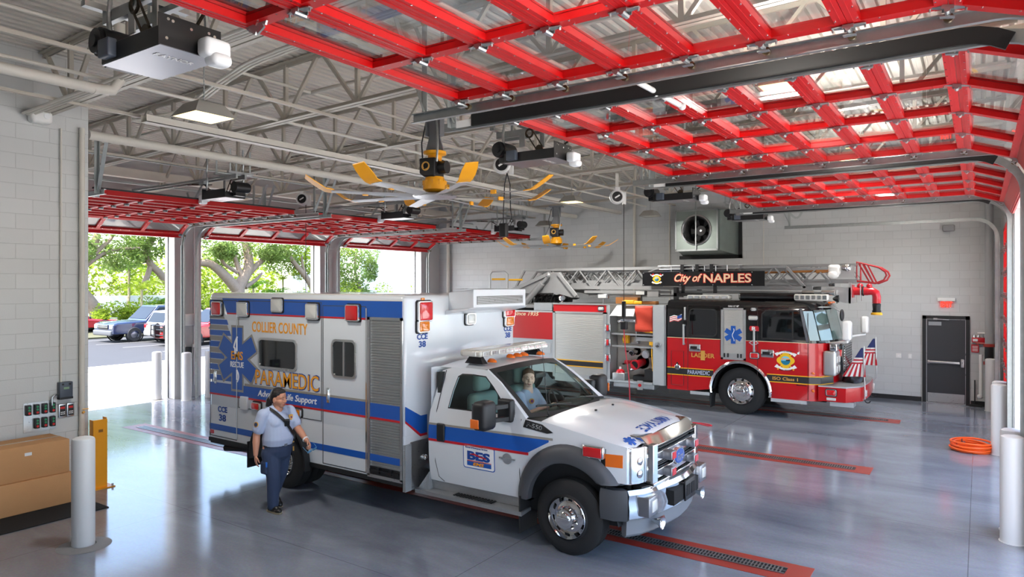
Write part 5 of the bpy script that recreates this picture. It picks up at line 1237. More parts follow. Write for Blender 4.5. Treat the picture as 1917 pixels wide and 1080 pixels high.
# sign board on the ladder side and rescue basket behind it
sy = tc-.72
m = MB(); m.box((-6.98,sy,2.87),(-4.02,sy+.015,3.215)); sg = build('sign_board', m, ft_black, T_)
SF = FY(sy)
crest((-6.6,3.04), .17, SF, sg)
red_out = mat('sign red outline', (226,40,36), .45)
for nm, b, mt_, w in (('lettering_outline',.05,red_out,.003),('lettering',.012,cream,.009)):
    k = .03 if nm == 'lettering_outline' else 0
    lettering(nm, 'City of', SF(-5.80,3.04,w), R3, U3, .68+k, .235+k, mt_, sg, bold=b, shear=.35); lettering(nm, 'NAPLES', SF(-4.87,3.055,w), R3, U3, 1.1+k, .2+k, mt_, sg, bold=b)
for x in (-6.95,-6.0,-5.2,-4.3):
    for z in (2.9,3.19): build('bolt', MB().cyl(SF(x,z,0),SF(x,z,.006),.012,8), ft_alu, sg)
m = MB(); m.box((-5.98,sy+.02,2.7),(-5.9,sy+.06,2.9)); m.box((-5.2,sy+.02,2.7),(-5.12,sy+.06,2.9)); build('sign_bracket', m, black_metal, sg)
bb = thing('rescue_basket', 'steel wire rescue stretcher basket strapped behind the black sign board on the ladder', 'stretcher', (-5.6, sy+.28, 2.85)); 
m = MB()
rail = lambda z, k: [(-6.6+k,sy+.12,z),(-6.3+k,sy+.06,z),(-4.9-k,sy+.06,z),(-4.65-k,sy+.16,z),(-4.6-k,sy+.28,z),(-4.65-k,sy+.4,z),(-4.9-k,sy+.5,z),(-6.3+k,sy+.5,z),(-6.6+k,sy+.44,z)]
m.tube(rail(3.36,0), .016, 8, closed=True); m.tube(rail(3.28,.03), .011, 8, closed=True)
for x in (-6.25,-5.97,-5.7,-5.42,-5.15,-4.88): m.tube([(x,sy+.055,3.36),(x,sy+.07,3.05),(x,sy+.16,2.86),(x,sy+.4,2.86),(x,sy+.49,3.05),(x,sy+.505,3.36)], .011, 8)
for y in (sy+.16,sy+.28,sy+.4): m.cyl((-6.5,y,2.86),(-4.7,y,2.86),.011,8)
m.bar((-6.9,sy+.1,3.2),(-6.55,sy+.1,3.34),.02,.02)
build('frame', m, ft_alu, bb); m = MB(); m.rbox((-6.5,sy+.1,3.16),(-5.5,sy+.46,3.22),.03); build("pad", m, blue, bb)
for x in (-5.97,-5.6,-5.25): build('strap', MB().box((x-.04,sy+.03,3.2),(x+.04,sy+.52,3.39)), black_plastic, bb)
m = MB(); m.tube([(-11.82,tc-.55,2.5),(-11.82,tc-.55,3.2),(-11.75,tc-.55,3.28),(-11.3,tc-.55,3.28),(-11.2,tc-.55,3.2),(-11.2,tc-.55,2.5)], .022, 8); hp_ = build('guard_rail', m, ft_alu, T_); m = MB(); m.cyl((-11.75,tc-.55,3.06),(-11.3,tc-.55,3.06),.03,10); m.cyl((-11.15,tc-.55,3.04),(-10.7,tc-.55,3.04),.03,10); build('pad', m, yel_m, hp_)
# loose things on the truck
bag = mat('black vinyl cover', (26,26,28), .3, bump=.6, bscale=7)
m = MB(); 
def lump(u, v):
    r = 1+.12*sin(3*u+2*v)+.08*sin(5*u-3*v); return (-2.28+.2*cos(u)*sin(v)*r, tc+.05+.62*sin(u)*sin(v)*r, .795+.26*max(0,cos(v))*r)
m.grid(lump, [2*pi*i/24 for i in range(25)], [.001+pi/2*i/8 for i in range(9)])
solo('equipment_cover', m, bag, 'crumpled black vinyl cover over gear on the front bumper of the fire truck', 'cover', angle=60)
m = MB(); m.rbox((-7.54,ty-.02,.545),(-7.22,ty+.25,.72),.01); bx = thing('foam_can', 'grey metal tray with a red can on the running board below the pump outlets', 'can', (-7.38,ty+.1,.545)); build('tray', m, ft_alu, bx)
m = MB(); m.lathe([(.001,.0),(.11,.0),(.115,.12),(.1,.17),(.06,.2),(.03,.21),(.001,.21)], (-7.38,ty+.1,.6), 'z', 20); build('can', m, mon_red, bx); m = MB(); m.cyl((-7.38,ty+.1,.8),(-7.38,ty+.1,.86),.03,12); build('cap', m, white_paint, bx)
# ------------------------------------------------------------------ bollards
def bollard(name, x, y, label, h=1.19, r=.115, collar=False, grp='grey sleeved bollards'):
    t = thing(name, label, 'bollard', (x,y,0), grp)
    m = MB(); m.lathe([(r,0),(r,h-.02),(r-.008,h),(r-.03,h+.012),(.001,h+.022)], (x,y,0), 'z', 28); build('sleeve', m, grey_paint, t, angle=30)
    m = MB()
    if collar: m.lathe([(.27,.002),(.2,.012),(.12,.016)], (x+.02,y-.0,0), 'z', 28); build('concrete_collar', m, mat('collar concrete', (124,124,126), .6, noise=.2), t)
    else: m.lathe([(r+.012,0.001),(r+.012,.012),(r,.012)], (x,y,0), 'z', 28); build('base_ring', m, grey_paint, t)
    return t
bollard('bollard', -8.25, 3.62, 'lone grey bollard standing in front of the cardboard boxes', collar=True)
bollard('bollard', .30, 9.55, 'big pale bollard at the near corner of the first front pillar'); bollard('bollard', .31, 9.98, 'pale bollard half hidden just behind the big one at the first front pillar')
bollard('bollard', .27, 14.35, 'pale bollard beside the coiled orange hose'); bollard('bollard', .29, 14.8, 'pale bollard peeking out behind the one with the orange hose')
bollard('bollard', .21, 19.2, 'pale bollard at the foot of the sprinkler riser in the far corner')
for x, y, l in ((-17.25,9.3,'white bollard outside the rear doorway, on the sunny apron'),(-16.45,9.62,'pale bollard against the rear pillar with the grey switch box'),(-16.45,10.25,'pale bollard on the ambulance side of the rear pillar'),(-16.45,14.25,'bollard at the second rear pillar behind the ambulance'),):
    bollard('bollard', x, y, l)
# ------------------------------------------------------------------ wall pipes and boxes on wall_left
XW = XL
m = MB(); m.cyl((XW+.03,4.40,1.53),(XW+.03,4.40,5.1),.014,10); 
for z in (2.0,3.0,4.0): m.cyl((XW+.03,4.40,z),(XW+.03,4.40,z+.05),.02,10)
solo('conduit', m, offwhite, 'thin conduit rising from the grey control box on the near block wall', 'conduit')
m = MB(); m.cyl((XW+.06,4.66,.0),(XW+.06,4.66,5.15),.036,14)
for z in (.75,1.15,2.9): m.cyl((XW+.06,4.66,z),(XW+.06,4.66,z+.05),.043,14)
pv = thing('drain_pipe', 'painted downpipe with a small brass valve at the corner of the near block wall', 'pipe', (XW+.06,4.66,0)); build('pipe', m, offwhite, pv)
m = MB(); m.cyl((XW+.06,4.66,1.05),(XW+.12,4.66,1.08),.018,8); m.cyl((XW+.06,4.66,.98),(XW+.06,4.66,1.14),.03,10); m.cyl((XW+.12,4.64,1.12),(XW+.14,4.72,1.12),.008,6); build('valve', m, gold, pv)
WX = FX(XW)
t = thing('controller_box', 'grey wall controller with a small display above the push button panel', 'control box', (XW,4.44,1.3))
m = MB(); m.rbox((XW,4.36,1.3),(XW+.09,4.53,1.53),.01); build('case', m, ctrl, t); m = MB(); m.box((XW+.09,4.41,1.43),(XW+.094,4.48,1.46)); build('display', m, mat('lcd', (120,150,120), .3), t); m = MB(); m.cyl((XW+.09,4.40,1.5),(XW+.098,4.40,1.5),.014,12); m.cyl((XW+.09,4.49,1.5),(XW+.098,4.49,1.5),.014,12); m.box((XW+.0,4.36,1.29),(XW+.095,4.53,1.32)); build('knob', m, black_plastic, t)
m = MB(); m.tube([(XW+.03,4.36,1.36),(XW+.05,4.31,1.36),(XW+.05,4.28,1.33),(XW+.05,4.28,1.22)], .014, 8); build('flex_conduit', m, steel, t)
t = thing('push_button_panel', 'brushed steel wall plate carrying seven door push button stations', 'switch panel', (XW,4.14,.88))
m = MB(); m.box((XW,3.95,.885),(XW+.008,4.345,1.285)); build('plate', m, alu, t)
gb = mat('green button', (30,140,90), .35); rb_ = mat('red button', (206,40,36), .35)
def station(y, z):
    m = MB(); m.rbox((XW+.008,y-.03,z-.07),(XW+.06,y+.03,z+.07),.006); s = build('button_station', m, black_plastic, t)
    m = MB(); m.cyl((XW+.06,y,z+.04),(XW+.068,y,z+.04),.014,12); m.cyl((XW+.06,y,z+.002),(XW+.068,y,z+.002),.014,12); build('button', m, gb, s)
    m = MB(); m.cyl((XW+.06,y,z-.038),(XW+.07,y,z-.038),.016,12); build('stop_button', m, rb_, s)
for i in range(4): station(4.0+i*.098, 1.19)
for i in range(3): station(4.098+i*.098, 1.0)
for y, l in ((4.42,'keypad unit with red display, the one next to the push button panel'),(4.525,'keypad unit with red display, the one next to the corner pipe')):
    t = thing('keypad', l, 'keypad', (XW,y,1.02)); m = MB(); m.rbox((XW,y-.048,1.03),(XW+.03,y+.048,1.22),.006); build('case', m, alu, t)
    m = MB(); m.box((XW+.03,y-.035,1.05),(XW+.034,y+.035,1.2)); build('face', m, black_plastic, t); m = MB(); m.box((XW+.034,y-.028,1.15),(XW+.036,y+.028,1.18)); build('display', m, rb_, t)
    m = MB()
    for i in range(3):
        for j in range(2): m.box((XW+.034,y-.025+i*.02,1.07+j*.025),(XW+.038,y-.012+i*.02,1.085+j*.025))
    build('button', m, white_l, t)
# wall lights (emergency, white bug-eye) on conduits
em = mat('emergency light shell', (232,232,230), .4)
t = thing('emergency_light', 'white emergency light unit high on the near block wall under the conduit bundle', 'light', (XW,4.1,5.1)); m = MB(); m.rbox((XW+.02,3.98,5.1),(XW+.2,4.24,5.28),.05); build('case', m, em, t); m = MB(); m.cyl((XW+.2,4.16,5.2),(XW+.21,4.16,5.2),.04,14); build('lens', m, lens_w, t)
# cardboard boxes and mat
card = mat('corrugated cardboard', (196,146,98), .8, noise=.05, nscale=9, bump=.08, bscale=70); tape = mat('packing tape', (206,178,142), .3)
def carton(z0, z1, x0, x1, y0_, y1_, label, lid):
    t = thing('cardboard_box', label, 'box', ((x0+x1)/2,(y0_+y1_)/2,z0), None)
    m = MB(); m.rbox((x0,y0_,z0+.002),(x1,y1_,z1),.008,n=2); build('carton', m, card, t)
    if lid:
        m = MB(); m.box(((x0+x1)/2-.03,y0_,z1),((x0+x1)/2+.03,y1_+.001,z1+.001)); m.box(((x0+x1)/2-.03,y1_,z1-.1),((x0+x1)/2+.03,y1_+.0015,z1+.001)); build('tape', m, tape, t)
        m = MB(); m.box(((x0+x1)/2-.002,y0_,z1+.0011),((x0+x1)/2+.002,y1_,z1+.0015)); build('flap_seam', m, dark, t)
        m = MB(); m.box((x1,3.70,z1-.13),(x1+.002,3.78,z1-.09)); build('sticker', m, white_paint, t)
    return t
carton(.012,.415,-10.6,-9.97,1.6,4.25,'lower long cardboard box lying on the black mat','')
carton(.417,.855,-10.58,-10.0,1.6,4.22,'upper long cardboard box with a taped top and a white sticker','x')
solo('floor_mat', MB().rbox((-10.7,1.0,.0005),(-9.36,4.42,.012),.004,n=1), mat('black carpet mat', (30,30,31), .95, bump=.8, bscale=260, noise=.25, nscale=90), 'black ribbed floor mat under the stacked cardboard boxes', 'mat')
yel = mat('safety yellow', (240,160,24), .4)
t = thing('guard_post', 'yellow steel channel guard bolted to the floor at the end of the near wall', 'guard post', (-10.4,4.77,0))
m = MB(); m.box((-10.36,4.67,.012),(-10.345,4.86,.98)); m.box((-10.46,4.67,.012),(-10.36,4.682,.98)); m.box((-10.46,4.848,.012),(-10.36,4.86,1.0)); build('channel', m, yel, t, bevel=.003)
m = MB(); m.box((-10.52,4.63,0),(-10.28,4.94,.014)); build('base_plate', m, yel, t)
m = MB()
for y in (4.65,4.91): m.cyl((-10.3,y,.014),(-10.3,y,.05),.014,8)
build('anchor_bolt', m, steel, t); m = MB(); m.box((-10.345,4.74,.8),(-10.343,4.80,.84)); build('label', m, mat('ochre print', (150,96,30), .6), t)
# ------------------------------------------------------------------ high bay lights
hood_m = mat('light hood grey', (150,148,142), .5)
lit = mat('lit lamp lens', (255,222,150), .4, emit=1.9); unlit = mat('unlit lens', (196,190,176), .3)
def highbay(x, y, z, label, on=True, ztop=5.3, s=1., pw=60):
    t = thing('high_bay_light', label, 'ceiling light', (x,y,z), 'square high bay lights'); k = .24*s
    m = MB(); m.rings([[(x+a*k,y+b*k,z) for a, b in ((-1,-1),(1,-1),(1,1),(-1,1))],[(x+a*k*.62,y+b*k*.62,z+.14) for a, b in ((-1,-1),(1,-1),(1,1),(-1,1))],[(x+a*k*.5,y+b*k*.5,z+.16) for a, b in ((-1,-1),(1,-1),(1,1),(-1,1))]], False, True); m.rings([[(x+a*k,y+b*k,z) for a, b in ((-1,-1),(1,-1),(1,1),(-1,1))],[(x+a*k*.9,y+b*k*.9,z+.01) for a, b in ((-1,-1),(1,-1),(1,1),(-1,1))]]); build('hood', m, hood_m, t)
    m = MB(); m.box((x-k*.9,y-k*.9,z+.008),(x+k*.9,y+k*.9,z+.014)); build('lens', m, lit if on else unlit, t)
    m = MB(); n = 24
    for i in range(n):
        a = z+.16+(ztop-z-.16)*i/n; b = z+.16+(ztop-z-.16)*(i+1.1)/n; m.box((x-.008 if i % 2 else x-.003,y-.003 if i % 2 else y-.008,a),(x+.008 if i % 2 else x+.003,y+.003 if i % 2 else y+.008,b))
    build('chain', m, steel, t)
    if on:
        up_ = z < 4.87 and x > -2
        l = bpy.data.lights.new('lamp', 'AREA'); l.shape = 'SQUARE'; l.size = k*1.7; l.energy = pw; l.color = (1,.96,.9); o = bpy.data.objects.new('lamp', l); COL.objects.link(o); o.location = (0,0,-.012); o.parent = t
        if not up_: return t
        u = bpy.data.lights.new('added_uplamp', 'AREA'); u.shape = 'SQUARE'; u.size = k*1.2; u.energy = 60; u.color = (1,.96,.9); o = bpy.data.objects.new('added_uplamp', u); COL.objects.link(o); o.location = (0,0,.19); o.rotation_euler = (pi,0,0); o.parent = t  # upward fill lamp added to light the deck above the doors
        m = MB(); m.box((x-k*.55,y-k*.55,z+.162),(x+k*.55,y+k*.55,z+.172)); build('added_uplight_plate', m, lit, t)  # glowing plate added on the closed hood, goes with the upward fill
    return t
highbay(-6.85,4.2,4.68,'lit square ceiling light hanging on a chain above the ambulance roof edge', ztop=5.33, pw=45)
highbay(-8.2,14.6,4.9,'lit square ceiling light hanging over the ladder of the fire truck', pw=150)
highbay(-7.5,17.75,4.78,'unlit grey ceiling light hanging near the exhaust fan box', on=False)
highbay(-11.15,18.2,4.72,'unlit grey ceiling light hanging near the distant ceiling fan', on=False)
for x, y, l in ((-1.6,2.4,'fill light added above the glass of the raised door by the valve pipe'),(-1.6,7.2,'fill light added above the glass of the second raised door'),(-1.6,11.9,'fill light added above the glass of the third raised door'),(-1.6,16.4,'fill light added above the closed door')):
    highbay(x, y, 4.86, 'lit square '+l)  # unseen fixtures, added to brighten the deck and panes over the front doors
# ------------------------------------------------------------------ ceiling fans
fan_y = mat('fan yellow', (240,166,26), .4); fan_s = mat('fan blade silver', (196,196,196), .4, .5)
def fan_proto():
    t = thing('ceiling_fan', '', 'ceiling fan', (0,0,0), 'large yellow tipped ceiling fans')
    m = MB(); m.box((-.2,-.16,1.06),(.2,.16,1.085)); m.box((-.09,-.01,.62),(.09,.01,1.06)); m.box((-.12,-.06,.78),(-.1,.06,1.06)); m.box((.1,-.06,.78),(.12,.06,1.06)); m.prism([(-.16,.52),(.16,.52),(.09,.75),(-.09,.75)], lambda u, v, w: (u, w, v), -.015, .015); m.box((-.05,-.05,.52),(.05,.05,.8)); build('hanger', m, mat('fan mount grey', (128,130,134), .45, .4), t)
    build('top_flange', MB().lathe([(.001,.56),(.16,.56),(.16,.52),(.1,.5),(.1,.42)], (0,0,0), 'z', 24), fan_y, t, angle=35)
    m = MB(); m.lathe([(.1,.2),(.13,.2),(.14,.16),(.165,.12),(.165,.02),(.1,-.02),(.001,-.02)], (0,0,0), 'z', 24)
    for i in range(10): t_ = i*pi/5; m.box((.145*cos(t_)-.02,.145*sin(t_)-.02,.08),(.145*cos(t_)+.02,.145*sin(t_)+.02,.15))
    build('gearbox', m, fan_y, t, angle=35)
    m = MB(); m.prism([(-.17,.46),(-.17,.24),(-.09,.19),(.08,.19),(.09,.46)], lambda u, v, w: (u, w, v), -.15, .13); mo = build('motor_cover', m, black_metal, t, bevel=.025)
    m = MB(); m.cyl((.08,0,.33),(.2,0,.33),.09,18); build('motor', m, black_metal, t)
    m = MB(); m.prism(circle(20,.065,-.06,.34), lambda u, v, w: (u, -.15-w, v), 0, .004); e = build('emblem', m, gold, mo); m = MB(); m.prism(circle(14,.04,-.055,.345), lambda u, v, w: (u, -.154-w, v), 0, .003); m.prism([(-.09,.3),(-.06,.3),(-.03,.36),(-.05,.39)], lambda u, v, w: (u, -.154-w, v), 0, .004); build('emblem_figure', m, ft_black, e)
    m = MB(); m.lathe([(.001,-.09),(.3,-.085),(.32,-.07),(.3,-.05),(.12,-.03)], (0,0,0), 'z', 32); build('hub', m, alu, t)
    m = MB(); m.tube([(.1,-.12,.4),(.14,-.16,.6),(.1,-.1,.85),(.05,-.05,1.06)], .016, 8); build('conduit', m, steel, t); m = MB(); m.tube([(-.2,.0,.46),(-.23,.02,.7),(-.15,.02,1.02)], .01, 6); build('cable', m, black_plastic, t)
    bl = MB(); R = []
    for i in range(8):
        r = .26+(1.42-.26)*i/7; a = radians(12-6*i/7); w = .085-.012*i/7
        c = []
        for u in (-1,-.6,0,.6,1): c.append((r, u*w*cos(a), -.07+u*w*sin(a)+.012*(1-u*u)))
        for u in (.6,0,-.6): c.append((r, u*w*cos(a), -.07+u*w*sin(a)+.012*(1-u*u)-.012))
        R.append(c)
    bl.rings(R, True, True); b0_ = build('blade', bl, fan_s, t, angle=60)
    ti = MB(); R = []
    for r, z, w in ((1.40,-.07,.09),(1.5,-.055,.09),(1.58,-.01,.1),(1.69,.06,.095),(1.76,.11,.08)):
        a = radians(8); R.append([(r,-w,z-w*.14),(r,w,z+w*.14),(r,w,z+w*.14+.012),(r,-w,z-w*.14+.012)])
    ti.rings(R, True, True); build('winglet', ti, fan_y, b0_)
    ca = MB(); ca.rbox((.92,-.1,-.095),(1.0,-.06,-.04),.008); build('blade_flap', ca, fan_y, b0_)
    for k in range(1, 8): dupart(b0_, rot=(0,0,k*pi/4))
    return t
fp = fan_proto(); f2 = dup(fp, (-10.05,17.0,4.07), radians(21), 'yellow tipped ceiling fan farther off, against the far block wall above the truck ladder')
fp.location = (-6.37,7.4,4.22); fp.rotation_euler = (0,0,radians(10)); fp['label'] = 'big yellow tipped ceiling fan over the ambulance cab and box'
# ------------------------------------------------------------------ reels
reel_w = mat('reel casing', (214,214,212), .45)
def reel(x, y, z, rz, label, cords, top=5.28):
    t = thing('cord_reel', label, 'reel', (x,y,z), 'ceiling mounted reels')
    T = M.Translation((x,y,z)) @ M.Rotation(rz,4,'Z')
    def jb(mm): return MB().join(mm, T)
    m = MB(); m.lathe([(.001,-.07),(.13,-.07),(.155,-.05),(.155,.05),(.13,.07),(.001,.07)], (0,0,0), 'y', 28); m.rbox((-.05,-.1,.12),(.05,.1,.2),.01); m.box((.12,-.05,-.16),(.19,.05,.1)); build('case', jb(m), reel_w, t)
    m = MB(); m.lathe([(.001,-.082),(.105,-.08),(.11,-.07)], (0,0,0), 'y', 28); fc_ = build('face', jb(m), black_metal, t); m = MB(); m.bar((-.05,-.084,-.03),(.05,-.084,.03),.03,.003,(0,1,0)); build('label', jb(m), white_l, fc_)
    m = MB(); m.box((-.03,-.03,.18),(.03,.03,top-z)); build('hanger', jb(m), offwhite, t)
    for nm, pts, r, mt_ in cords:
        m = MB(); m.tube(pts, r, 6); build(nm, m, mt_, t)
    return t
hose_r = mat('red air line', (206,40,60), .45)
r1x, r1y = -6.75, 9.6
rr_ = reel(r1x,r1y,4.95,radians(25),'white rimmed reel with doubled black cords hanging beyond the near ceiling fan',[('cord',[(r1x+.1,r1y,4.8),(r1x+.05,r1y,4.62),(r1x+.02,r1y,4.1),(r1x+.02,r1y,3.95)],.009,black_plastic),('cord',[(r1x+.1,r1y,4.8),(r1x+.16,r1y,4.6),(r1x+.17,r1y,4.2),(r1x+.2,r1y,4.0)],.009,black_plastic)])
m = MB(); m.rbox((r1x-.04,r1y-.05,3.72),(r1x+.1,r1y+.05,3.95),.02); build('outlet_box', m, black_plastic, rr_)
r2x, r2y = -6.42, 13.4
rr2 = reel(r2x,r2y,4.78,radians(32),'white rimmed reel whose cord drops straight down in front of the fire truck pump panel',[('cord',[(r2x+.16,r2y,4.62),(r2x+.16,r2y,2.1)],.008,black_plastic)])
m = MB(); m.rbox((r2x+.12,r2y-.03,2.2),(r2x+.2,r2y+.03,2.55),.015); m.rbox((r2x+.1,r2y-.06,1.95),(r2x+.24,r2y+.05,2.12),.02); build('plug', m, black_plastic, rr2)
reel(-13.71,11.0,5.0,radians(30),'black faced reel hanging over the middle rear door',[('cord',[(-13.6,11.0,4.85),(-13.6,11.0,2.4)],.008,black_plastic)])
m = MB(); x0 = r2x+.16; p = [(x0,r2y,1.96),(x0+.03,r2y+.02,1.5),(x0+.1,r2y+.04,.9),(x0+.12,r2y+.06,.35),(x0+.2,r2y+.05,.05),(x0+.4,r2y+.12,.012),(x0+.8,r2y+.3,.012),(-5.0,14.0,.012),(-4.62,13.88,.012),(-4.55,13.95,.012),(-4.75,14.05,.012),(-5.2,13.95,.012),(-5.6,13.8,.012)]
def smooth(pts, k=5):
    o = []
    for i in range(len(pts)-1):
        a = V(pts[max(i-1,0)]); b = V(pts[i]); c = V(pts[i+1]); d = V(pts[min(i+2,len(pts)-1)])
        for j in range(k):
            t = j/k; o.append(.5*((2*b)+(c-a)*t+(2*a-5*b+4*c-d)*t*t+(3*b-a-3*c+d)*t**3))
    o.append(V(pts[-1])); return o
m.tube(smooth(p), .011, 6); solo('air_line', m, hose_r, 'thin red air line dropping from the overhead cord to the floor before the fire truck', 'hose')
# coiled orange hose
hz = mat('orange rubber hose', (238,92,24), .45)
t = thing('coiled_hose', 'coil of orange hose lying on the floor against a front bollard', 'hose', (-.12,14.52,0))
m = MB(); pts = []
random.seed(5)
for i in range(260):
    a = i*2*pi/26; k = i/260; layer = int(i/26); r = .24+.02*((layer*3) % 4)+.012*sin(a*1.3+layer); z = .022+.028*(layer % 6)+.008*sin(a*2+layer)
    pts.append((-.13+r*cos(a)*1.02, 14.42+r*sin(a)*.98, z))
m.tube(pts, .017, 7); build('hose', m, hz, t); m = MB(); m.cyl((-.3,14.3,.13),(-.22,14.36,.15),.022,10); m.box((-.27,14.3,.14),(-.25,14.4,.2)); m.cyl((-.34,14.28,.125),(-.3,14.3,.13),.014,8); build('coupling', m, mat('brass fitting', (120,70,66), .35, .6), t)
# ------------------------------------------------------------------ far wall: exit door, sign, exhaust fan, riser
WY = FY(YF); YW = YF
door_grey = mat('dark grey steel door', (52,54,58), .42, noise=.05, nscale=20)
m = MB(); m.box((-1.18,YW-.05,0),(-1.1,YW,2.14)); m.box((-.28,YW-.05,0),(-.2,YW,2.14)); m.box((-1.18,YW-.05,2.06),(-.2,YW,2.14)); m.box((-1.1,YW-.02,2.06-.02),(-.28,YW,2.08)); d1_ = struct('door_1', m, conc_dark)
def dpart(nm, mb, mt_, par=d1_, **k): return build(nm, mb, mt_, par, **k)
lf = dpart('leaf', MB().box((-1.085,YW-.04,.01),(-.29,YW-.005,2.05)), door_grey)
dpart('frame_edge', MB().box((-1.1,YW-.045,0),(-1.086,YW-.01,2.06)).box((-.29,YW-.045,0),(-.282,YW-.01,2.06)).box((-1.1,YW-.045,2.05),(-.282,YW-.01,2.058)), alu)
dpart('kick_plate', MB().box((-1.07,YW-.045,.02),(-.305,YW-.04,.24)), alu, lf)
m = MB(); m.rbox((-1.06,YW-.1,.97),(-.4,YW-.06,1.03),.01); m.rbox((-.38,YW-.1,.9),(-.31,YW-.04,1.1),.01); m.box((-1.07,YW-.08,.96),(-1.03,YW-.04,1.04)); dpart('panic_bar', m, alu, lf)
dpart('notice', MB().box((-1.05,YW-.043,1.9),(-.78,YW-.04,1.99)), mat('grey notice', (150,156,160), .5), lf)
m = MB(); m.rbox((-.95,YW-.09,2.04),(-.86,YW-.05,2.08),.01); m.bar((-.9,YW-.1,2.06),(-.62,YW-.1,2.05),.02,.02); dpart('door_closer', m, alu)
dpart('threshold', MB().box((-1.1,YW-.07,0),(-.28,YW,.012)), alu)
t = thing('exit_sign', 'edge lit EXIT sign with red letters above the grey steel door', 'exit sign', (-.69,YW,2.36))
m = MB(); m.rbox((-.86,YW-.09,2.5),(-.49,YW,2.585),.01); build('housing', m, em, t); m = MB(); m.box((-.83,YW-.05,2.34),(-.52,YW-.044,2.5)); build('panel', m, glass('exit panel glass', (.97,.95,.95)), t)
lettering('lettering', 'EXIT', (-.675,YW-.054,2.42), R3, U3, .24, .13, mat('exit red', (255,40,24), .4, emit=2.2), t, bold=.03)
for x, w, l in ((-1.7,.12,'double white switch plate on the far wall beside the grey door'),(-1.45,.075,'single white switch plate on the far wall beside the grey door')):
    t = thing('light_switch', l, 'switch', (x,YW,1.1)); m = MB(); m.rbox((x-w/2,YW-.01,1.05),(x+w/2,YW,1.165),.004); build('plate', m, em, t); m = MB(); m.box((x-.01,YW-.016,1.09),(x+.01,YW-.01,1.125)); build('toggle', m, white_l, t)
# exhaust fan box in a dark framed wall opening
gal = mat('galvanised sheet', (146,156,150), .35, .75, noise=.15, nscale=5)
t = thing('exhaust_fan', 'galvanised exhaust fan box with a round duct mouth on the far wall', 'exhaust fan', (-6.6,YW,3.8))
bx0, bx1, bz0, bz1, by = -7.24, -6.04, 3.88, 5.02, 19.0
m = MB(); m.box((bx0,by,bz0),(bx1,YW-.06,bz0+.02)); m.box((bx0,by,bz1-.02),(bx1,YW-.06,bz1)); m.box((bx0,by,bz0),(bx0+.02,YW-.06,bz1)); m.box((bx1-.02,by,bz0),(bx1,YW-.06,bz1))
rr = rrect(bx0,bz0,bx1,bz1,.002,7); cc = (bx0+bx1)/2, (bz0+bz1)/2; n_ = len(rr)
ci = []
for u, v in rr:
    a = atan2(v-cc[1], u-cc[0]); ci.append((cc[0]+.42*cos(a), cc[1]+.42*sin(a)))
ts = []
for i in range(64):
    a = 2*pi*i/64; k = .565/max(abs(cos(a))*(.565/.6) if abs(cos(a)) > 1e-6 else 0, abs(sin(a)), 1e-6); 
    kk = min(.6/max(abs(cos(a)),1e-6), .57/max(abs(sin(a)),1e-6)); ts.append((cc[0]+kk*cos(a), cc[1]+kk*sin(a)))
ring = [(cc[0]+.40*cos(2*pi*i/64), cc[1]+.40*sin(2*pi*i/64)) for i in range(64)]
m.rings([[(u,by,v) for u, v in ts],[(u,by,v) for u, v in ring]]); ex = build('box', m, gal, t)
m = MB(); m.lathe([(.44,.0),(.44,-.03),(.40,-.04),(.36,.02),(.34,.12),(.34,.5)], (cc[0],by,cc[1]), 'y', 40); build('duct_mouth', m, alu, t)
m = MB(); m.lathe([(.001,.3),(.14,.3),(.15,.34),(.15,.5)], (cc[0]+.03,by,cc[1]), 'y', 24)
for i in range(6):
    a = i*pi/3; m.hexa([V((cc[0]+.03,by+.36,cc[1]))+V((cos(a+d)*r,dy,sin(a+d)*r)) for r, d, dy in ((.12,-.2,0),(.33,-.25,0),(.33,.25,.06),(.12,.3,.06),(.12,-.2,.01),(.33,-.25,.01),(.33,.25,.07),(.12,.3,.07))])
build('impeller', m, mat('impeller grey', (92,92,92), .5, .3), t); m = MB(); m.lathe([(.001,.29),(.03,.29),(.04,.3)], (cc[0]+.03,by,cc[1]), 'y', 16); build('hub_cap', m, alu, t)
m = MB(); m.lathe([(.345,.49),(.001,.49)], (cc[0],by,cc[1]), 'y', 32); build('duct_back', m, dark, t)
m = MB(); m.box((bx0-.015,by-.01,bz0-.02),(bx1+.015,by+.01,bz0+.03)); m.box((bx0-.015,by-.01,bz1-.03),(bx1+.015,by+.01,bz1+.02)); m.box((bx0-.02,by-.01,bz0),(bx0+.02,by+.01,bz1)); m.box((bx1-.02,by-.01,bz0),(bx1+.02,by+.01,bz1)); m.box((cc[0]-.015,by-.05,bz0),(cc[0]+.015,by-.03,bz1+.3)); build('flange', m, steel, t)
m = MB(); m.box((-7.45,YW-.03,3.66),(-5.6,YW-.0,3.76)); m.box((-5.7,YW-.03,3.66),(-5.6,YW,5.1)); build('opening_frame', m, conc_dark, t)
m = MB(); m.hexa([(bx1-.05,by+.15,bz0),(bx1-.05,YW-.05,bz0),(-5.7,YW-.01,3.76),(-5.7,YW-.04,3.76),(bx1-.05,by+.15,bz1),(bx1-.05,YW-.05,bz1),(-5.7,YW-.01,5.06),(-5.7,YW-.04,5.06)]); m.hexa([(bx0,by+.15,bz0),(bx1,by+.15,bz0),(bx1+.3,YW-.03,3.76),(bx0-.1,YW-.03,3.76),(bx0,by+.15,bz0+.02),(bx1,by+.15,bz0+.02),(bx1+.3,YW-.03,3.78),(bx0-.1,YW-.03,3.78)]); build('transition', m, gal, t)
m = MB(); m.box((-5.9,YW-.16,4.38),(-5.86,YW-.14,4.5)); build('label', m, white_paint, t)
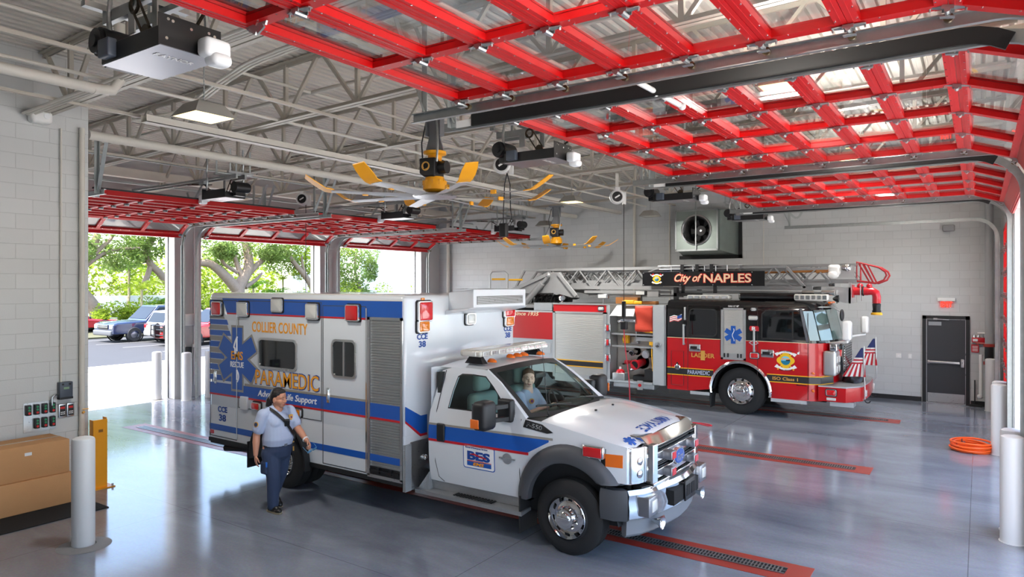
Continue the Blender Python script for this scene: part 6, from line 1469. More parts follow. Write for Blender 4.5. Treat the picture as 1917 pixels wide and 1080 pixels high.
# conduits on far wall
cl = ['conduit running down the far wall beside the exhaust fan','wide pipe running down the far wall behind the ladder arms','thin conduit dropping over the ladder tip on the far wall']
for (x, r, z0_), l in zip(((-7.75,.02,0),(-8.9,.045,0),(-5.0,.008,3.0)), cl): solo('conduit', MB().cyl((x,YW-.05,z0_),(x,YW-.05,6.0),r,10), offwhite, l, 'conduit')
m = MB(); m.box((-16.2,YW-.25,0),(-16.0,YW,6)); solo('pilaster_pipe', MB().cyl((-16.35,YW-.12,0),(-16.35,YW-.12,6.0),.06,14), offwhite, 'grey downpipe in the far rear corner', 'pipe')
# sprinkler riser corner
t = thing('sprinkler_riser', 'thick sprinkler riser with black valve and red fittings in the corner by the exit door', 'riser pipe', (.18,19.55,0))
m = MB(); m.cyl((.18,19.55,1.5),(.18,19.55,5.6),.085,18); m.cyl((.18,19.55,0),(.18,19.55,1.05),.085,18); build('pipe', m, mat('riser grey paint', (160,162,164), .45), t)
m = MB(); m.cyl((.18,19.55,1.1),(.18,19.55,1.45),.09,18); build('check_valve', m, black_metal, t); m = MB(); m.cyl((.18,19.55,1.03),(.18,19.55,1.1),.115,18); m.cyl((.18,19.55,1.45),(.18,19.55,1.52),.115,18); m.cyl((-.08,19.62,1.52),(.16,19.55,1.52),.022,8); build('coupling', m, strip, t)
m = MB(); m.cyl((.02,19.62,.3),(.02,19.62,1.25),.04,12); m.ball((.0,19.6,.26),.06,12,8); m.cyl((-.05,19.7,1.75),(.3,19.7,1.75),.02,8); build('drain_branch', m, em, t)
t = thing('sprinkler_head_cabinet', 'small red cabinet with spare sprinkler heads on the wall by the exit door', 'cabinet', (-.04,YW,1.55)); m = MB(); m.rbox((-.16,YW-.12,1.52),(.1,YW,1.64),.01); build('case', m, mon_red, t); m = MB()
for i in range(3): m.cyl((-.11+i*.08,YW-.07,1.64),(-.11+i*.08,YW-.07,1.70),.02,10)
build('sprinkler_head', m, chrome, t); m = MB(); m.box((-.14,YW-.125,1.55),(-.04,YW-.12,1.61)); build('label', m, white_l, t)
t = thing('alarm_notice', 'red metal notice plate hanging under the red cabinet by the exit door', 'sign', (-.1,YW,1.33)); m = MB(); m.box((-.17,YW-.03,1.28),(-.02,YW-.02,1.47)); build('plate', m, mon_red, t); m = MB()
for i in range(4): m.box((-.15,YW-.032,1.31+i*.035),(-.04,YW-.03,1.325+i*.035))
build('print', m, white_l, t)
m = MB(); m.rbox((-1.2-.0,YW-.1,4.1),(-1.0,YW,4.25),.02)
solo('wall_speaker', MB().rbox((-.75,YW-.14,4.2),(-.5,YW,4.36),.03), mat('speaker grey', (150,152,154), .5), 'small grey wall unit high on the far wall near the front corner', 'speaker')
m = MB(); m.tube([(-4.3,YW-.6,ZD),(-4.3,YW-.6,5.4)], .015, 6)
# broom / squeegee beside the door
t = thing('squeegee', 'black floor squeegee leaning by the exit door', 'squeegee', (-.1,19.75,0)); m = MB(); m.cyl((-.1,19.74,.04),(-.1,19.8,.62),.014,8); build('handle', m, black_plastic, t); m = MB(); m.box((-.22,19.66,.0),(.05,19.72,.05)); build('blade', m, rub, t)
# valve pipe hanging between the first two raised doors
t = thing('valve_pipe', 'white painted pipe with a small red handwheel hanging between two raised doors', 'pipe', (-2.0,4.7,4.4))
pa, pb = V((-2.42,4.86,4.62)), V((-2.2,5.0+.15,4.40)); pa = V((-2.27,4.75,4.52)); pb = V((-1.93,5.2,4.30))
m = MB(); m.tube([pa,pb], .022, 12); mid = pa.lerp(pb,.62); m.cyl(mid, mid+V((0,0,.5)), .02, 10); m.cyl(mid-V((.02,.02,0)), mid+V((.02,.03,0)), .03, 10); m.ball(pb,.03,10,8); build('pipe', m, em, t)
m = MB(); dd = (pb-pa).normalized(); 
m.torus((0,0,0),.055,.008,'z',20,6); m.bar((-.05,0,0),(.05,0,0),.008,.008); m.bar((0,-.05,0),(0,.05,0),.008,.008); Tm = M.Translation(pa-dd*.04) @ dd.to_track_quat('Z','Y').to_matrix().to_4x4(); build('handwheel', MB().join(m,Tm), mon_red, t); m = MB(); m.cyl(pa-dd*.06, pa+dd*.06, .03, 12); build('valve_body', m, em, t)
# ceiling services -------------------------------------------------------
m = MB()
for i in range(3): m.cyl((-10.65,4.02-i*.05,5.21),(-2.0,4.02-i*.05,5.4),.02,10)
solo('conduit_bundle', m, offwhite, 'three parallel conduits running under the joist above the boxes', 'conduit')
m = MB()
for k in range(3): m.tube(smooth([(-10.2,5.15+k*.05,5.3),(-9.7,5.2+k*.05,5.3),(-9.3,5.3+k*.05,5.34),(-8.5,5.12+k*.05,5.36),(-7.4,4.84+k*.05,5.4),(-6.2,4.66+k*.05,5.42),(-2.5,4.66+k*.05,5.5)]), .018, 8)
solo('conduit_bundle', m, offwhite, 'three conduits bending sideways above the lit square light', 'conduit')
solo('sprinkler_main', MB().cyl((-8.19,YN+.02,5.1),(-8.19,3.7,5.1),.06,16).tube([(-8.19,3.7,5.1),(-8.19,3.9,5.12),(-8.19,3.98,5.25),(-8.19,3.98,5.9)],.06,14), offwhite, 'fat painted pipe crossing above the near block wall', 'pipe')
solo('sprinkler_main', MB().cyl((-11.0,4.9,5.14),(-11.0,YF-.02,5.14),.07,16), offwhite, 'fat painted pipe crossing the bays behind the lit square light', 'pipe')
m = MB(); m.box((-9.5,4.9,5.12),(-9.35,YF-.02,5.13)); m.box((-9.5,4.9,5.12),(-9.495,YF-.02,5.22)); m.box((-9.355,4.9,5.12),(-9.35,YF-.02,5.22)); solo('cable_tray', m, offwhite, 'wide pale tray crossing the bays under the joists behind the lit square light', 'tray')
for x, z, l in ((-8.4,5.82,'thin pipe crossing high above the near wall, the upper of two'),(-8.52,5.32,'thin pipe crossing above the near wall, the lower of two'),(-4.2,5.55,'thin pipe crossing behind the raised front doors')): solo('sprinkler_line', MB().cyl((x,YN+.02,z),(x,YF-.02,z),.022,10), offwhite, l, 'pipe')
for y, l in ((6.9,'long painted pipe between joists above the ambulance'),(11.4,'long painted pipe between joists over the empty bay'),(16.0,'long painted pipe between joists above the fire truck')): solo('sprinkler_line', MB().cyl((-16.8,y,5.75),(.3,y,5.9),.03,10), offwhite, l, 'pipe')
m = MB(); m.box((-14.7,5.0,4.98),(-14.5,19.7,5.14)); m.box((-14.7,5.0,4.98),(-14.2,19.7,4.99)); solo('service_beam', MB().box((-15.9,4.9,5.3),(-15.7,YF-.02,5.5)), offwhite, 'painted beam along the top of the rear wall', 'beam')
# things on the rear pillars
t = thing('junction_box', 'white electrical box on the rear pillar beside the first rear opening', 'box', (XB,9.9,2.0)); m = MB(); m.rbox((XB+.02,9.72,1.85),(XB+.14,10.12,2.15),.02); build('case', m, em, t)
t = thing('switch_box', 'dark switch box with conduits low on the first rear pillar', 'switch', (XB,9.9,1.1)); m = MB(); m.rbox((XB+.02,9.78,1.0),(XB+.12,9.96,1.3),.01); build('case', m, black_plastic, t); m = MB(); m.rbox((XB+.02,9.72,1.28),(XB+.08,9.82,1.36),.01); m.rbox((XB+.02,10.0,1.28),(XB+.08,10.1,1.36),.01); m.cyl((XB+.05,10.06,1.36),(XB+.05,10.06,5),.014,8); m.cyl((XB+.05,10.06,.3),(XB+.05,10.06,1.28),.014,8); build('conduit', m, em, t)
# ------------------------------------------------------------------ people
skin_f = mat('warm brown skin', (198,140,112), .5, noise=.04, nscale=30); skin_m = mat('fair skin', (244,200,180), .5)
shirt_b = mat('light blue polo cloth', (176,188,214), .85, bump=.12, bscale=400, noise=.03); navy = mat('navy cargo cloth', (50,64,92), .85, bump=.15, bscale=300, noise=.08, nscale=12)
hair_b = mat('black brown hair', (26,20,19), .38, bump=.5, bscale=120); hair_l = mat('short brown hair', (120,84,60), .6, bump=.5, bscale=150)
eye_w = mat('eye white', (206,200,194), .5); iris = mat('dark iris', (40,26,20), .15); lip = mat('lips', (170,92,88), .45); leather = mat('black leather', (20,20,21), .4)
def ell(mb, c, r, T=None, rot=None, nu=16, nv=12):
    R_ = rot or M.Identity(4); m = MB().ball((0,0,0), r, nu, nv); X = M.Translation(c) @ R_
    mb.join(m, (T or M.Identity(4)) @ X)
def limb(mb, pts, rs, n=14):
    """tapered limb with round joints; radius may be a pair (wide, deep)"""
    mb.tube(pts, rs, n)
    for p, r in zip(pts, rs): mb.ball(p, r, n, 10)
def torso(mb, rows, n=24):   # rows: (x, y, z, rx, ry)
    mb.rings([[(x+rx*cos(2*pi*i/n), y+ry*(abs(sin(2*pi*i/n))**.85)*(1 if sin(2*pi*i/n) > 0 else -1), z) for i in range(n)] for x, y, z, rx, ry in rows], True, True)
def organic(name, mb, mt, parent, voxel=.006, smooth=6, fac=.5):
    o = build(name, mb, mt, parent, angle=180)
    r = o.modifiers.new('r', 'REMESH'); r.mode = 'VOXEL'; r.voxel_size = voxel; r.use_smooth_shade = True
    s = o.modifiers.new('s', 'SMOOTH'); s.factor = fac; s.iterations = smooth
    return o
def hand(mb, w, d, palm, thumb, curl=.5, s=1., spread=.0, curls=None):
    """w wrist, d direction of fingers, palm = palm normal, thumb = side of the thumb"""
    w = V(w); d = V(d).normalized(); pn = V(palm); pn = (pn-d*pn.dot(d)).normalized(); sd = V(thumb); sd = (sd-d*sd.dot(d)-pn*sd.dot(pn)).normalized()
    L = .085*s
    mb.rings([[tuple(w+d*(L*t)+sd*(a*hw_*s)+pn*(b*hd*s)) for a, b in circle(12,1)] for t, hw_, hd in ((-.1,.026,.02),(.15,.033,.019),(.5,.040,.017),(.85,.042,.015),(1.02,.038,.012))], True, True)
    for k, (o, l) in enumerate(((.032,.072),(.011,.08),(-.011,.075),(-.031,.058))):
        p = w+d*(L*.92)+sd*(o*s); a = spread*(1.5-k)*.12; c = (curls[k] if curls else curl); q = [p]; ang = .15*c
        for seg, f in enumerate((.45,.32,.26)):
            ang += c*(.55+.25*seg); dd = (d*cos(ang)+pn*sin(ang)+sd*a).normalized(); q.append(q[-1]+dd*(l*s*f))
        limb(mb, q, [.0092*s,.0088*s,.0082*s,.007*s], 8)
    p = w+d*(L*.28)+sd*(.03*s); q = [p, p+(sd*.8+d*.6+pn*.35).normalized()*.034*s, p+(sd*.75+d*.75+pn*.4).normalized()*.03*s+(d*.85+pn*.35+sd*.3).normalized()*.03*s, p+(sd*.75+d*.75+pn*.4).normalized()*.03*s+(d*.9+pn*.45).normalized()*.055*s]
    limb(mb, q, [.014*s,.0115*s,.010*s,.008*s], 8)
def head(mb, T):
    for c, r in (((0,0,.035),(.092,.074,.085)),((.012,0,-.02),(.078,.066,.078)),((.05,0,-.07),(.036,.04,.032)),((.072,0,-.076),(.017,.022,.017)),((-.03,0,.01),(.07,.07,.085))): ell(mb, c, r, T)
    for s in (-1, 1):
        ell(mb, (.05,s*.042,-.028),(.034,.026,.03), T); ell(mb, (.07,s*.03,.022),(.02,.024,.01), T); ell(mb, (-.008,s*.073,-.012),(.02,.009,.032), T); ell(mb, (.098,s*.011,-.028),(.011,.009,.008), T)
    limb_pts = [V((.084,0,.014)), V((.102,0,-.014)), V((.106,0,-.026))]
    mb.tube([T @ p for p in limb_pts], [.008,.011,.013], 10); ell(mb, (.102,0,-.027),(.013,.012,.010), T)
    ell(mb, (.083,0,-.056),(.016,.024,.007), T); ell(mb, (.082,0,-.064),(.015,.021,.007), T)
def face_parts(parent, T, hairmat, lipmat):
    m = MB()
    for s in (-1, 1): ell(m, (.080,s*.031,.006),(.0068,.0095,.0045), T)
    e = build('eye', m, eye_w, parent)
    m = MB()
    for s in (-1, 1): ell(m, (.0855,s*.031,.006),(.003,.0055,.0055), T)
    build('iris', m, iris, e)
    m = MB()
    for s in (-1, 1): m.tube([T @ V(p) for p in ((.086,s*.014,.026),(.086,s*.03,.032),(.074,s*.05,.026))], [.0035,.004,.0025], 6)
    build('eyebrow', m, hairmat, parent)
    m = MB(); m.tube([T @ V(p) for p in ((.084,-.025,-.06),(.096,-.01,-.057),(.0975,0,-.058),(.096,.01,-.057),(.084,.025,-.06))], [.003,.005,.0045,.005,.003], 8); m.tube([T @ V(p) for p in ((.084,-.023,-.062),(.094,0,-.067),(.084,.023,-.062))], [.003,.0065,.003], 8); build('mouth', m, lipmat, parent)
# --- the woman walking past the ambulance
wx, wy = -7.50, 5.60
W_ = thing('person', 'woman in light blue polo shirt and navy cargo trousers walking past the ambulance, holding sunglasses', 'person', (wx,wy,0))
def L_(f, l, z): return (wx+f, wy+l, z)
hT = M.Translation(L_(.045,-.0,1.435)) @ M.Rotation(radians(14),4,'Z') @ M.Rotation(radians(4),4,'Y') @ M.Scale(1.06,4)
m = MB(); head(m, hT); limb(m, [L_(.015,0,1.26),L_(.03,0,1.33),L_(.03,0,1.41)], [.075,.06,.058])
torso(m, [L_(0,0,.80)+(.13,.17),L_(.01,0,.95)+(.14,.17),L_(.01,0,1.1)+(.12,.155),L_(0,0,1.22)+(.10,.16),L_(0,0,1.29)+(.07,.1)])
rS, rE, rW = L_(-.02,-.185,1.235), L_(-.085,-.235,.99), L_(-.06,-.265,.755)
limb(m, [rS,V(rS).lerp(V(rE),.5),rE,V(rE).lerp(V(rW),.35),rW], [.062,.058,.045,.046,.029])
hand(m, V(rW)+V((.0,0,-.012)), (.06,-.03,-1), (.35,.9,0), (1,-.3,.0), .32, .95, .3)
lS, lE, lW = L_(.02,.185,1.235), L_(.16,.21,1.03), L_(.385,.17,.905)
limb(m, [lS,V(lS).lerp(V(lE),.5),lE,V(lE).lerp(V(lW),.35),lW], [.062,.058,.046,.046,.029])
hand(m, V(lW)+V((.012,-.002,-.006)), (.88,-.12,-.5), (-.3,-.85,-.4), (.3,-.3,.9), .8, .95)
for s, pts in ((-1,[L_(0,-.09,.82),L_(.03,-.095,.45),L_(.0,-.085,.1)]),(1,[L_(0,.09,.82),L_(-.02,.085,.46),L_(-.17,.085,.15)])): limb(m, pts, [.1,.068,.042])
organic('body', m, skin_f, W_, .0042, 4, .4)
face_parts(W_, hT, hair_b, lip)
m = MB()   # polo shirt
torso(m, [L_(.02,0,.845)+(.165,.188),L_(.03,0,.93)+(.178,.2),L_(.03,0,1.02)+(.165,.188),L_(.02,0,1.12)+(.148,.178),L_(.0,0,1.2)+(.128,.185),L_(-.01,0,1.265)+(.1,.165),L_(.0,0,1.31)+(.072,.085)])
for s in (-1, 1): ell(m, L_(.085,s*.075,1.13),(.08,.085,.075))
for S, E_ in ((rS,rE),(lS,lE)): limb(m, [V(S)+V((0,0,.012)),V(S).lerp(V(E_),.35),V(S).lerp(V(E_),.66)], [.078,.079,.078])
for s in (-1, 1): limb(m, [L_(.0,s*.06,1.315),L_(-.01,s*.16,1.265)], [.04,.06])
organic('polo_shirt', m, shirt_b, W_, .008, 5)
m = MB()   # collar
for s in (-1, 1):
    m.add([L_(-.055,0,1.37),L_(.0,s*.078,1.365),L_(.075,s*.045,1.305),L_(.10,s*.03,1.275),L_(.085,s*.085,1.272),L_(.0,s*.105,1.305),L_(-.075,0,1.325)], [(0,1,5,6),(1,2,4,5),(2,3,4)])
build('collar', m, shirt_b, W_, solid=.007, subd=1)
m = MB()   # trousers
torso(m, [L_(.02,0,.87)+(.158,.182),L_(.01,0,.78)+(.165,.195),L_(.0,0,.70)+(.15,.19),L_(.0,0,.66)+(.11,.16)])
limb(m, [L_(.01,-.092,.74),L_(.075,-.1,.45),L_(.05,-.09,.09)], [.122,.086,.07]); limb(m, [L_(-.01,.092,.74),L_(-.02,.085,.46),L_(-.16,.08,.16)], [.122,.084,.066])
m.rbox(L_(-.05,-.215,.5),L_(.07,-.17,.66),.02)
organic('trousers', m, navy, W_, .009, 4)
m = MB(); R = [[L_(.02+(.166)*cos(2*pi*i/28), (.19)*sin(2*pi*i/28), z) for i in range(28)] for z in (.845,.88)]; m.rings(R, True, True); bl_ = build('belt', m, leather, W_); m = MB(); m.box(L_(.182,-.022,.845),L_(.192,.022,.88)); build('buckle', m, silver, bl_)
for s, fx_, fz_, p in ((-1,.045,0,0),(1,-.175,.065,.5)):
    m = MB(); T = M.Translation(L_(fx_,s*.09,fz_)) @ M.Rotation(p,4,'Y')
    for c, r in (((.02,0,.05),(.10,.046,.05)),((.10,0,.035),(.065,.045,.034)),((-.045,0,.055),(.05,.04,.055))): ell(m, c, r, T)
    sh = organic('shoe', m, leather, W_, .007, 3); m = MB(); m.rings([[T @ V((x,y*k,z)) for x, y in [(-.09,-.03),(-.05,-.042),(.05,-.042),(.12,-.045),(.165,-.02),(.165,.02),(.12,.045),(.05,.042),(-.05,.042),(-.09,.03)]] for z, k in ((.002,1),(.022,1.03))], True, True); build('sole', m, mat('tan sole', (140,128,104), .7), sh)
m = MB()   # hair pulled back into a pony tail
for c, r in (((-.016,0,.056),(.096,.082,.082)),((-.045,0,.02),(.072,.08,.09)),((-.09,0,.02),(.03,.04,.035)),((.022,0,.09),(.06,.06,.034))): ell(m, c, r, hT)
m.tube([hT @ V(p) for p in ((-.10,0,.02),(-.135,.0,-.03),(-.14,-.005,-.1),(-.125,-.01,-.17),(-.11,-.012,-.215))], [.03,.042,.04,.03,.008], 12)
organic('hair', m, hair_b, W_, .006, 3)
# cross strap with radio
m = MB(); sp_ = [L_(-.07,-.10,1.315),L_(.03,-.115,1.315),L_(.10,-.07,1.255),L_(.165,.0,1.155),L_(.19,.07,1.04),L_(.165,.15,.94),L_(.06,.215,.88)]
pts = smooth(sp_, 5); R = []
for i, p in enumerate(pts):
    d = (V(pts[min(i+1,len(pts)-1)])-V(pts[max(i-1,0)])).normalized(); n = V((p[0]-wx+.02, (p[1]-wy)*.6, .05)).normalized(); x = d.cross(n).normalized()
    R.append([p+x*.018+n*.012, p-x*.018+n*.012, p-x*.018+n*.004, p+x*.018+n*.004])
m.rings(R, True, True); stp = build('shoulder_strap', m, leather, W_); T = M.Translation(L_(.195,.015,1.14)) @ M.Rotation(radians(-35),4,'Z') @ M.Rotation(radians(20),4,'Y'); m = MB(); m.rbox((-.02,-.032,-.045),(.02,.032,.045),.008, T=T); build('microphone', m, black_plastic, stp)
m = MB(); m.rbox(L_(-.02,.205,.66),L_(.05,.245,.87),.012); hol = build('radio_holster', m, leather, W_); m = MB(); m.box(L_(.05,.215,.72),L_(.054,.235,.78)); m.ball(L_(.05,.225,.84),.012,8,6); build('brass_clip', m, gold, hol)
m = MB(); c = V(rS).lerp(V(rE),.42); n = V((.25,-1,.1)).normalized()
m.prism(circle(18,.034), lambda u, v, w: tuple(V(c)+n*(.073+w)+V((.97,.24,0))*u+V((0,.1,1))*v), 0, .01); pb_ = build('sleeve_patch', m, gold, W_); m = MB(); m.prism(circle(18,.024), lambda u, v, w: tuple(V(c)+n*(.084+w)+V((.97,.24,0))*u+V((0,.1,1))*v), 0, .003); build('patch_field', m, navy, pb_)
m = MB(); m.prism([(-.03,.03),(0,.036),(.03,.03),(.026,-.01),(0,-.04),(-.026,-.01)], lambda u, v, w: L_(.172+w-.1*v, .085+u, 1.2+v), 0, .014); bdg = build('badge', m, gold, W_); m = MB(); m.prism(circle(12,.013), lambda u, v, w: L_(.188+w-.1*v,.085+u,1.2+v), 0, .003); build('badge_star', m, mat('badge violet', (130,70,120), .4), bdg)
m = MB(); ww = V(lW); m.torus((0,0,0),.032,.011,'z',20,8); T = M.Translation(ww-V((.03,-.006,-.014))) @ V((.88,-.12,-.5)).to_track_quat('Z','Y').to_matrix().to_4x4(); build('wristband', MB().join(m,T), white_paint, W_)
m = MB(); 
for s in (-1,1): m.rbox((-.003,s*.035-.028,-.02),(.003,s*.035+.028,.02),.002, n=2)
m.bar((0,-.01,.008),(0,.01,.008),.006,.006); m.tube([(0,.064,.01),(-.06,.07,.01),(-.11,.066,-.005)],.003,6); m.tube([(0,-.064,.01),(-.06,-.07,.01),(-.11,-.066,-.005)],.003,6)
T = M.Translation(ww+V((.115,-.01,-.105))) @ M.Rotation(radians(35),4,'Y') @ M.Rotation(radians(25),4,'X'); solo('sunglasses', MB().join(m,T), mat('sunglass lens blue', (96,150,190), .1, coat=.8), 'pair of sunglasses held in the walking woman\'s hand', 'sunglasses')
m = MB(); T = M.Translation(L_(.09,-.2,.63)); m.rbox((-.02,-.02,-.03),(.0,.0,.035),.004,T=T); build('pocket_pen', m, mat('blue plastic', (40,110,200), .4), W_)
# --- the person in the driver's seat
dx, dy, dz = -5.06, 7.80, 1.02
D_ = thing('person', 'person in light blue polo shirt sitting behind the ambulance windshield, facing the camera', 'person', (dx,dy,dz))
def Q_(f, l, z): return (dx+f, dy+l, dz+z)
hD = M.Translation(Q_(.03,-.03,.615)) @ M.Rotation(radians(-48),4,'Z') @ M.Scale(1.06,4)
m = MB(); head(m, hD); limb(m, [Q_(0,0,.42),Q_(.015,-.015,.52),Q_(.02,-.02,.58)], [.075,.06,.058])
torso(m, [Q_(0,0,.06)+(.12,.17),Q_(0,0,.25)+(.11,.16),Q_(-.02,0,.4)+(.09,.16)])
lims = []
for s, hx_, hz_ in ((-1,.36,.33),(1,.36,.33)):
    S, E_, Wr = Q_(-.02,s*.19,.39), Q_(.12,s*.25,.17), Q_(.33,s*.13,.27); lims.append((S,E_)); limb(m, [S,E_,Wr], [.055,.045,.03]); hand(m, V(Wr), (.8,-s*.3,.3), (.2,-s*.4,-.8), (0,-s,.4), .9)
    limb(m, [Q_(.05,s*.1,.1),Q_(.45,s*.12,.12),Q_(.55,s*.12,-.25)], [.085,.065,.05])
organic('body', m, skin_m, D_, .006, 4, .4); face_parts(D_, hD, hair_l, mat('pale lips', (190,120,112), .5))
m = MB(); torso(m, [Q_(.01,0,.05)+(.14,.185),Q_(.01,0,.2)+(.135,.18),Q_(0,0,.33)+(.125,.19),Q_(-.02,0,.42)+(.09,.15),Q_(-.01,0,.47)+(.07,.085)])
for S, E_ in lims: limb(m, [V(S),V(S).lerp(V(E_),.7)], [.075,.07])
organic('polo_shirt', m, shirt_b, D_, .009, 4)
m = MB(); 
for s in (-1,1): limb(m, [Q_(.05,s*.1,.1),Q_(.45,s*.12,.12),Q_(.52,s*.12,-.2)], [.1,.08,.07])
organic('trousers', m, navy, D_, .01, 4)
m = MB()
for c, r in (((-.012,0,.058),(.094,.078,.078)),((-.05,0,.02),(.055,.074,.07))): ell(m, c, r, hD)
organic('hair', m, hair_l, D_, .007, 3)
m = MB(); n = V((.85,-.5,.1)).normalized(); sd = V((.5,.85,0)); c = V(Q_(.10,-.10,.33)); m.prism(circle(16,.036), lambda u, v, w: tuple(c+n*(.045+w)+sd*u+V((0,0,1))*v), 0, .01); bb_ = build('badge', m, gold, D_); m = MB(); m.prism(circle(16,.022), lambda u, v, w: tuple(c+n*(.056+w)+sd*u+V((0,0,1))*v), 0, .004); build('badge_star', m, mat('badge violet', (130,70,120), .4), bb_)
# helmet behind the truck window
# ------------------------------------------------------------------ outside: cars, trees, house
car_glass = mat('car glass', (18,22,25), .12, spec=.25)
def car(name, label, cat_, body, o, rz, length, width, height, hood=.34, style='suv', grp=None):
    """front towards +x locally"""
    t = thing(name, label, cat_, (0,0,0), grp); l, w, h = length, width, height; b = MB(); belt = h*.58
    if style == 'pickup': prof = [(0,.42),(0,belt),(.02*l,belt+.02),(l*.36,belt+.02),(l*.38,belt-.0),(l*.70,belt+.01),(l*.955,belt-.05),(l*.995,belt-.13),(l,.42)]
    else: prof = [(0,.38),(-.02*l*0,belt*.9),(.03*l,belt+.02),(l*.66,belt),(l*.95,belt-.12),(l,belt-.3),(l,.36)]
    def sec(y, k): return [(x, y, .62+(z-.62)*k if z > .62 else z) for x, z in prof]
    R = [[(x, y*w/2, z-(.05 if abs(y) > .97 and z > belt-.15 else 0)) for x, z in prof] for y in (-1,-.93,.93,1)]
    b.rings(R, True, True); bd = build('body', b, body, t, bevel=.05, bseg=3)
    if style == 'pickup': g = [(.37*l,belt),(.40*l,h),(.58*l,h),(.71*l,belt)]
    else: g = [(.0*l+.06,belt),(.09*l,h-.03),(.2*l,h),(.47*l,h),(.68*l,belt)]
    n = len(g); c = MB(); 
    ring = lambda y, z: y*(1-.16*(z-belt)/(h-belt))
    c.rings([[(x, ring(s*w/2*.95, z), z) for x, z in g] for s in (-1,-.9,.9,1)], True, True); cb = build('cabin', c, body, t, bevel=.04, bseg=3)
    gl = MB(); cx = sum(p[0] for p in g)/n
    for s in (-1, 1): gl.prism([(cx+(x-cx)*.84, belt+.04+(z-belt)*.82) for x, z in g], lambda u, v, q: (u, s*(ring(w/2*.95, v)+.006+q*.0), v), 0, .001)
    a, bq = g[-1], g[-2]; f = lambda k: (bq[0]+(a[0]-bq[0])*k+.012, bq[1]+(a[1]-bq[1])*k+.012)
    for k0, k1 in ((.1,.9),): p, q = f(k0), f(k1); gl.add([(p[0],-w*.38,p[1]),(q[0],-w*.42,q[1]),(q[0],w*.42,q[1]),(p[0],w*.38,p[1])], [(0,1,2,3)])
    a, bq = g[0], g[1]; f2_ = lambda k: (bq[0]+(a[0]-bq[0])*k-.012, bq[1]+(a[1]-bq[1])*k+.006); p, q = f2_(.12), f2_(.85); gl.add([(p[0],-w*.36,p[1]),(q[0],-w*.4,q[1]),(q[0],w*.4,q[1]),(p[0],w*.36,p[1])], [(3,2,1,0)])
    build('window', gl, car_glass, cb)
    bmt = flare_m if style == 'pickup' else body; build('bumper', MB().rbox((l-.08,-w*.46,.36),(l+.08,w*.46,.62),.05), bmt, t); build('bumper', MB().rbox((-.08,-w*.46,.36),(.08,w*.46,.6),.05), bmt, t)
    m = MB(); m.rbox((l-.04,-w*.25,.68),(l+.02,w*.25,belt-.16),.02); gr_ = build('grille', m, black_plastic, t); m = MB(); m.rbox((l+.01,-w*.25,.76),(l+.03,w*.25,.80),.008); m.rbox((l+.01,-w*.25,.85),(l+.03,w*.25,.88),.008); build('grille_bar', m, chrome, gr_)
    for s in (-1, 1):
        m = MB(); m.rbox((l-.2,s*w*.39-.14,.70),(l+.015,s*w*.39+.14,belt-.17),.03); build('headlight', m, clear_lens, t)
        m = MB(); m.rbox((-.02,s*w*.44-.1,.75),(.1,s*w*.44+.08,belt),.03); build('tail_light', m, red_lens, t)
        m = MB(); m.rbox((l*.62,s*w*.5-.02,belt),(l*.62+.1,s*w*.5+s*.2,belt+.16),.03); build('side_mirror', m, black_plastic, t)
        for x in (l*.2, l*.81):
            m = MB(); r = .39; m.lathe([(.2,.0),(.34,.0),(r,.05),(r,.2),(.3,.24)], (x, s*(w/2+.02), r), 'y', 28, 0, -s); wv = build('wheel', m, rubber, t); m = MB(); m.lathe([(.25,.02),(.22,.05),(.1,.01),(.001,.01)], (x, s*(w/2+.02), r), 'y', 24, 0, -s); build('rim', m, silver, wv)
            m = MB(); m.lathe([(.46,-.004),(.46,.02),(.40,.02)], (x, s*(w/2+.0), r), 'y', 28, 0, -s); build('wheel_arch', m, dark, t)
    t.location = o; t.rotation_euler = (0,0,rz); return t
GZ = -.03
car('pickup_truck', 'dark blue pickup truck parked nose out, seen through the first rear opening', 'pickup truck', mat('pickup blue', (22,36,66), .22, coat=.8), (-36.75,22.75,GZ), -pi/2, 5.7, 1.98, 1.84, style='pickup')
car('car', 'white suv showing its back window, parked next to the dark blue pickup', 'car', mat('suv white', (168,170,174), .25, coat=.8), (-34.35,18.35,GZ), pi/2, 4.6, 1.86, 1.62)
fd = car('car', 'red fire department suv with a black push bumper beyond the rear pillar', 'car', mat('suv red', (150,20,16), .25, coat=.8), (-31.9,22.5,GZ), -pi/2, 4.9, 1.98, 1.75)
m = MB()
for s in (-.42,.42): m.prism([(4.98,.4),(5.2,.42),(5.24,1.0),(5.05,1.12),(4.95,1.0)], lambda u, v, w: (u, s+w, v), -.06, .06)
for z in (.55,.8,1.0): m.cyl((5.16,-.75,z),(5.16,.75,z),.03,8)
m.tube([(5.0,-.85,1.0),(5.18,-.75,1.02),(5.2,-.75,.5),(5.0,-.85,.45)],.03,8); m.tube([(5.0,.85,1.0),(5.18,.75,1.02),(5.2,.75,.5),(5.0,.85,.45)],.03,8)
o = build('push_bumper', m, black_metal, None, (0,0,0)); o.parent = fd
m = MB(); m.box((1.3,.99,.78),(3.3,1.0,.88)); o = build('stripe', m, stripe_b, None, (0,0,0)); o.parent = fd
m = MB(); m.prism(circle(20,.24,2.4,1.02), lambda u, v, w: (u, .995+w, v), 0, .012); o = build('door_emblem', m, gold, None, (0,0,0)); o.parent = fd
m = MB(); m.prism(circle(20,.13,2.4,1.02), lambda u, v, w: (u, 1.0+w, v), 0, .012); o2 = build('emblem_field', m, white_l, None, (0,0,0)); o2.parent = o
car('car', 'bright red car parked under the trees behind the pickup', 'car', mat('car red', (150,16,24), .22, coat=.8), (-44.6,16.4,GZ), pi/2, 4.9, 1.85, 1.55, style='suv')
pl_ = mat('parking paint', (120,119,116), .7)
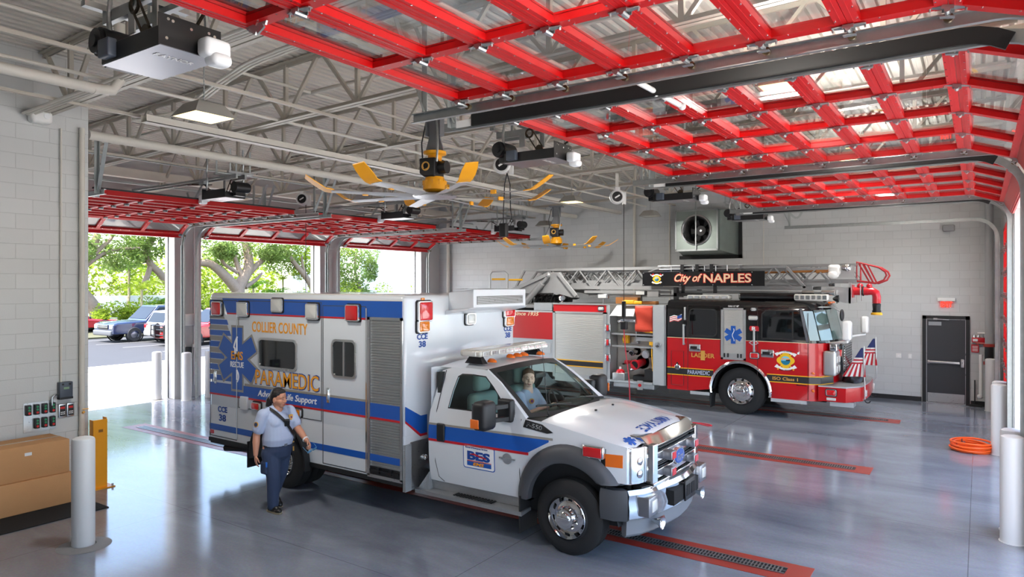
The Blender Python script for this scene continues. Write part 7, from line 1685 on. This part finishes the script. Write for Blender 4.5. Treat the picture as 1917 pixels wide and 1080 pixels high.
for i, x in enumerate((-29.6,-33.0,-35.6,-38.3,-41.2)):
    solo('parking_line', MB().box((x-.05,16.2,-.029),(x+.05,21.5,-.026)), pl_, ['painted bay line on the asphalt in front of the push bumper car','painted bay line beside the red fire department suv','painted bay line between the white suv and the pickup','painted bay line on the far side of the pickup','painted bay line beside the bright red car'][i], 'road marking', 'parking bay lines')
solo('curb', MB().box((-25.7,-20,-.02),(-25.45,60,.02)), apron, 'pale concrete curb strip between asphalt and sunny apron', 'curb')
rust = mat('rusty manhole iron', (170,116,84), .7, noise=.25, nscale=9)
for x, y, l in ((-18.6,8.75,'rusty oval utility cover on the sunny apron, the one nearer the block wall'),(-19.1,10.15,'rusty oval utility cover on the sunny apron, the one next to the white bollard')):
    m = MB(); m.lathe([(.001,.008),(.33,.008),(.36,.0)], (x,y,-.012), 'z', 28); solo('utility_cover', m, rust, l, 'manhole cover')
def leafmat(name, rgb, tr=.5):
    m = bpy.data.materials.new(name); m.use_nodes = True; nt = m.node_tree; nt.nodes.clear(); N = nt.nodes.new; L = nt.links.new
    o = N('ShaderNodeOutputMaterial'); mx = N('ShaderNodeMixShader'); mx.inputs[0].default_value = tr; d = N('ShaderNodeBsdfDiffuse'); t = N('ShaderNodeBsdfTranslucent')
    oi = N('ShaderNodeTexCoord'); n = N('ShaderNodeTexNoise'); n.inputs['Scale'].default_value = 1.4; n.inputs['Detail'].default_value = 4; L(oi.outputs['Object'], n.inputs['Vector'])
    cr = N('ShaderNodeValToRGB'); e = cr.color_ramp.elements; e[0].position = .32; e[0].color = (*lin(tuple(x*.62 for x in rgb)), 1); e[1].position = .68; e[1].color = (*lin(tuple(min(255,x*1.12) for x in rgb)), 1)
    L(n.outputs['Fac'], cr.inputs[0]); L(cr.outputs[0], d.inputs[0]); L(cr.outputs[0], t.inputs[0]); L(d.outputs[0], mx.inputs[1]); L(t.outputs[0], mx.inputs[2]); L(mx.outputs[0], o.inputs[0]); return m
leaf1 = leafmat('oak leaves', (150,172,100), .65); leaf2 = leafmat('bright leaves', (150,172,60), .62); leaf3 = leafmat('palm leaves', (96,138,52), .6); leaf4 = leafmat('deep leaves', (76,112,50), .6)
bark = mat('grey brown bark', (140,122,108), .9, noise=.2, nscale=5, bump=.8, bscale=12)
def leaves(mb, blobs, n, size, rng):
    for (cx, cy, cz, rx, ry, rz_) in blobs:
        for _ in range(n):
            while True:
                u = V((rng.uniform(-1,1), rng.uniform(-1,1), rng.uniform(-1,1)))
                if u.length < 1: break
            c = V((cx+u.x*rx, cy+u.y*ry, cz+u.z*rz_)); a = V((rng.gauss(0,1), rng.gauss(0,1), rng.gauss(0,.7))).normalized(); b = a.orthogonal().normalized(); b = (b*cos(rng.random()*6)+a.cross(b)*sin(rng.random()*6)); s = size*rng.uniform(.6,1.3)
            p = [c-a*s, c+b*s*.38, c+a*s, c-b*s*.38]; k = len(mb.v); mb.v += [tuple(q) for q in p]; mb.f.append((k,k+1,k+2,k+3)); mb.m.append(0)
    return mb
def leafobj(name, mb, mt, parent):
    me = bpy.data.meshes.new(name); o = off(parent); me.from_pydata([(p[0]-o.x,p[1]-o.y,p[2]-o.z) for p in mb.v], [], mb.f); me.materials.append(mt); ob = bpy.data.objects.new(name, me); COL.objects.link(ob); ob.parent = parent; OFF[ob] = o; return ob
def tree(label, base, limbs, blobs, n, size, mt, seed):
    t = thing('tree', label, 'tree', base); m = MB()
    for pts, r in limbs: m.tube(smooth(pts,4), [r[0]+(r[1]-r[0])*i/(4*(len(pts)-1)) for i in range(4*(len(pts)-1)+1)], 12)
    build('trunk', m, bark, t, angle=80); leafobj('foliage', leaves(MB(), blobs, n, size, random.Random(seed)), mt, t); return t
X0 = -49.
tree('leaning oak with a pale forked trunk above the bright red car', (X0,22.6,0), [([(X0,22.9,0),(X0,22.0,1.6),(X0,21.2,2.8),(X0+.2,21.2,3.9),(X0,22.0,5.2),(X0,22.4,6.3)],(.48,.22)),([(X0,21.3,3.8),(X0,22.3,4.7),(X0,23.6,5.3),(X0,25.2,5.5)],(.2,.07)),([(X0,21.6,1.9),(X0,20.6,2.9),(X0,19.6,3.6)],(.4,.25)),([(X0,22.2,5.0),(X0,23.2,6.0),(X0,24.0,7.3)],(.18,.06))],
     [(X0+1,21.5,7.2,2.6,2.6,1.5),(X0+.5,24.5,7.3,2.4,2.6,1.3),(X0,27.6,7.4,2.2,2.2,1.4),(X0+1.2,20.6,5.2,1.2,1.1,1.1),(X0-.6,24.0,4.9,1.4,1.8,1.2),(X0-1,26.0,5.6,1.2,1.6,1.1)], 1500, .15, leaf1, 1)
tree('slim crooked tree in the tree row above the white suv', (X0-1,27.6,0), [([(X0-1,28.2,0),(X0-1,28.0,2.4),(X0-1,27.3,3.6),(X0-1,26.5,4.4),(X0-1,26.2,5.2),(X0-1,26.7,6.4)],(.3,.2)),([(X0-1,26.5,4.3),(X0-1,26.2,3.4),(X0-1,25.9,2.7)],(.18,.2))], [(X0-1,26.5,7.6,2,2,1.2),(X0-2,24,8,2.4,3,1.4)], 1300, .15, leaf2, 2)
tree('big forked oak behind the ambulance with several thick limbs', (X0,33.1,0), [([(X0,33.0,0),(X0,33.1,1.6),(X0,33.0,2.6),(X0,33.9,4.2),(X0,33.8,5.6),(X0,33.3,7.2)],(.62,.25)),([(X0,32.9,2.5),(X0,31.8,3.6),(X0,30.6,4.5),(X0,29.4,4.7),(X0,29.0,6.2)],(.45,.16)),([(X0,33.7,3.7),(X0,34.8,4.6),(X0,36.0,5.5)],(.32,.12)),([(X0,33.3,3.6),(X0,32.7,5.0),(X0,32.3,6.8)],(.22,.12)),([(X0,32.9,3.9),(X0,31.8,4.5),(X0,31.4,5.2)],(.16,.1)),([(X0,33.6,2.7),(X0,34.6,3.3),(X0,35.2,3.9)],(.2,.08))],
     [(X0+.8,30.5,6.9,2.2,2.4,1.3),(X0+.6,34.6,6.4,2.0,1.9,1.3),(X0+.4,37.2,6.8,2.2,2.2,1.4),(X0,32.8,8,3,3.4,1.3),(X0+.9,31.2,5.5,.9,1.0,.7),(X0+.5,36,5.4,1.2,1.4,.8),(X0-1,32.4,5.2,1.2,1.8,1.1),(X0-1,37.6,5.0,1.3,2.0,1.2)], 1500, .14, leaf1, 3)
tree('tree with a slanting trunk next to the second rear pillar', (X0,40.6,0), [([(X0,40.8,0),(X0,40.5,2.2),(X0,39.8,3.4),(X0,38.4,4.8),(X0,37.2,6.2)],(.34,.16)),([(X0,39.6,3.6),(X0,39.3,4.6),(X0,39.2,5.4)],(.16,.08))], [(X0,40,6.6,2.4,2.6,1.5),(X0+.5,42.5,6.9,2.2,2.4,1.6),(X0-.5,38,7.4,2.4,2.6,1.4),(X0-1.4,40.6,4.6,1.2,1.8,1.3)], 1500, .14, leaf2, 4)
tree('airy olive green tree in front of the white house', (X0,46.2,0), [([(X0,46.2,0),(X0,46.0,2.4),(X0,45.4,4.2),(X0,45.6,6)],(.2,.08))], [(X0,44.2,5.6,1.6,1.9,1.6),(X0,46.4,5.9,1.6,1.7,1.3),(X0,45,3.9,1.5,1.6,1.1),(X0,47.4,4.4,.7,.8,1.3),(X0-.6,43.2,3.6,1.3,1.6,1.5),(X0-.4,45.6,2.6,1.2,1.8,1.0)], 1200, .14, leaf1, 5)
tree('leafy tree at the edge of the last rear opening against the white house', (X0+2,53.4,0), [([(X0+2,54.2,0),(X0+2,54,3),(X0+2,53.6,6)],(.18,.08))], [(X0+2,52.8,5.4,.8,1.0,.9),(X0+2,52.6,2.7,1.0,1.2,.8),(X0+2,54.6,5,1.2,1.2,2)], 420, .17, leaf2, 6)
def palm(label, base, hgt, n, fl, mt, seed, trunkr=.09):
    rng = random.Random(seed); t = thing('palm', label, 'palm tree', base, None); x, y, z = base; m = MB(); m.tube([(x,y,0),(x+.1,y+.1,hgt*.5),(x,y+.15,hgt)], [trunkr*1.3,trunkr,trunkr*.9], 10); build('trunk', m, mat('palm trunk', (150,138,110), .85, bump=.5, bscale=20), t)
    for k in range(n):
        a = 2*pi*k/n+rng.random()*.5; up = rng.uniform(.35,1.25); f = MB(); pts = []
        for i in range(11):
            s = i/10; r = fl*s*cos(up*(1-s*.4)); pts.append(V((x+cos(a)*r, y+.15+sin(a)*r, hgt+fl*(sin(up)*s-.75*s*s))))
        f.tube(pts, [.018-.0014*i for i in range(11)], 5)
        for i in range(1, 11):
            d = (pts[i]-pts[i-1]).normalized(); sd = d.cross(V((0,0,1))).normalized()
            for j in (0,.5):
                p = pts[i-1].lerp(pts[i], j)
                for s in (-1, 1):
                    L2 = fl*.30*(1-.6*abs(i/10-.45)); e = p+sd*s*L2*.8+d*L2*.55-V((0,0,L2*.35)); q = len(f.v); f.v += [tuple(p), tuple(p+d*.05), tuple(e)]; f.f.append((q,q+1,q+2)); f.m.append(0)
        leafobj('frond', f, mt, t)
    return t
pp = [((X0+1.5,24.4,0),2.6,'feathery palm between the leaning oak and the crooked trunk'),((X0+1,25.9,0),1.5,'low palm behind the hood of the pickup'),((X0-3,25.8,0),4.2,'tall green palm behind the crooked trunk'),((X0-1,30.3,0),1.4,'low palm behind the rear corner of the ambulance'),((X0-2,35.6,0),2.6,'palm just past the big forked oak'),((X0-1,37.3,0),2.0,'palm below the slanting trunk'),((X0-2,38.6,0),3.4,'taller palm behind the slanting trunk'),((X0+.5,43.6,0),1.6,'broad low palm beside the airy tree'),((X0-1,47.0,0),2.0,'yellowish palm in front of the white porch')]
for i, (b, h_, l) in enumerate(pp): palm(l, b, h_, 11, 2.3 if i != 2 else 2.6, leaf3 if i % 3 else leaf2, 20+i)
def shrub(label, b, r, h_, mt, seed, n=1500):
    t = thing('shrub', label, 'shrub', b); x, y, z = b; rng = random.Random(seed)
    m = MB(); 
    for k in range(5): m.cyl((x,y+(k-2)*r*.3,0),(x+.1*(k-2),y+(k-2)*r*.4,h_*.7),.03,6)
    build('stem', m, bark, t); leafobj('foliage', leaves(MB(), [(x,y,h_*.55,r*.7,r,h_*.55),(x+.2,y-r*.5,h_*.4,r*.5,r*.6,h_*.4),(x+.2,y+r*.5,h_*.4,r*.5,r*.6,h_*.4)], n//2, .12, rng), mt, t)
for i, (y, r, h_, mt_, l) in enumerate(((22.9,1.5,1.7,leaf2,'rounded shrub above the hood of the red car'),(25.0,1.7,1.9,leaf2,'rounded shrub behind the windshield of the pickup'),(27.6,1.6,1.8,leaf4,'darker shrub behind the white suv'),(30.4,1.5,2.0,leaf2,'shrub seen past the rear edge of the ambulance'),(35.6,2.0,2.4,leaf4,'shrub row under the forked oak'),(39.4,1.8,2.6,leaf2,'shrub at the foot of the slanting trunk'),(43.5,1.8,3.0,leaf2,'tall lime shrub below the airy tree'),(47.8,1.4,2.9,leaf2,'yellow green shrub in front of the porch'),(53.2,1.6,2.8,leaf2,'flowering shrub by the house corner'))): shrub(l, (X0+1.2,y,0), r, h_, mt_, 40+i)
# dense greenery far behind
hb = MB(); rng = random.Random(9)
for k in range(16): hb = leaves(hb, [(X0-13+rng.uniform(-2,2), 24+k*2.1, 3.2+rng.uniform(-.6,1.6), 2, 1.9, 3.4)], 520, .26, rng)
gt = thing('hedge', 'tall bright green thicket filling the view behind the palms and oaks', 'hedge', (X0-13,40,0)); leafobj('foliage', hb, leaf2, gt)
# white fence, house
solo('garden_wall', MB().box((X0-3.2,10,0),(X0-3,30,2.1)), mat('white wall outside', (238,236,230), .8), 'low white garden wall behind the oak and the red car', 'wall')
hs = thing('house', 'white clapboard house with a balcony seen through the last rear opening', 'house', (X0-8,60,0)); hw_ = mat('white siding', (240,240,238), .7); hg_ = mat('house window', (170,186,188), .2)
m = MB(); m.box((X0-16,53.6,0),(X0-8,80,9))
z = .2
while z < 9: m.hexa([(X0-8,53.58,z),(X0-7.96,53.56,z),(X0-7.96,80,z),(X0-8,80,z),(X0-8,53.6,z+.22),(X0-7.985,53.58,z+.22),(X0-7.985,80,z+.22),(X0-8,80,z+.22)]); z += .24
build('wall', m, hw_, hs); m = MB(); m.box((X0-16,46,0),(X0-10,53.6,9)); build('wing', m, hw_, hs)
m = MB(); m.box((X0-10,50.3,4.6),(X0-9.95,52.6,6.6)); w_ = build('window', m, hg_, hs); m = MB()
for i in range(9): m.box((X0-9.0,50.0+i*.35,3.4),(X0-8.96,50.04+i*.35,4.3))
m.box((X0-9.05,49.8,4.3),(X0-8.9,53.4,4.4)); m.box((X0-10,49.6,2.9),(X0-8.8,53.6,3.4)); build('balcony', m, hw_, hs)
# ------------------------------------------------------------------ camera, light
cam = bpy.data.cameras.new('camera'); co = bpy.data.objects.new('camera', cam); COL.objects.link(co)
co.location = (0,0,2.9); co.rotation_euler = (pi/2, 0, radians(34.3)); cam.sensor_width = 36; cam.lens = 1284/1917*36; cam.shift_y = -7/1917; cam.clip_start = .05; cam.clip_end = 500
SC.camera = co
w = bpy.data.worlds.new('sky'); SC.world = w; w.use_nodes = True; nt = w.node_tree; bg = nt.nodes['Background']
sk = nt.nodes.new('ShaderNodeTexSky'); sk.sky_type = 'NISHITA'; sk.sun_disc = False; sk.sun_elevation = radians(58); sk.sun_rotation = radians(200); sk.air_density = 1; sk.dust_density = 2.5; sk.ozone_density = 1
nt.links.new(sk.outputs[0], bg.inputs[0]); bg.inputs[1].default_value = .7
sun = bpy.data.lights.new('sun', 'SUN'); sun.energy = 12; sun.angle = radians(1); sun.color = (1,.96,.9)
so = bpy.data.objects.new('sun', sun); COL.objects.link(so); so.rotation_euler = V((-.05,.5,-.86)).to_track_quat('-Z','Y').to_euler()
SC.view_settings.view_transform = 'Standard'; SC.view_settings.look = 'None'; SC.view_settings.exposure = .78; SC.view_settings.gamma = 1; SC.view_settings.use_curve_mapping = False
cy = SC.cycles; cy.max_bounces = 10; cy.diffuse_bounces = 6; cy.glossy_bounces = 5; cy.transparent_max_bounces = 16; cy.transmission_bounces = 6; cy.caustics_reflective = False; cy.caustics_refractive = False; cy.sample_clamp_indirect = 6; cy.use_denoising = True
try: cy.denoiser = 'OPENIMAGEDENOISE'
except Exception: pass
